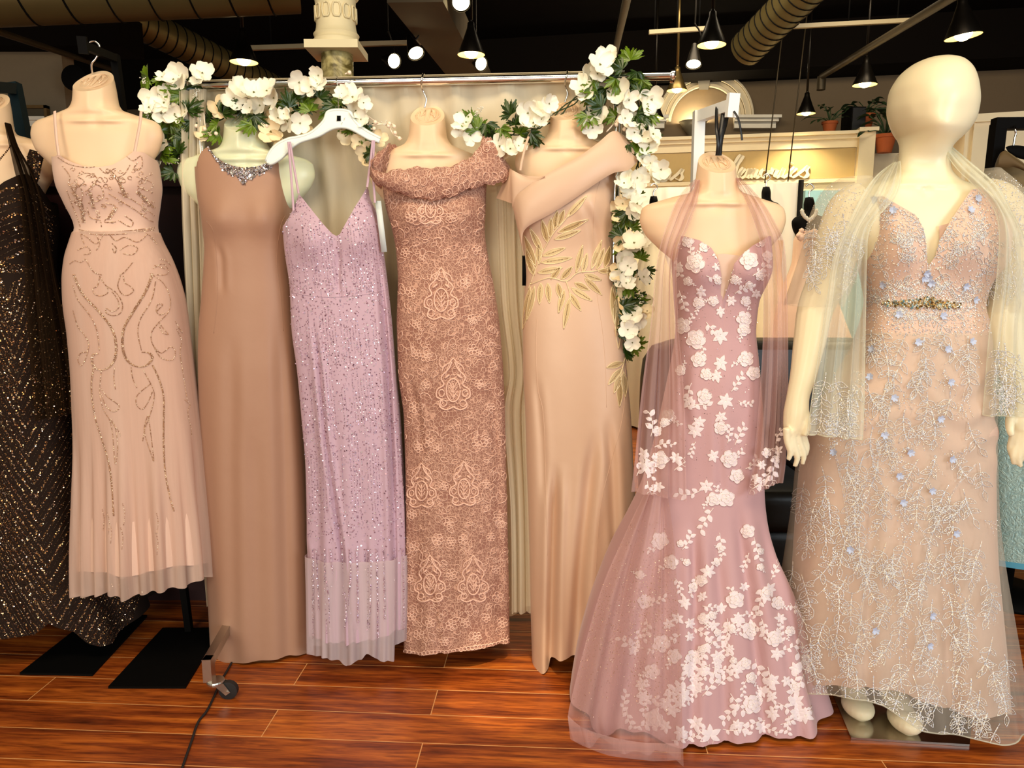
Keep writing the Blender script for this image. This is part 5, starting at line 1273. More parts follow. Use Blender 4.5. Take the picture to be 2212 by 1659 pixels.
for T_, box in ((T_7l, (1752,1862,790,945)), (T_7r, (2134,2212,720,895))):
    s = Stitch(T_)
    for x, y, a, L, n in ((.45,.1,1.4,90,4),(.2,.35,1.5,80,4),(.75,.35,1.7,90,5),(.5,.55,1.5,70,4),(.1,.75,.2,70,4),(.85,.8,2.6,60,3),(.3,.1,1.7,60,3)):
        vine(s, box[0]+x*(box[1]-box[0]), box[2]+y*(box[3]-box[2]), a, L, n, 12)
    spray(s, box[0]+.85*(box[1]-box[0]), box[2]+.2*(box[3]-box[2]), 1.6, 70); s.chain([(box[0]-4,box[3]-14),(box[0]+50,box[3]-8),(box[1],box[3]-4)], 3, .0012)
    for _ in range(50): s.bead(random.uniform(box[0]-10,box[1]), random.uniform(box[2]-200,box[3]), .0009)
    s.beads().build('shawl_beading', SSEQ, s7, smooth=False, kind='stuff'); s.cord.build('shawl_leaf_outline', SOUT, s7)
# small cloth flowers
M_BLUEF = plain('pale_blue_organza', srgb(188,198,222), .45, var=.1, sheen=.3)
def puff(mb, p, n, r):
    n = np.array(n); a = np.array([.3,.1,1.]); u = a-n*np.dot(a,n); u /= np.linalg.norm(u); w = np.cross(n,u); k = 6
    for i in range(k):
        t = 2*PI*i/k+random.uniform(-.2,.2); d = u*math.cos(t)+w*math.sin(t); e = -u*math.sin(t)+w*math.cos(t)
        vs = [p, p+d*r*.55-e*r*.38+n*r*.2, p+d*r*1.0-e*r*.22+n*r*.45, p+d*r*1.05+e*r*.22+n*r*.4, p+d*r*.55+e*r*.38+n*r*.25]
        mb.add(vs, [(0,1,2),(0,2,3),(0,3,4)])
for x, y in ((1890,430),(1930,455),(2095,455),(2110,430),(2000,590),(2008,600),(1993,602),(2012,612),(1910,615),(2085,618),(2105,648),(1942,680),(2036,683),(1885,755),(1983,740),(2046,755),(2098,738),(1880,815),(2052,826),(1932,860),(2030,905),(1910,940),(1802,977),(1966,978),(2055,992),(1942,1028),(2012,1060),(1950,1085),(2064,1152),(1837,1187),(1890,1362),(2012,1330),(2006,1395)):
    h = proj(T_7o if y > 720 else T_7, x, y, .003)
    if h:
        mb = MB(); puff(mb, h[0], h[1], .0095); mb.build('cloth_flower', M_BLUEF, g7, smooth=False, label='tiny pale blue cloth flower')
# belt
s = Stitch(T_7); jb = Stitch(T_7)
for x in np.arange(1908, 2074, 2.2):
    w = 4 + 7*math.exp(-((x-2003)/45)**2) + 2*math.sin(x*.4)
    yc = 658 + (x-1990)*.035 - 5*math.exp(-((x-2003)/20)**2)
    for t in np.arange(-w, w+.1, 3.0): jb.bead(x+random.uniform(-1,1), yc+t+random.uniform(-1,1), random.uniform(.0018,.0036), .004)
BELT = sequin('belt_jewels', [srgb(196,160,96), srgb(236,226,200), srgb(150,190,206), srgb(250,246,236), srgb(120,92,52), srgb(214,190,140)], .12, .7)
octas(jb.p, jb.n, jb.r, .9).build('jewelled_belt', BELT, g7, smooth=False, kind='stuff', label='gold and crystal jewelled belt')

# ============================================================ GARLANDS ON THE RACK
random.seed(33)
M_PETAL = plain('ivory_silk_petal', srgb(250,246,226), .55, var=.03, scale=60, sheen=.3, sss=.1)
M_PETALB = plain('beige_silk_petal', srgb(244,224,182), .55, var=.04, scale=60, sheen=.3)
M_HEART = plain('olive_flower_eye', srgb(110,110,40), .6)
M_LEAFM = plain('glossy_green_leaf', srgb(96,122,26), .32, var=.45, scale=25, spec=.55)
M_LEAFD = plain('dark_green_leaf', srgb(44,68,14), .32, var=.45, scale=25, spec=.55)
M_STEM = plain('green_wire_stem', srgb(40,62,20), .6, var=.2)
M_BERRY = plain('cream_berry', srgb(246,228,204), .4, var=.03)
def blossom_mesh(seed, k=4):
    r = random.Random(seed); mb = MB()
    for i in range(k):
        a = 2*PI*i/k + r.uniform(-.25,.25); cup = r.uniform(.15,.75); L = r.uniform(.9,1.1); w = r.uniform(.47,.60); tw = r.uniform(-.25,.25)
        G = []
        for t in np.linspace(0,1,6):
            rowp = []
            hw = w*(math.sin(PI*min(1,.12+.62*t))**.8)*(1-.12*t)
            for s_ in np.linspace(-1,1,7):
                rr = L*t*(1-.10*(1-abs(s_))*(t>.95)) ; x = rr*(1-.16*s_*s_*t); y = hw*s_
                z = cup*t*t*.7 + .10*s_*s_*t + .05*math.sin(5*s_+i)*t + tw*s_*t*.5 - .12*max(0,t-.75)*4*r.uniform(.6,1)*(.3)
                ca, sa = math.cos(a), math.sin(a); rowp.append((x*ca-y*sa, x*sa+y*ca, z))
            G.append(rowp)
        mb.grid(np.array(G))
    n = len(mb.f)
    for j in range(3): mb.ball((.05*math.cos(2.1*j),.05*math.sin(2.1*j),.06), .045, 6, mat=1)
    me = mb.mesh('blossom'); me.materials.append(M_PETAL); me.materials.append(M_HEART); me.polygons.foreach_set('material_index', mb.m)
    return me
def leaf_mesh(seed, mat):
    """lobed leaf cut like parsley, folded along the midrib"""
    r = random.Random(seed); mb = MB()
    for li in range(3):
        base = (li-1)*.95+r.uniform(-.2,.2); Ls = r.uniform(.85,1.1) if li == 1 else r.uniform(.6,.9); tip = r.uniform(-.3,.3)
        out = []
        for lb in (-1.15,-.6,0,.6,1.15):
            R = Ls*(1 if lb == 0 else (.85 if abs(lb) < 1 else .6))
            for d, q in ((-.26,.55),(-.17,.84),(-.10,.80),(-.05,1.0),(.05,1.0),(.10,.80),(.17,.84),(.26,.55)): out.append((base+lb*.62+d*.75, R*q))
        c = (0,0,.0); vs = [c]
        for a, q in out:
            z = -.22*q*q*(1+tip) + .10*math.sin(4*(a-base)*1.6) + .06*li
            vs.append((q*math.cos(a), q*math.sin(a), z))
        mid = []
        n = len(out); mb.add(vs, [(0,1+i,2+i) for i in range(n-1)])
    me = mb.mesh('leaf_spray'); me.materials.append(mat); return me
BLM = [blossom_mesh(s, 4 if s % 3 else 5) for s in range(6)]
BLB = []
for s in (11, 12):
    me = blossom_mesh(s); me.materials[0] = M_PETALB; BLB.append(me)
LFM = [leaf_mesh(s, M_LEAFM if s % 2 else M_LEAFD) for s in range(6)]
def bud_mesh():
    mb = MB()
    for i in range(9):
        a = random.uniform(0,6.28); rr = random.uniform(.1,.8); p = (rr*math.cos(a), rr*math.sin(a), random.uniform(.5,1.1)); mb.tube([(0,0,0),(p[0]*.6,p[1]*.6,p[2]*.5),p], .02, 4); mb.ball(p, .12, 6)
    me = mb.mesh('bud_cluster'); me.materials.append(M_PETAL); return me
BUD = bud_mesh()
def put(me, name, parent, p, s, rot):
    o = bpy.data.objects.new(name, me); COL.objects.link(o); o.parent = parent
    o.location = Vector(p - BASE[parent.name]); o.scale = (s,s,s); o.rotation_euler = rot; return o
def facing(dx=.0, dz=.0, spin=None, spread=.55):
    d = Vector((dx+random.uniform(-spread,spread), -1, dz+random.uniform(-.35,spread)))
    q = d.to_track_quat('Z', 'Y'); e = q @ Vector((0,0,1)); m = q.to_matrix() @ Matrix.Rotation(random.uniform(0,6.28) if spin is None else spin, 3, 'Z'); return m.to_euler()
def garland(label, mid, path, blossoms, beige, leaves, buds, berries, ydep):
    gr = thing('flower_garland', tuple(P(*mid, ydep(mid[0]))), label, 'garland', 'flower garlands on the rack')
    gr.location.z = BASE[gr.name][2]
    mb = MB()
    for ph in (0, 2, 4):
        mb.tube([P(x+5*math.sin(i*.8+ph), y+5*math.cos(i*.7+ph), ydep(x)+.01) for i, (x, y) in enumerate(cr(path, 6))], .002, 5)
    mb.build('wire_stem', M_STEM, gr)
    for x, y, w in leaves:
        Y = ydep(x)-random.uniform(.0,.045); r = w/2/F*Y
        put(random.choice(LFM), 'leaf_spray', gr, P(x,y,Y), r*1.4, facing(spread=.7))
    for i, (x, y, w) in enumerate(blossoms):
        Y = ydep(x)-random.uniform(.025,.055); put(random.choice(BLM), 'blossom', gr, P(x,y,Y), w/2/F*Y*.98, facing(spread=.8))
    for x, y, w in beige:
        Y = ydep(x)-random.uniform(.01,.03); o = put(random.choice(BLB), 'blossom', gr, P(x,y,Y), w/2/F*Y*1.08, facing()); o['label'] = 'beige silk blossom'
    for x, y in buds:
        put(BUD, 'bud_cluster', gr, P(x,y,ydep(x)-.02), .016, facing(spread=.4))
    for L in berries:
        mb = MB(); pts = [P(x,y,ydep(x)-.02) for x, y in L]; mb.tube(cr(pts,5) if len(pts) > 2 else pts, .0022, 5)
        mb.build('berry_twig', M_BERRY, gr)
        for x, y in L[1:]:
            MB().ball(P(x+random.uniform(-6,6), y+random.uniform(-5,5), ydep(x)-.026), .0062, 10).build('berry', M_BERRY, gr)
yb = lambda x: bary(x)-.012 if x > 300 else bary(300)
lv = [(350,170),(338,196),(395,205),(410,225),(385,255),(415,262),(380,290),(362,310),(385,332),(370,350),(376,372),(358,345),(402,192),(345,285),(368,272),(395,300),(455,255),(470,268),(480,245),(550,250),(562,268),(530,240),(640,212),(655,228),(670,240),(690,212),(715,215),(705,240),(722,228),(765,275),(786,292),(800,330),(776,285),(545,270),(475,290),(455,285),(735,245),(790,320),(625,232),(596,225),(650,245),(320,165),(330,250),(405,240),(350,330)]
bl = [(388,165,68),(375,172,50),(437,158,50),(426,172,36),(330,215,58),(322,232,44),(355,222,56),(348,245,50),(378,246,46),(372,225,40),(400,242,34),(342,312,60),(320,316,42),(362,322,38),(350,166,28),(340,362,36),(505,213,56),(522,198,58),(548,200,58),(577,196,62),(562,228,48),(592,212,50),(540,233,36),(622,262,58),(648,266,50),(600,255,44),(646,178,52),(672,188,46),(688,163,40),(685,182,40),(762,210,54),(768,240,50),(738,203,36),(785,222,38),(780,258,40),(612,246,30),(735,262,36),(360,200,40)]
be = [(476,234,50),(492,238,40),(585,285,56),(600,300,40),(790,330,46),(776,306,36),(440,292,34),(798,345,36),(746,294,38),(820,300,34),(655,280,36),(590,255,34)]
garland('ivory blossom and fern garland over the left half of the rack bar', (560,220), [(372,380),(360,330),(352,270),(345,210),(372,185),(405,220),(460,262),(520,225),(580,222),(640,215),(700,205),(745,225),(785,265),(805,330)],
        bl, be, [(x,y,random.uniform(46,62)) for x,y in lv], [(312,170),(318,180),(412,182),(428,200),(424,212),(325,262),(372,352),(385,350),(322,255),(835,268)],
        [[(400,235),(430,232),(424,268)],[(440,240),(446,282),(466,290)],[(770,220),(786,222),(790,262),(806,282)],[(780,240),(815,265),(838,272),(850,290),(868,300)],[(745,160),(750,158)],[(800,270),(845,268),(853,274)],[(560,285),(578,276)]], yb)
lv = [(1030,282),(1050,268),(1066,292),(1082,276),(1112,270),(1104,248),(1122,290),(1146,286),(1162,302),(1020,262),(1280,205),(1310,190),(1330,170),(1362,130),(1376,155),(1386,172),(1300,232),(1265,236),(1320,215),(1380,200),(1386,226),(1375,246),(1330,252),(1402,246),(1390,266),(1396,290),(1386,306),(1356,312),(1372,322),(1392,332),(1350,426),(1380,420),(1350,470),(1362,492),(1346,512),(1382,560),(1392,586),(1370,576),(1356,640),(1346,662),(1372,650),(1350,690),(1362,700),(1380,640),(1352,530),(1345,150),(1370,180),(1345,215),(1290,195),(1345,590),(1360,615),(1358,455),(1385,530),(1350,600),(1270,250),(1350,735),(1365,745),(1350,765),(1340,345),(1330,330)]
bl = [(1000,268,52),(1016,292,46),(990,280,36),(1080,316,54),(1102,322,46),(1120,315,38),(1140,244,56),(1166,240,52),(1152,266,48),(1186,224,42),(1170,258,42),(1296,140,62),(1312,124,50),(1275,156,50),(1256,185,48),(1264,202,42),(1290,160,46),(1340,198,56),(1358,216,50),(1350,232,44),(1290,255,58),(1280,276,48),(1366,265,58),(1370,286,46),(1350,255,40),(1408,215,58),(1400,230,44),(1410,290,50),(1402,312,50),(1388,344,44),(1400,300,36),(1362,398,62),(1376,384,52),(1348,396,46),(1362,416,42),(1376,440,54),(1386,462,46),(1370,455,40),(1370,525,58),(1358,530,46),(1388,522,36),(1346,562,52),(1356,574,48),(1340,600,50),(1352,612,46),(1390,598,44),(1366,682,54),(1378,692,42),(1356,712,46),(1366,740,40),(1428,366,50),(1420,380,44),(1405,352,36),(1340,385,36)]
be = [(1340,455,48),(1345,440,36),(1340,525,36),(1335,590,40),(1345,630,44),(1392,660,44),(1398,672,34),(1350,325,34),(1085,330,36)]
garland('ivory blossom and fern garland down the right upright of the rack', (1370,300), [(995,280),(1040,285),(1090,290),(1140,280),(1185,260),(1245,215),(1290,180),(1340,165),(1375,190),(1388,260),(1385,330),(1372,400),(1362,480),(1358,560),(1358,640),(1360,740)],
        bl, be, [(x,y,random.uniform(46,62)) for x,y in lv], [(1030,248),(1038,242),(1385,640),(1380,652)], [[(1310,285),(1330,262),(1342,240)],[(1340,240),(1332,268)],[(1345,262),(1350,275)]], lambda x: bary(min(x,1340))-.03)
mb = MB(); mb.ball(P(1391,588,2.2), .007, 10)

# ============================================================ THE SHOP BEHIND
random.seed(5)
M_DARKC = plain('dark_mahogany_panel', (.022,.0035,.006,1), .45, var=.4, scale=8)
M_LEATH = plain('black_leather', (.008,.006,.004,1), .4, var=.3, scale=40, bmp=.3, spec=.35)
# dark cabinet behind the left half of the rack
zc = zat(402, 2.62)
cb = thing('dark_cabinet', (P(280,900,2.8)[0], 2.8, 0), 'dark mahogany cabinet standing behind the left end of the rack', 'cabinet')
xl, xr = P(60,700,2.62)[0], P(1020,700,2.62)[0]
MB().box((xl,2.66,.06),(xr,3.05,zc)).box((xl+.02,2.70,0),(xr-.02,3.0,.06)).build('carcass', M_DARKC, cb, smooth=False)
MB().box((xl-.02,2.63,zc),(xr+.02,3.08,zc+.025)).build('top', M_DARKC, cb, smooth=False)
for i in range(4):
    a = xl + (xr-xl)*i/4; b = xl + (xr-xl)*(i+1)/4
    d = MB().box((a+.01,2.645,.09),(b-.01,2.66,zc-.03)).box((a+.06,2.638,.16),(b-.06,2.645,zc-.1)).build('door', M_DARKC, cb, smooth=False)
    MB().box((b-.05,2.62,zc*.55),(b-.035,2.638,zc*.55+.12)).build('handle', M_BLACK, d, smooth=False)

# column behind the rack
M_PLAST = plain('white_plaster', srgb(236,222,180), .6, var=.04, scale=20, bmp=.2)
def marble():
    m, nt, bs = newmat('olive_marble_shaft'); tc = N(nt,'ShaderNodeTexCoord'); nz = N(nt,'ShaderNodeTexNoise'); nz.inputs['Scale'].default_value = 14; nz.inputs['Detail'].default_value = 8; nz.inputs['Distortion'].default_value = 2
    nt.links.new(tc.outputs['Object'], nz.inputs['Vector']); r = N(nt,'ShaderNodeValToRGB'); e = r.color_ramp.elements
    e[0].position = .35; e[0].color = srgb(96,84,40); e[1].position = .65; e[1].color = srgb(196,182,124); nt.links.new(nz.outputs['Fac'], r.inputs[0]); nt.links.new(r.outputs[0], bs.inputs['Base Color']); bs.inputs['Roughness'].default_value = .25; return m
YC = 3.35
cx_, _, zp = P(728,112,YC); k = YC/F
cl_ = thing('column', (cx_,YC,0), 'marble column with white fluted plaster capital behind the rack', 'column')
MB().lathe([(32*k,0),(32*k,zp-.01)], (cx_,YC,0), 32).build('shaft', marble(), cl_, auto=40)
h = 60*k
MB().obox((cx_,YC,zp-.012),(cx_,YC,zp+.02), 106*k, 106*k, up=(0,1,0)).build('plinth_plate', M_PLAST, cl_, smooth=False)
z0 = zp+.02; zt_ = P(728,2,YC)[2]
prof = [(46*k,z0),(47*k,z0+.02),(43*k,z0+.03),(46*k,z0+.045),(42*k,z0+.055),(40*k,z0+.07)]
MB().lathe(prof+[(39*k,z0+.09),(40*k,zt_-.02),(41*k,zt_),(46*k,zt_+.01),(52*k,zt_+.03),(50*k,zt_+.05),(60*k,zt_+.09),(60*k,zt_+.14)], (cx_,YC,0), 40).build('capital', M_PLAST, cl_, auto=30)
mb = MB()
for i in range(12):
    a = 2*PI*i/12+.26; d = np.array([math.cos(a), math.sin(a), 0]); e = np.array([-d[1], d[0], 0]); c = np.array([cx_,YC,0]) + d*41*k
    L = [c+e*8*k*math.sin(t)+np.array([0,0,(z0+.10+zt_-.03)/2+( (zt_-.03-z0-.10)/2)*max(-1,min(1,1.25*math.cos(t)))]) for t in np.linspace(0,2*PI,20,endpoint=False)]
    mb.tube(L+[L[0]], .0035, 5)
mb.build('flutes', M_PLAST, cl_)
MB().lathe([(60*k,zt_+.14),(44*k,zt_+.2),(44*k,3.7)], (cx_,YC,0), 32).build('upper_shaft', M_PLAST, cl_, auto=40)

# ducts, pipes, beam, track rails under the deck
M_DUCT = plain('bronze_grey_duct', srgb(96,84,50), .4, metal=.5, var=.15, scale=6)
def duct(name, A, B, r, label, n=22):
    A, B = np.array(A), np.array(B); o = thing(name, tuple(A), label, 'air duct', 'spiral air ducts')
    MB().tube([A,B], r, 28).build('pipe', M_DUCT, o, auto=40)
    d = (B-A)/np.linalg.norm(B-A); a = np.cross(d,(0,0,1)); a /= np.linalg.norm(a); w = np.cross(d,a); L = np.linalg.norm(B-A)
    mb = MB(); pts = [A + d*t*L + (r+.002)*(a*math.cos(t*n*2*PI)+w*math.sin(t*n*2*PI)) for t in np.linspace(0,1,n*20)]
    mb.tube(pts, .005, 4); mb.build('spiral_seam', M_BLACK, o, label='dark spiral seam')
duct('air_duct', P(-150,-6,3.8), P(640,-34,4.3), .145, 'spiral duct running along the top left edge', 9)
duct('air_duct', P(150,-25,5.5), P(640,215,7.6), .125, 'long spiral duct slanting down behind the left garland', 26)
duct('air_duct', P(1768,-50,5.5), P(1612,106,6.3), .14, 'spiral duct slanting in front of the arch on the right', 12)
M_PIPE = plain('dull_iron_pipe', srgb(70,60,42), .5, metal=.5, var=.2)
def pipe(A, B, r, label, cap=None):
    o = thing('sprinkler_pipe', tuple(A), label, 'pipe', 'ceiling pipes')
    MB().tube([A,B], r, 12).build('tube', M_PIPE, o, auto=40)
    if cap is not None: MB().tube([B, B+np.array(cap)], r*1.5, 12).build('end_fitting', M_PIPE, o, auto=40)
pipe(P(2080,-20,4.2), P(1775,165,7.2), .026, 'iron pipe slanting above the tall mannequin head', (0,0,-.12))
pipe(P(-60,50,4.2), P(250,152,6.5), .02, 'thin iron pipe slanting across the upper left')
pipe(P(1356,-10,3.4), P(1326,125,5.6), .02, 'thin iron pipe above the right garland')
def oneb(name, A, B, w, h, label, mat, cat):
    return tag(MB().obox(A, B, w, h).build(name, mat, None, loc=tuple(A), smooth=False), label, cat)
oneb('ceiling_beam', P(895,-40,4.2), P(1035,190,8.2), .30, .2, 'grey brown beam slanting back under the dark deck', plain('brown_beam_paint', srgb(74,62,42), .8), 'beam')
M_RAIL = plain('cream_track_rail', srgb(150,136,104), .5)
for (a, b, Y) in (((540,104),(1000,88),5.6),((1402,70),(1522,62),6.0),((1700,58),(1965,44),6.0)):
    o = oneb('track_rail', P(*a,Y), P(*b,Y), .03, .03, 'pale lighting track rail ' + {540:'behind the white column capital',1402:'above the brass pendant lamps',1700:'beyond the slanting duct on the right'}[a[0]], M_RAIL, 'track rail')
    o['group'] = 'lighting track rails'
    mb = MB()
    for t in (.1,.5,.9):
        q = P(*a,Y)*(1-t)+P(*b,Y)*t; mb.tube([q, (q[0],q[1],3.71)], .006, 6)
    hs = mb.build('hanger_stems', M_BLACK, None, loc=tuple(P(*a,Y))); hs.parent = o; hs.location = (0,0,0)

# lamps
M_SHADE = plain('dark_bronze_shade', (.012,.009,.006,1), .35, metal=.7, var=.2)
M_BRASS = plain('aged_brass_shade', srgb(120,100,60), .3, metal=.8, var=.2)
M_INNER = plain('pale_enamel_inside', srgb(244,226,160), .5, var=.02)
def emis(name, col, st):
    m, nt, bs = newmat(name); bs.inputs['Base Color'].default_value = col; bs.inputs['Emission Color'].default_value = col; bs.inputs['Emission Strength'].default_value = st; return m
M_BULB = emis('lit_bulb', (1,.80,.42,1), 14)
def lamp(px, py, w, Y, label, rod=.6, mat=None, tall=1.0, en=14, tilt=(0,0)):
    c = P(px, py, Y); r = w/2/F*Y*1.04; z = c[2]
    o = thing('pendant_lamp', tuple(c), label, 'pendant lamp', 'pendant lamps of the shop')
    mat = mat or M_SHADE; h = r*1.9*tall
    ax = np.array([tilt[0], tilt[1], 1.]); ax /= np.linalg.norm(ax)
    MB().lathe([(r,0),(r*1.01,.004),(r*.62,h*.5),(r*.34,h*.9),(r*.28,h),(r*.26,h*1.15),(r*.14,h*1.2),(.012,h*1.25)], c, 32, ax, capped=False).build('shade', mat, o, auto=50)
    MB().lathe([(r*.985,.001),(r*.60,h*.48),(r*.32,h*.86),(.0,h*.9)], c, 32, ax, capped=False).build('shade_lining', M_INNER, o, auto=50)
    MB().ball(c+ax*h*.12, r*.5, 16, sc=(1,1,.9)).build('bulb', M_BULB, o)
    MB().tube([c+ax*h*1.2, np.array([*(c+ax*h*1.25)[:2], 3.71])], .011, 8).build('rod', mat, o)
    l = bpy.data.lights.new('lamp_glow', 'SPOT'); l.energy = en*(2.4 if Y < 5.5 else 4.5); l.color = (1,.80,.5); l.spot_size = math.radians(125); l.spot_blend = .6; l.shadow_soft_size = r*.4
    lo = bpy.data.objects.new('lamp_glow', l); COL.objects.link(lo); lo.parent = o; lo.location = (0,0,-.02)
lamp(527,135,54,5.2,'pendant lamp glowing above the left garland swag', .9)
lamp(1018,119,54,4.8,'pendant lamp hanging before the slanting beam', .8)
lamp(1537,98,56,4.8,'pendant lamp with bright bulb left of the right hand duct', .8)
lamp(2081,80,66,3.8,'large pendant lamp above the tall mannequin head', .8, tilt=(-.12,0))
lamp(1868,184,46,6.2,'pendant lamp left of the mannequin head', .6)
lamp(1741,246,36,7.0,'small pendant lamp on a long rod near the potted plants', .9)
lamp(1462,196,40,6.4,'brass pendant lamp in front of the arch', .4, M_BRASS)
lamp(1414,256,36,6.8,'small black pendant lamp behind the right garland', .8)
def spot(px, py, Y, label, aim):
    c = P(px,py,Y); o = thing('spot_light', tuple(c), label, 'spotlight', 'track spotlights'); a = np.array(aim, float); a /= np.linalg.norm(a)
    MB().lathe([(.055,0),(.05,.02),(.035,.09),(.022,.13),(.018,.16)], c, 20, -a, capped=False).build('can', M_SHADE, o, auto=50)
    MB().lathe([(.048,.006),(.0,.012)], c, 20, -a, capped=False).build('lens', M_BULB, o)
    MB().tube(cr([c-a*.1, c-a*.1+np.array([.05,0,.05]), c-a*.1+np.array([.03,0,.14]), c-a*.08+np.array([.0,0,.2]), np.array([*(c-a*.08)[:2],3.0]), np.array([*(c-a*.08)[:2],3.71])],6), .006, 6).build('bracket', M_SHADE, o)
spot(899,116,5.0,'tilted spotlight between column and beam', (.35,-.5,-.8))
spot(852,132,5.6,'small spotlight low beside the column', (.5,-.6,-.25))
spot(996,6,4.4,'bright spotlight at the top edge over the beam', (.1,-.7,-.7))
spot(1040,138,6.0,'small spotlight just under the central pendant lamp', (.4,-.6,-.3))
spot(1498,140,5.4,'chrome spotlight beside the arch keystone', (-.1,-.35,-.9))

# ---------------------------------------------------------------- arch over the partition
BA = B0 + BN*.02
def wallpt(px, py, out=0.): return onwall(px, py, B0, out)
ac = wallpt(1521, 262, .02); kx = np.linalg.norm(wallpt(1600,262,.02)-wallpt(1440,262,.02))/160
U3 = np.array([BD[0], BD[1], 0]); Z3 = np.array([0,0,1.]); NB3 = np.array([BN[0], BN[1], 0])
ar = thing('arch_moulding', tuple(ac), 'cream half-round arch moulding with keystone on the back wall', 'moulding')
def ringm(r0, r1, o0, o1, a0=0, a1=PI, n=40):
    G = []
    for t in np.linspace(a0, a1, n):
        d = U3*math.cos(t)+Z3*math.sin(t); G.append([ac+d*r0*kx+NB3*.0, ac+d*r0*kx+NB3*o0, ac+d*r1*kx+NB3*o1, ac+d*r1*kx+NB3*.0])
    return MB().grid(np.array(G))
M_ARCH = plain('arch_trim_paint', srgb(214,200,170), .6, var=.02)
mb = MB()
for r0, r1, o in ((72,78,.05),(79,86,.035),(87,99,.07),(100,104,.09)):
    q = ringm(r0, r1, o, o); mb.add(q.v, q.f)
mb.build('arch_rings', M_ARCH, ar, smooth=False)
kp = [(1506,162),(1536,162),(1530,194),(1510,194)]
a_ = [onwall(x,y,B0,.0) for x,y in kp]; b_ = [onwall(x,y,B0,.14) for x,y in kp]
MB().add(a_+b_, [(0,1,2,3),(7,6,5,4),(0,4,5,1),(1,5,6,2),(2,6,7,3),(3,7,4,0)]).build('keystone', M_ARCH, ar, smooth=False)
for xa, xb, flip in ((1584,1682,1),(1372,1444,0)):
    mb = MB()
    for y0, y1, o, ins in ((256,262,.22,0),(262,268,.17,5),(268,280,.10,9)):
        q = [onwall(xa,y0,B0,.0), onwall(xb-ins,y0,B0,.0), onwall(xb-ins,y1,B0,.0), onwall(xa,y1,B0,.0)]
        p_ = [v+NB3*o for v in q]; mb.add(q+p_, [(3,2,1,0),(4,5,6,7),(0,1,5,4),(1,2,6,5),(2,3,7,6),(3,0,4,7)])
    mb.build('cornice_return', M_WHITE, ar, smooth=False)
# lit sconce inside the arch
sc_ = onwall(1497, 275, B0, .10)
so = thing('wall_sconce', tuple(sc_), 'bowl sconce throwing light up inside the arch', 'wall lamp')
MB().lathe([(.012,-.12),(.03,-.10),(.10,-.02),(.155,.06),(.15,.06),(.09,-.01),(.0,-.03)], sc_, 28, capped=False).build('bowl', plain('grey_metal_bowl', srgb(150,138,112), .45, metal=.3), so)
l = bpy.data.lights.new('sconce_glow', 'POINT'); l.energy = 14; l.color = (1,.86,.58); l.shadow_soft_size = .03
lo = bpy.data.objects.new('sconce_glow', l); COL.objects.link(lo); lo.parent = so; lo.location = (0,-.02,.05)
# seam and hanging cables on the wall
for a, b, Y, n in (((1681,150),(1652,395),7.0,'left'),((1732,130),(1702,392),6.9,'right')):
    A, B = P(*a,Y), P(*b,Y-.0); A = A + (A-B)*(3.72-A[2])/(A[2]-B[2])
    tag(MB().tube([A,B], .006, 6).build('hanging_cable', M_PIPE, None, loc=tuple(A)), 'thin cable hanging before the sign, the %s of two' % n, 'cable', 'cables before the sign')

# ---------------------------------------------------------------- partition with the sign
P0w = P(1420,305,7.6)[:2]; P1w = P(1850,290,7.21)[:2]
PD = (P1w-P0w)/np.linalg.norm(P1w-P0w); PN = np.array([PD[1], -PD[0]])
def onpart(px, py, out=0.):
    d = ray(px, py); b = P0w+PN*out; k = (b@PN)/(d[0]*PN[0]+d[1]*PN[1]); return np.array([d[0]*k, d[1]*k, CAMZ+d[2]*k])
def slab(pxa, pxb, pya, pyb, out, back=0., mb=None, ref=1640):
    """box on the partition between two picture columns; heights read at column ref"""
    mb = mb or MB(); A = onpart(pxa, 350); B = onpart(pxb, 350); z1 = onpart(ref, pya)[2]; z0 = onpart(ref, pyb)[2]
    N3 = np.array([PN[0],PN[1],0]); q = []
    for o in (back, out):
        for p in (A, B):
            for z in (z0, z1): q.append(np.array([p[0],p[1],z])+N3*o)
    return mb.add(q, [(0,1,3,2),(4,6,7,5),(0,4,5,1),(2,3,7,6),(1,5,7,3),(0,2,6,4)])
A = onpart(900,350); B = onpart(1880,350)
zf = onpart(1640,292)[2]
mb = MB(); N3 = np.array([PN[0],PN[1],0]); q = []
for o in (-.12, 0):
    for p in (A, B):
        for z in (0, zf): q.append(np.array([p[0],p[1],z])+N3*o)
mb.add(q, [(0,1,3,2),(4,6,7,5),(0,4,5,1),(2,3,7,6),(1,5,7,3),(0,2,6,4)])
struct(mb, 'wall_partition', M_CREAM, smooth=False)
struct(slab(900,1846,326,389,.012,0), 'trim_4', M_BEIGE, smooth=False)
mb = slab(900,1850,293,300,.12); slab(900,1850,300,308,.07,0,mb); slab(900,1850,308,325,.03,0,mb); slab(900,1850,390,398,.03,0,mb)
struct(mb, 'trim_5', M_CREAM, smooth=False)
mb = slab(1848,1882,292,800,.10); slab(1845,1886,288,296,.14,0,mb)
struct(mb, 'trim_6', M_CREAM, smooth=False)
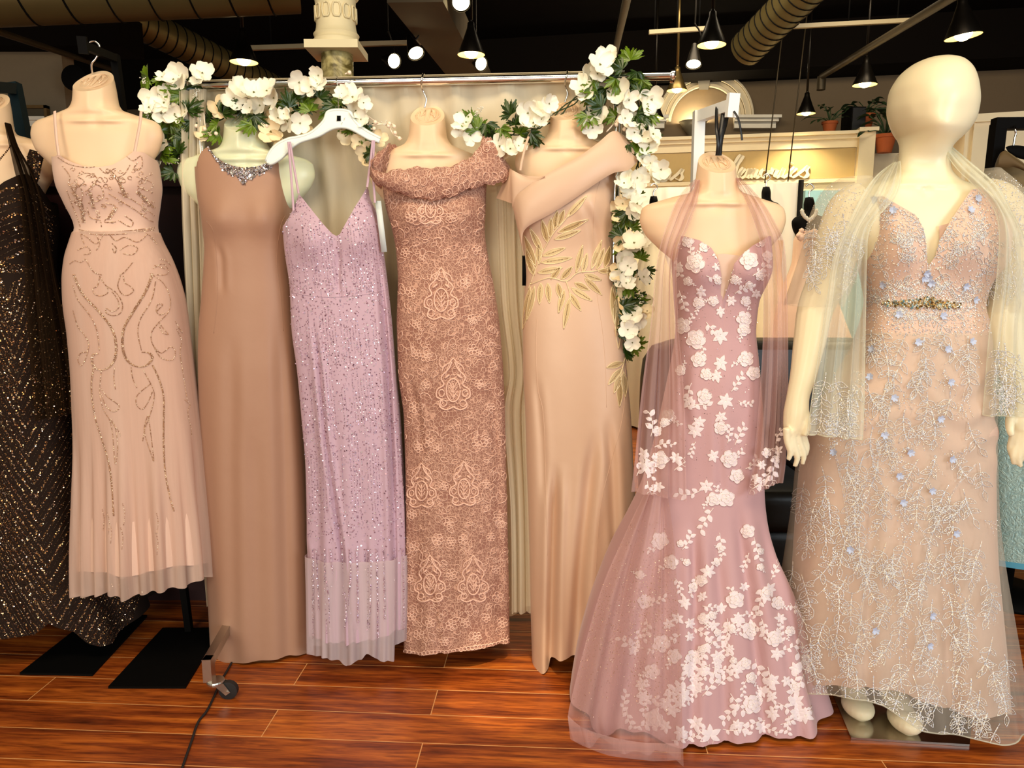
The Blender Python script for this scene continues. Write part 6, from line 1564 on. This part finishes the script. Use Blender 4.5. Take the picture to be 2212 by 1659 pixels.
# lower partition to the right of the pilaster, and the bright corner beyond the mannequin
a = P(1880,330,7.3); b = P(2085,330,6.9)
struct(MB().obox((a[0],7.4,a[2]/2),(b[0]+.3,7.25,a[2]/2), .1, a[2]), 'wall_low', M_CREAM, smooth=False)
a = P(2075,275,5.4); b = P(2102,266,5.0); c = P(2330,262,4.8)
def panel(p, q, z): 
    return MB().obox((p[0],p[1],z/2),(q[0],q[1],z/2), .08, z)
mb = panel(P(1960,290,6.4), b, b[2]); struct(mb, 'wall_corner', M_CREAM, smooth=False)
mb = panel(b, c, b[2]); struct(mb, 'wall_corner_right', M_CREAM, smooth=False)
mb = MB().obox((b[0]-.3,b[1]+.36,b[2]+.02),(b[0],b[1],b[2]+.02),.14,.05); mb.obox((b[0],b[1],b[2]+.02),(c[0],c[1],b[2]+.02),.14,.05); struct(mb, 'trim_7', M_CREAM, smooth=False)
# sign letters
M_SIGN = plain('cream_cut_letters', srgb(240,228,196), .5, var=.02)
sg = thing('wall_sign', tuple(onpart(1600,385)), 'cream script lettering mounted on the beige frieze', 'sign')
def cs(L): return [(x/4.096+1380, y/4.096+130) for x, y in L]
LT = {'o':[[(185,985),(150,1015),(140,1050),(160,1062),(190,1040),(200,1005),(185,985),(195,1005),(215,1000)]], 'u':[[(215,1000),(232,985),(212,1040),(222,1062),(250,1042),(282,985)],[(282,985),(262,1040),(272,1062),(305,1038)]],
      's':[[(305,1038),(345,1005),(390,962),(376,1000),(386,1030),(370,1058),(342,1062),(330,1046)]],
      'M':[[(650,1040),(690,1000),(745,880),(735,960),(728,1045)],[(735,1000),(800,890),(805,960),(795,1045)],[(795,1010),(850,920),(880,865),(905,840),(916,852),(895,890),(868,930),(850,1000),(856,1045),(880,1030)]],
      'e':[[(880,1030),(905,1000),(935,968),(925,952),(898,980),(888,1022),(905,1046),(945,1022)]],
      'm':[[(945,1022),(980,960),(960,1046)],[(968,1010),(1005,962),(1010,978),(988,1046)],[(995,1012),(1035,962),(1042,978),(1022,1036),(1040,1044),(1072,1015)]],
      'o.':[[(1110,962),(1082,985),(1074,1025),(1095,1043),(1128,1018),(1136,985),(1112,962),(1130,990),(1165,980)]],
      'r':[[(1165,1010),(1188,955),(1200,972),(1228,968),(1212,1000),(1202,1030),(1215,1042),(1250,1015)]],
      'i':[[(1250,1015),(1285,955),(1262,1025),(1275,1042),(1318,1012)],[(1350,908),(1354,914)]],
      'e.':[[(1318,1012),(1345,1000),(1388,962),(1378,946),(1350,975),(1338,1018),(1355,1040),(1400,1015)]],
      's.':[[(1400,1015),(1450,975),(1500,935),(1482,975),(1494,1008),(1474,1036),(1442,1040),(1430,1022)]]}
for ch, strokes in LT.items():
    mb = MB()
    for Ls in strokes:
        pts = cr(cs(Ls), 8); n = len(pts); sw = .0165 if ch != 'M' else .02
        C = [onpart(x, y, .035) for x, y in pts]
        G = []
        for i, p in enumerate(C):
            d = C[min(i+1,n-1)]-C[max(i-1,0)]; d /= np.linalg.norm(d)+1e-9
            w = sw*(.75+.45*abs(d[2])); e = np.array([PD[0],PD[1],0])*.85 + Z3*.5*0
            G.append([p-e*w+N3*.012, p+e*w+N3*.012, p+e*w-N3*.012, p-e*w-N3*.012])
            G[-1] = [v + (Z3*.007 if j in (0,3) else -Z3*.007) for j, v in enumerate(G[-1])]
        m_ = len(mb.v); mb.grid(np.array(G), True); L_ = len(mb.v)
        mb.f += [(m_,m_+1,m_+2,m_+3),(L_-1,L_-2,L_-3,L_-4)]; mb.m += [0,0]
    mb.build('script_letter', M_SIGN, sg, smooth=False)

# things on the partition's top
M_POT = plain('terracotta', srgb(170,84,36), .8, var=.1); M_PLANT = plain('house_plant_leaf', srgb(52,74,40), .5, var=.4, scale=12)
def leafblade(mb, A, d, L, w, droop=.5):
    d = np.array(d, float); d /= np.linalg.norm(d); s = np.cross(d,(0,0,1.)); s /= np.linalg.norm(s)+1e-9; G = []
    for t in np.linspace(0,1,6):
        p = np.array(A)+d*L*t+np.array([0,0,-droop*L*t*t]); h = w*math.sin(PI*min(.98,t*.9+.08)); G.append([p-s*h+np.array([0,0,h*.25]), p, p+s*h+np.array([0,0,h*.25])])
    mb.grid(np.array(G))
def plant(px, py, Y, sc, label, n=16, wide=1.):
    c = P(px, py, Y); o = thing('potted_plant', tuple(c), label, 'plant', 'potted plants on the ledge')
    r = sc
    MB().lathe([(r*.62,0),(r*.9,r*1.3),(r,r*1.3),(r*1.02,r*1.6),(r*.88,r*1.6),(r*.8,r*1.4)], c, 20).build('pot', M_POT, o, auto=40)
    mb = MB(); t = MB()
    for i in range(n):
        a = random.uniform(0,6.28); e = random.uniform(.1,1.2); A = c+np.array([0,0,r*1.5]); d = np.array([math.cos(a)*math.cos(e)*wide, math.sin(a)*math.cos(e), math.sin(e)]); B = A+d*r*random.uniform(1.2,2.6)
        t.tube([A,(A+B)/2+np.array([0,0,r*.3]),B], r*.05, 5); leafblade(mb, B, (d[0],d[1],d[2]*.3), r*1.3, r*.42)
    mb.build('foliage', M_PLANT, o); t.build('stems', M_PLANT, o)
zl = onpart(1790,290)
plant(1791,291,7.45,.075,'small potted plant left of the black speaker on the ledge',14,1.3)
plant(1868,279,7.4,.085,'terracotta potted plant right of the black speaker',18)
plant(1910,330,7.1,.10,'dark leafy plant just left of the mannequin neck',22,1.2)
p = P(1842,288,7.4)
sp_ = thing('loudspeaker', tuple(p), 'black box loudspeaker on the ledge between the plants', 'speaker')
w_ = 29/F*7.5; h_ = 48/F*7.5
MB().box((p[0]-w_/2,p[1]-.1,p[2]),(p[0]+w_/2,p[1]+.12,p[2]+h_)).build('cabinet', M_BLACK, sp_, smooth=False)
MB().box((p[0]-w_*.44,p[1]-.112,p[2]+.012),(p[0]+w_*.44,p[1]-.1,p[2]+h_-.012)).build('grille', M_RUBBER, sp_, smooth=False)

# ---------------------------------------------------------------- display beyond the pink gown
M_SHEET = plain('white_photo_sheet', srgb(244,238,222), .7, var=.02)
q = drape([((1380,407,6.6),(1728,394,6.3)),((1380,560,6.6),(1726,560,6.3)),((1380,720,6.6),(1724,730,6.3))], 60, 20, 5, .012, 4)
tag(q.build('white_backdrop_sheet', M_SHEET, None, loc=tuple(P(1550,560,6.5))), 'white sheet hung on a black frame below the sign', 'backdrop')
fr_ = thing('backdrop_frame', (P(1730,600,6.28)[0],6.28,0), 'black pole frame holding the white sheet', 'stand')
a = P(1731,389,6.28)
MB().tube([(a[0],6.28,0),tuple(a)], .022, 10).build('pole', M_BLACK, fr_)
MB().tube([P(1378,416,6.72), P(1736,402,6.36)], .012, 10).build('crossbar', M_BLACK, fr_)
M_SKYB = plain('pale_blue_panel', srgb(150,200,214), .7, var=.03)
bp = P(1790,480,6.9)
tag(MB().box((P(1736,480,6.9)[0],6.9,0),(P(1880,480,6.9)[0],6.95,P(1790,411,6.9)[2])).build('blue_panel', M_SKYB, None, loc=(bp[0],6.9,0), smooth=False), 'pale blue panel beyond the black necklace bust', 'panel')
# black display busts
def bust(px, py, Y, w, label, mat, pearls=False, gown=None, cut=0):
    k = w/100.; n = 17*k; rows = [(py-60*k,px-11*k,px+11*k,.03),(py-40*k,px-15*k,px+15*k,.05),(py-18*k,px-15*k,px+15*k,.05),(py-8*k,px-22*k,px+22*k,.055),(py,px-44*k,px+44*k,.06),(py+14*k,px-52*k,px+52*k,.075),(py+36*k,px-48*k,px+48*k,.085),(py+60*k,px-36*k,px+36*k,.10),(py+120*k,px-30*k,px+30*k,.10),(py+200*k,px-40*k,px+40*k,.13)]
    pr = Profile(rows, Y); o = thing('display_bust', (P(px,py,Y)[0], Y, 0), label, 'dress form', 'busts in the far display')
    loft(pr, zat(py-60*k,Y), zat(py+190*k,Y), 40, 40, cap=True).build('torso', mat, o)
    MB().tube([P(px,py+190*k,Y), (P(px,py,Y)[0],Y,.02)], .02, 10).lathe([(.18,0),(.18,.015),(.03,.03)], (P(px,py,Y)[0],Y,0), 24).build('pole', M_BLACK, o)
    mb = MB(); c = P(px,py-60*k,Y); mb.tube(cr([c,c+np.array([.0,0,.04]),c+np.array([.03,0,.07]),c+np.array([.0,0,.1]),c+np.array([-.03,0,.08])],6), .006, 6); mb.build('hook', M_CHROME, o)
    if pearls:
        pl = [P(px+22*k*math.sin(t), py-26*k+34*k*(1-abs(t)/1.5)**.7 if abs(t)<1.5 else py-26*k, Y-.115) for t in np.linspace(-1.4,1.4,24)]
        m = octas(pl, np.tile([0,-1.,0],(24,1)), .017, 1)
        tag(m.build('pearl_necklace', M_WHITE, None, loc=tuple(pl[0]), smooth=True), 'white pearl necklace on the far black bust', 'necklace')
    return o
bust(1748,470,5.6,72,'black bust wearing pearls beyond the mannequin sleeve', M_BLACK, True)
bust(1655,440,6.0,60,'black bust behind the pink gown shoulder', M_BLACK)
bust(1412,460,6.2,60,'black bust behind the right garland', M_BLACK)
# pale ballgown on the far bust
M_BLUSH = plain('blush_ballgown', srgb(244,206,180), .7, var=.05, scale=20, sheen=.3)
rows = [(500,1728,1768,.13),(520,1718,1775,.15),(560,1716,1776,.16),(610,1700,1790,.2),(680,1680,1810,.32),(760,1660,1835,.4),(1000,1640,1860,.55)]
prb = Profile(rows, 5.6); m = loft(prb, zat(505,5.6), .02, 80, 60, fold=lambda TH,Z,T: .03*T*pleats(5,3,6,14)(TH))
gb = thing('ballgown', (P(1748,600,5.6)[0],5.6,0), 'pale blush ballgown on the far bust with pearls', 'gown'); m.build('dress_body', M_BLUSH, gb)
mb = MB()
for _ in range(30): mb.ball(P(random.uniform(1722,1772),random.uniform(498,516),5.6-.16), random.uniform(.015,.03), 6)
mb.build('feather_trim', M_BLUSH, gb)
rows = [(420,1380,1440,.13),(470,1384,1436,.12),(520,1390,1430,.1),(600,1370,1450,.2),(760,1340,1480,.4),(1000,1320,1500,.5)]
prc = Profile(rows, 6.1); m = loft(prc, zat(470,6.1), .02, 80, 60, fold=lambda TH,Z,T: .03*T*pleats(5,8,6,14)(TH))
gc = thing('ballgown', (P(1410,600,6.1)[0],6.1,0), 'ivory ballgown behind the right garland', 'gown'); m.build('dress_body', plain('ivory_ballgown_cloth', srgb(240,224,190), .7, var=.04, sheen=.3), gc)
rows = [(520,1630,1690,.13),(580,1635,1685,.11),(650,1620,1700,.2),(760,1600,1730,.35),(1000,1590,1750,.5)]
prd = Profile(rows, 5.9); m = loft(prd, zat(520,5.9), .02, 80, 60, fold=lambda TH,Z,T: .03*T*pleats(5,9,6,14)(TH))
gd = thing('ballgown', (P(1660,600,5.9)[0],5.9,0), 'cream ballgown glimpsed through the pink shawl', 'gown'); m.build('dress_body', plain('cream_ballgown_cloth', srgb(246,226,188), .7, var=.04, sheen=.3), gd)

# ---------------------------------------------------------------- black leather sofa
xa, xb = P(1420,900,3.0)[0], P(2060,900,3.0)[0]
sf = thing('leather_sofa', ((xa+xb)/2,3.1,0), 'black leather sofa standing between the pink and silver gowns', 'sofa')
def cushion(lo, hi, r=.05, n=10):
    mb = MB(); c = (np.array(lo)+np.array(hi))/2; h = (np.array(hi)-np.array(lo))/2
    U = np.linspace(-1,1,n)
    for ax_ in range(3):
        for s in (-1,1):
            G = np.zeros((n,n,3))
            for i,u in enumerate(U):
                for j,v in enumerate(U):
                    p = np.zeros(3); p[ax_] = s; p[(ax_+1)%3] = u; p[(ax_+2)%3] = v
                    q = p/ (np.sum(np.abs(p)**8)**(1/8)); G[i,j] = c+q*h
            mb.grid(G)
    return mb
zsb = zat(735,3.3)
cushion((xa,3.22,.1),(xb,3.50,zsb)).build('backrest', M_LEATH, sf, auto=60)
for i in range(4):
    a = xa+(xb-xa)*i/4; b = xa+(xb-xa)*(i+1)/4
    cushion((a+.005,2.72,.25),(b-.005,3.28,.43)).build('seat_cushion', M_LEATH, sf, auto=60)
cushion((xa,2.76,.03),(xb,3.3,.27)).build('base', M_LEATH, sf, auto=60)
# pale counter with papers seen past the silver gown's waist
ct = thing('display_counter', (P(2120,780,4.0)[0],4.2,0), 'cream counter seen past the right arm of the mannequin', 'counter')
pz = zat(772,4.0)
MB().box((P(2000,780,4.0)[0],3.95,0),(P(2400,780,4.0)[0],4.6,pz)).build('body', plain('tan_counter_front', srgb(176,140,80), .6), ct, smooth=False)
MB().box((P(1990,780,4.0)[0],3.9,pz),(P(2410,780,4.0)[0],4.65,pz+.04)).build('top', M_CREAM, ct, smooth=False)

# ---------------------------------------------------------------- right edge: blue gown, jacket on a black rack
def brocade():
    m, nt, bs = newmat('ice_blue_brocade'); tc = N(nt,'ShaderNodeTexCoord'); v = N(nt,'ShaderNodeTexVoronoi'); v.inputs['Scale'].default_value = 38; nz = N(nt,'ShaderNodeTexNoise'); nz.inputs['Scale'].default_value = 45; nz.inputs['Distortion'].default_value = 2.5; nz.inputs['Detail'].default_value = 3
    nt.links.new(tc.outputs['Object'], v.inputs['Vector']); nt.links.new(tc.outputs['Object'], nz.inputs['Vector'])
    mx = N(nt,'ShaderNodeMixRGB'); mx.inputs[1].default_value = srgb(132,186,196); mx.inputs[2].default_value = srgb(206,222,206); nt.links.new(nz.outputs['Fac'], mx.inputs[0]); nt.links.new(mx.outputs[0], bs.inputs['Base Color'])
    bs.inputs['Roughness'].default_value = .36; bs.inputs['Metallic'].default_value = .15; bump(nt, bs, nz.outputs['Fac'], .9, .006); return m
YB = 2.75
rows = [(600,2214,2296,.11),(660,2212,2300,.12),(710,2206,2306,.11),(760,2180,2322,.15),(820,2140,2334,.2),(880,2112,2350,.24),(960,2100,2370,.28),(1060,2092,2390,.34),(1150,2086,2410,.38),(1240,2080,2430,.42)]
prr = Profile(rows, YB); m = loft(prr, [(2205,612),(2235,600),(2255,612),(2275,600),(2300,612)], [(2050,1195),(2125,1196),(2160,1206),(2212,1218),(2300,1225)], 140, 80, fold=lambda TH,Z,T: .03*T*pleats(5,14,5,10)(TH))
bust(2254,540,YB,78,'black bust wearing the ice blue brocade gown', M_BLACK)
gb2 = thing('brocade_gown', (P(2230,900,YB)[0],YB,0), 'ice blue brocade ball gown at the right edge of the row', 'gown'); m.build('skirt', brocade(), gb2)
zz = m.G[-1]; G = np.array([zz, zz+np.array([0,0,-.022])]); mb = MB(); mb.grid(G, True); mb.build('hem_band', plain('blue_satin_hem', srgb(96,176,206), .35, var=.05), gb2, label='blue satin hem band')
jr = thing('clothes_rail', (P(2170,600,3.1)[0],3.1,0), 'black square-tube clothes rail at the right edge', 'clothes rack')
A = P(2157,268,3.1)
MB().obox((A[0]-.03,3.1,.01),(A[0],3.1,A[2]), .045, .045, up=(0,1,0)).build('upright', M_BLACK, jr, smooth=False)
MB().obox((A[0]-.02,3.1,A[2]),(A[0]+1.0,3.05,A[2]), .045, .045).build('bar', M_BLACK, jr, smooth=False)
MB().obox((A[0]+.97,3.05,.01),(A[0]+.97,3.05,A[2]), .045, .045, up=(0,1,0)).build('upright', M_BLACK, jr, smooth=False)
YJ = 3.05
hgj = thing('suit_hanger', tuple(P(2205,320,YJ)), 'black broad hanger inside the taupe jacket', 'hanger')
hb = strip([((2172,318),(2176,326)),((2186,314),(2190,338)),((2212,316),(2216,346)),((2250,330),(2250,352))], lambda u: YJ-.02, .01, 8, 8); hb.build('hanger_body', M_BLACK, hgj)
mb = MB(); mb.tube(cr([P(2189,316,YJ),P(2191,302,YJ),P(2194,290,YJ),P(2193,278,YJ),P(2193,270,YJ+.03),P(2194,264,YJ+.05)],6), .004, 8); mb.build('hook', M_CHROME, hgj)
rows = [(325,2166,2250,.05),(345,2158,2256,.07),(372,2152,2270,.09),(410,2146,2280,.10),(480,2146,2290,.11),(560,2150,2290,.115),(700,2150,2290,.12)]
prj = Profile(rows, YJ); m = loft(prj, [(2150,360),(2162,330),(2172,324),(2190,336),(2212,352),(2240,380),(2270,370)], zat(690,YJ), 90, 60)
jk = thing('jacket', (P(2212,500,YJ)[0],YJ,0), 'taupe tailored jacket hanging at the right edge', 'jacket'); m.build('body', plain('taupe_suiting', srgb(118,100,66), .75, var=.08, scale=120, sheen=.2), jk)
cq = strip([((2160,332),(2156,360)),((2170,326),(2176,362)),((2188,338),(2194,362)),((2214,356),(2218,372))], lambda u: YJ-.09-.02*u, .012, 8, 8); cq.build('collar', plain('brown_collar_cloth', srgb(100,78,44), .75, var=.08), jk)
# picture frames on the left wall
M_GILT = plain('dark_gilt_frame', srgb(110,84,44), .45, metal=.4, var=.2)
for (x0,y0,x1,y1), lab in (((42,229,108,262),'gilt picture frame between the teal stand and the peach form'),((-60,236,16,262),'gilt picture frame at the left edge behind the teal stand')):
    A = P(x0,y0,5.58); B = P(x1,y1,5.58); t = .02
    o = thing('picture_frame', tuple(A), lab, 'picture frame', 'frames on the left wall')
    MB().box((A[0],5.55,A[2]-t),(B[0],5.59,A[2])).box((A[0],5.55,B[2]-.2),(A[0]+t,5.59,A[2])).box((B[0]-t,5.55,B[2]-.2),(B[0],5.59,A[2])).box((A[0],5.55,B[2]-.22),(B[0],5.59,B[2]-.2)).build('frame', M_GILT, o, smooth=False)
    MB().box((A[0]+t,5.575,B[2]-.2),(B[0]-t,5.585,A[2]-t)).build('picture', plain('dark_print', srgb(70,60,40), .6, var=.3, scale=9), o, smooth=False)
c = P(168,172,5.4)
tag(MB().lathe([(.02,-.05),(.07,-.04),(.085,.02),(.085,.05),(.06,.06)], c, 28, (0,-1,0)).build('wall_speaker', M_BLACK, None, loc=tuple(c), auto=40), 'round black fixture at the corner of the left wall', 'fixture')
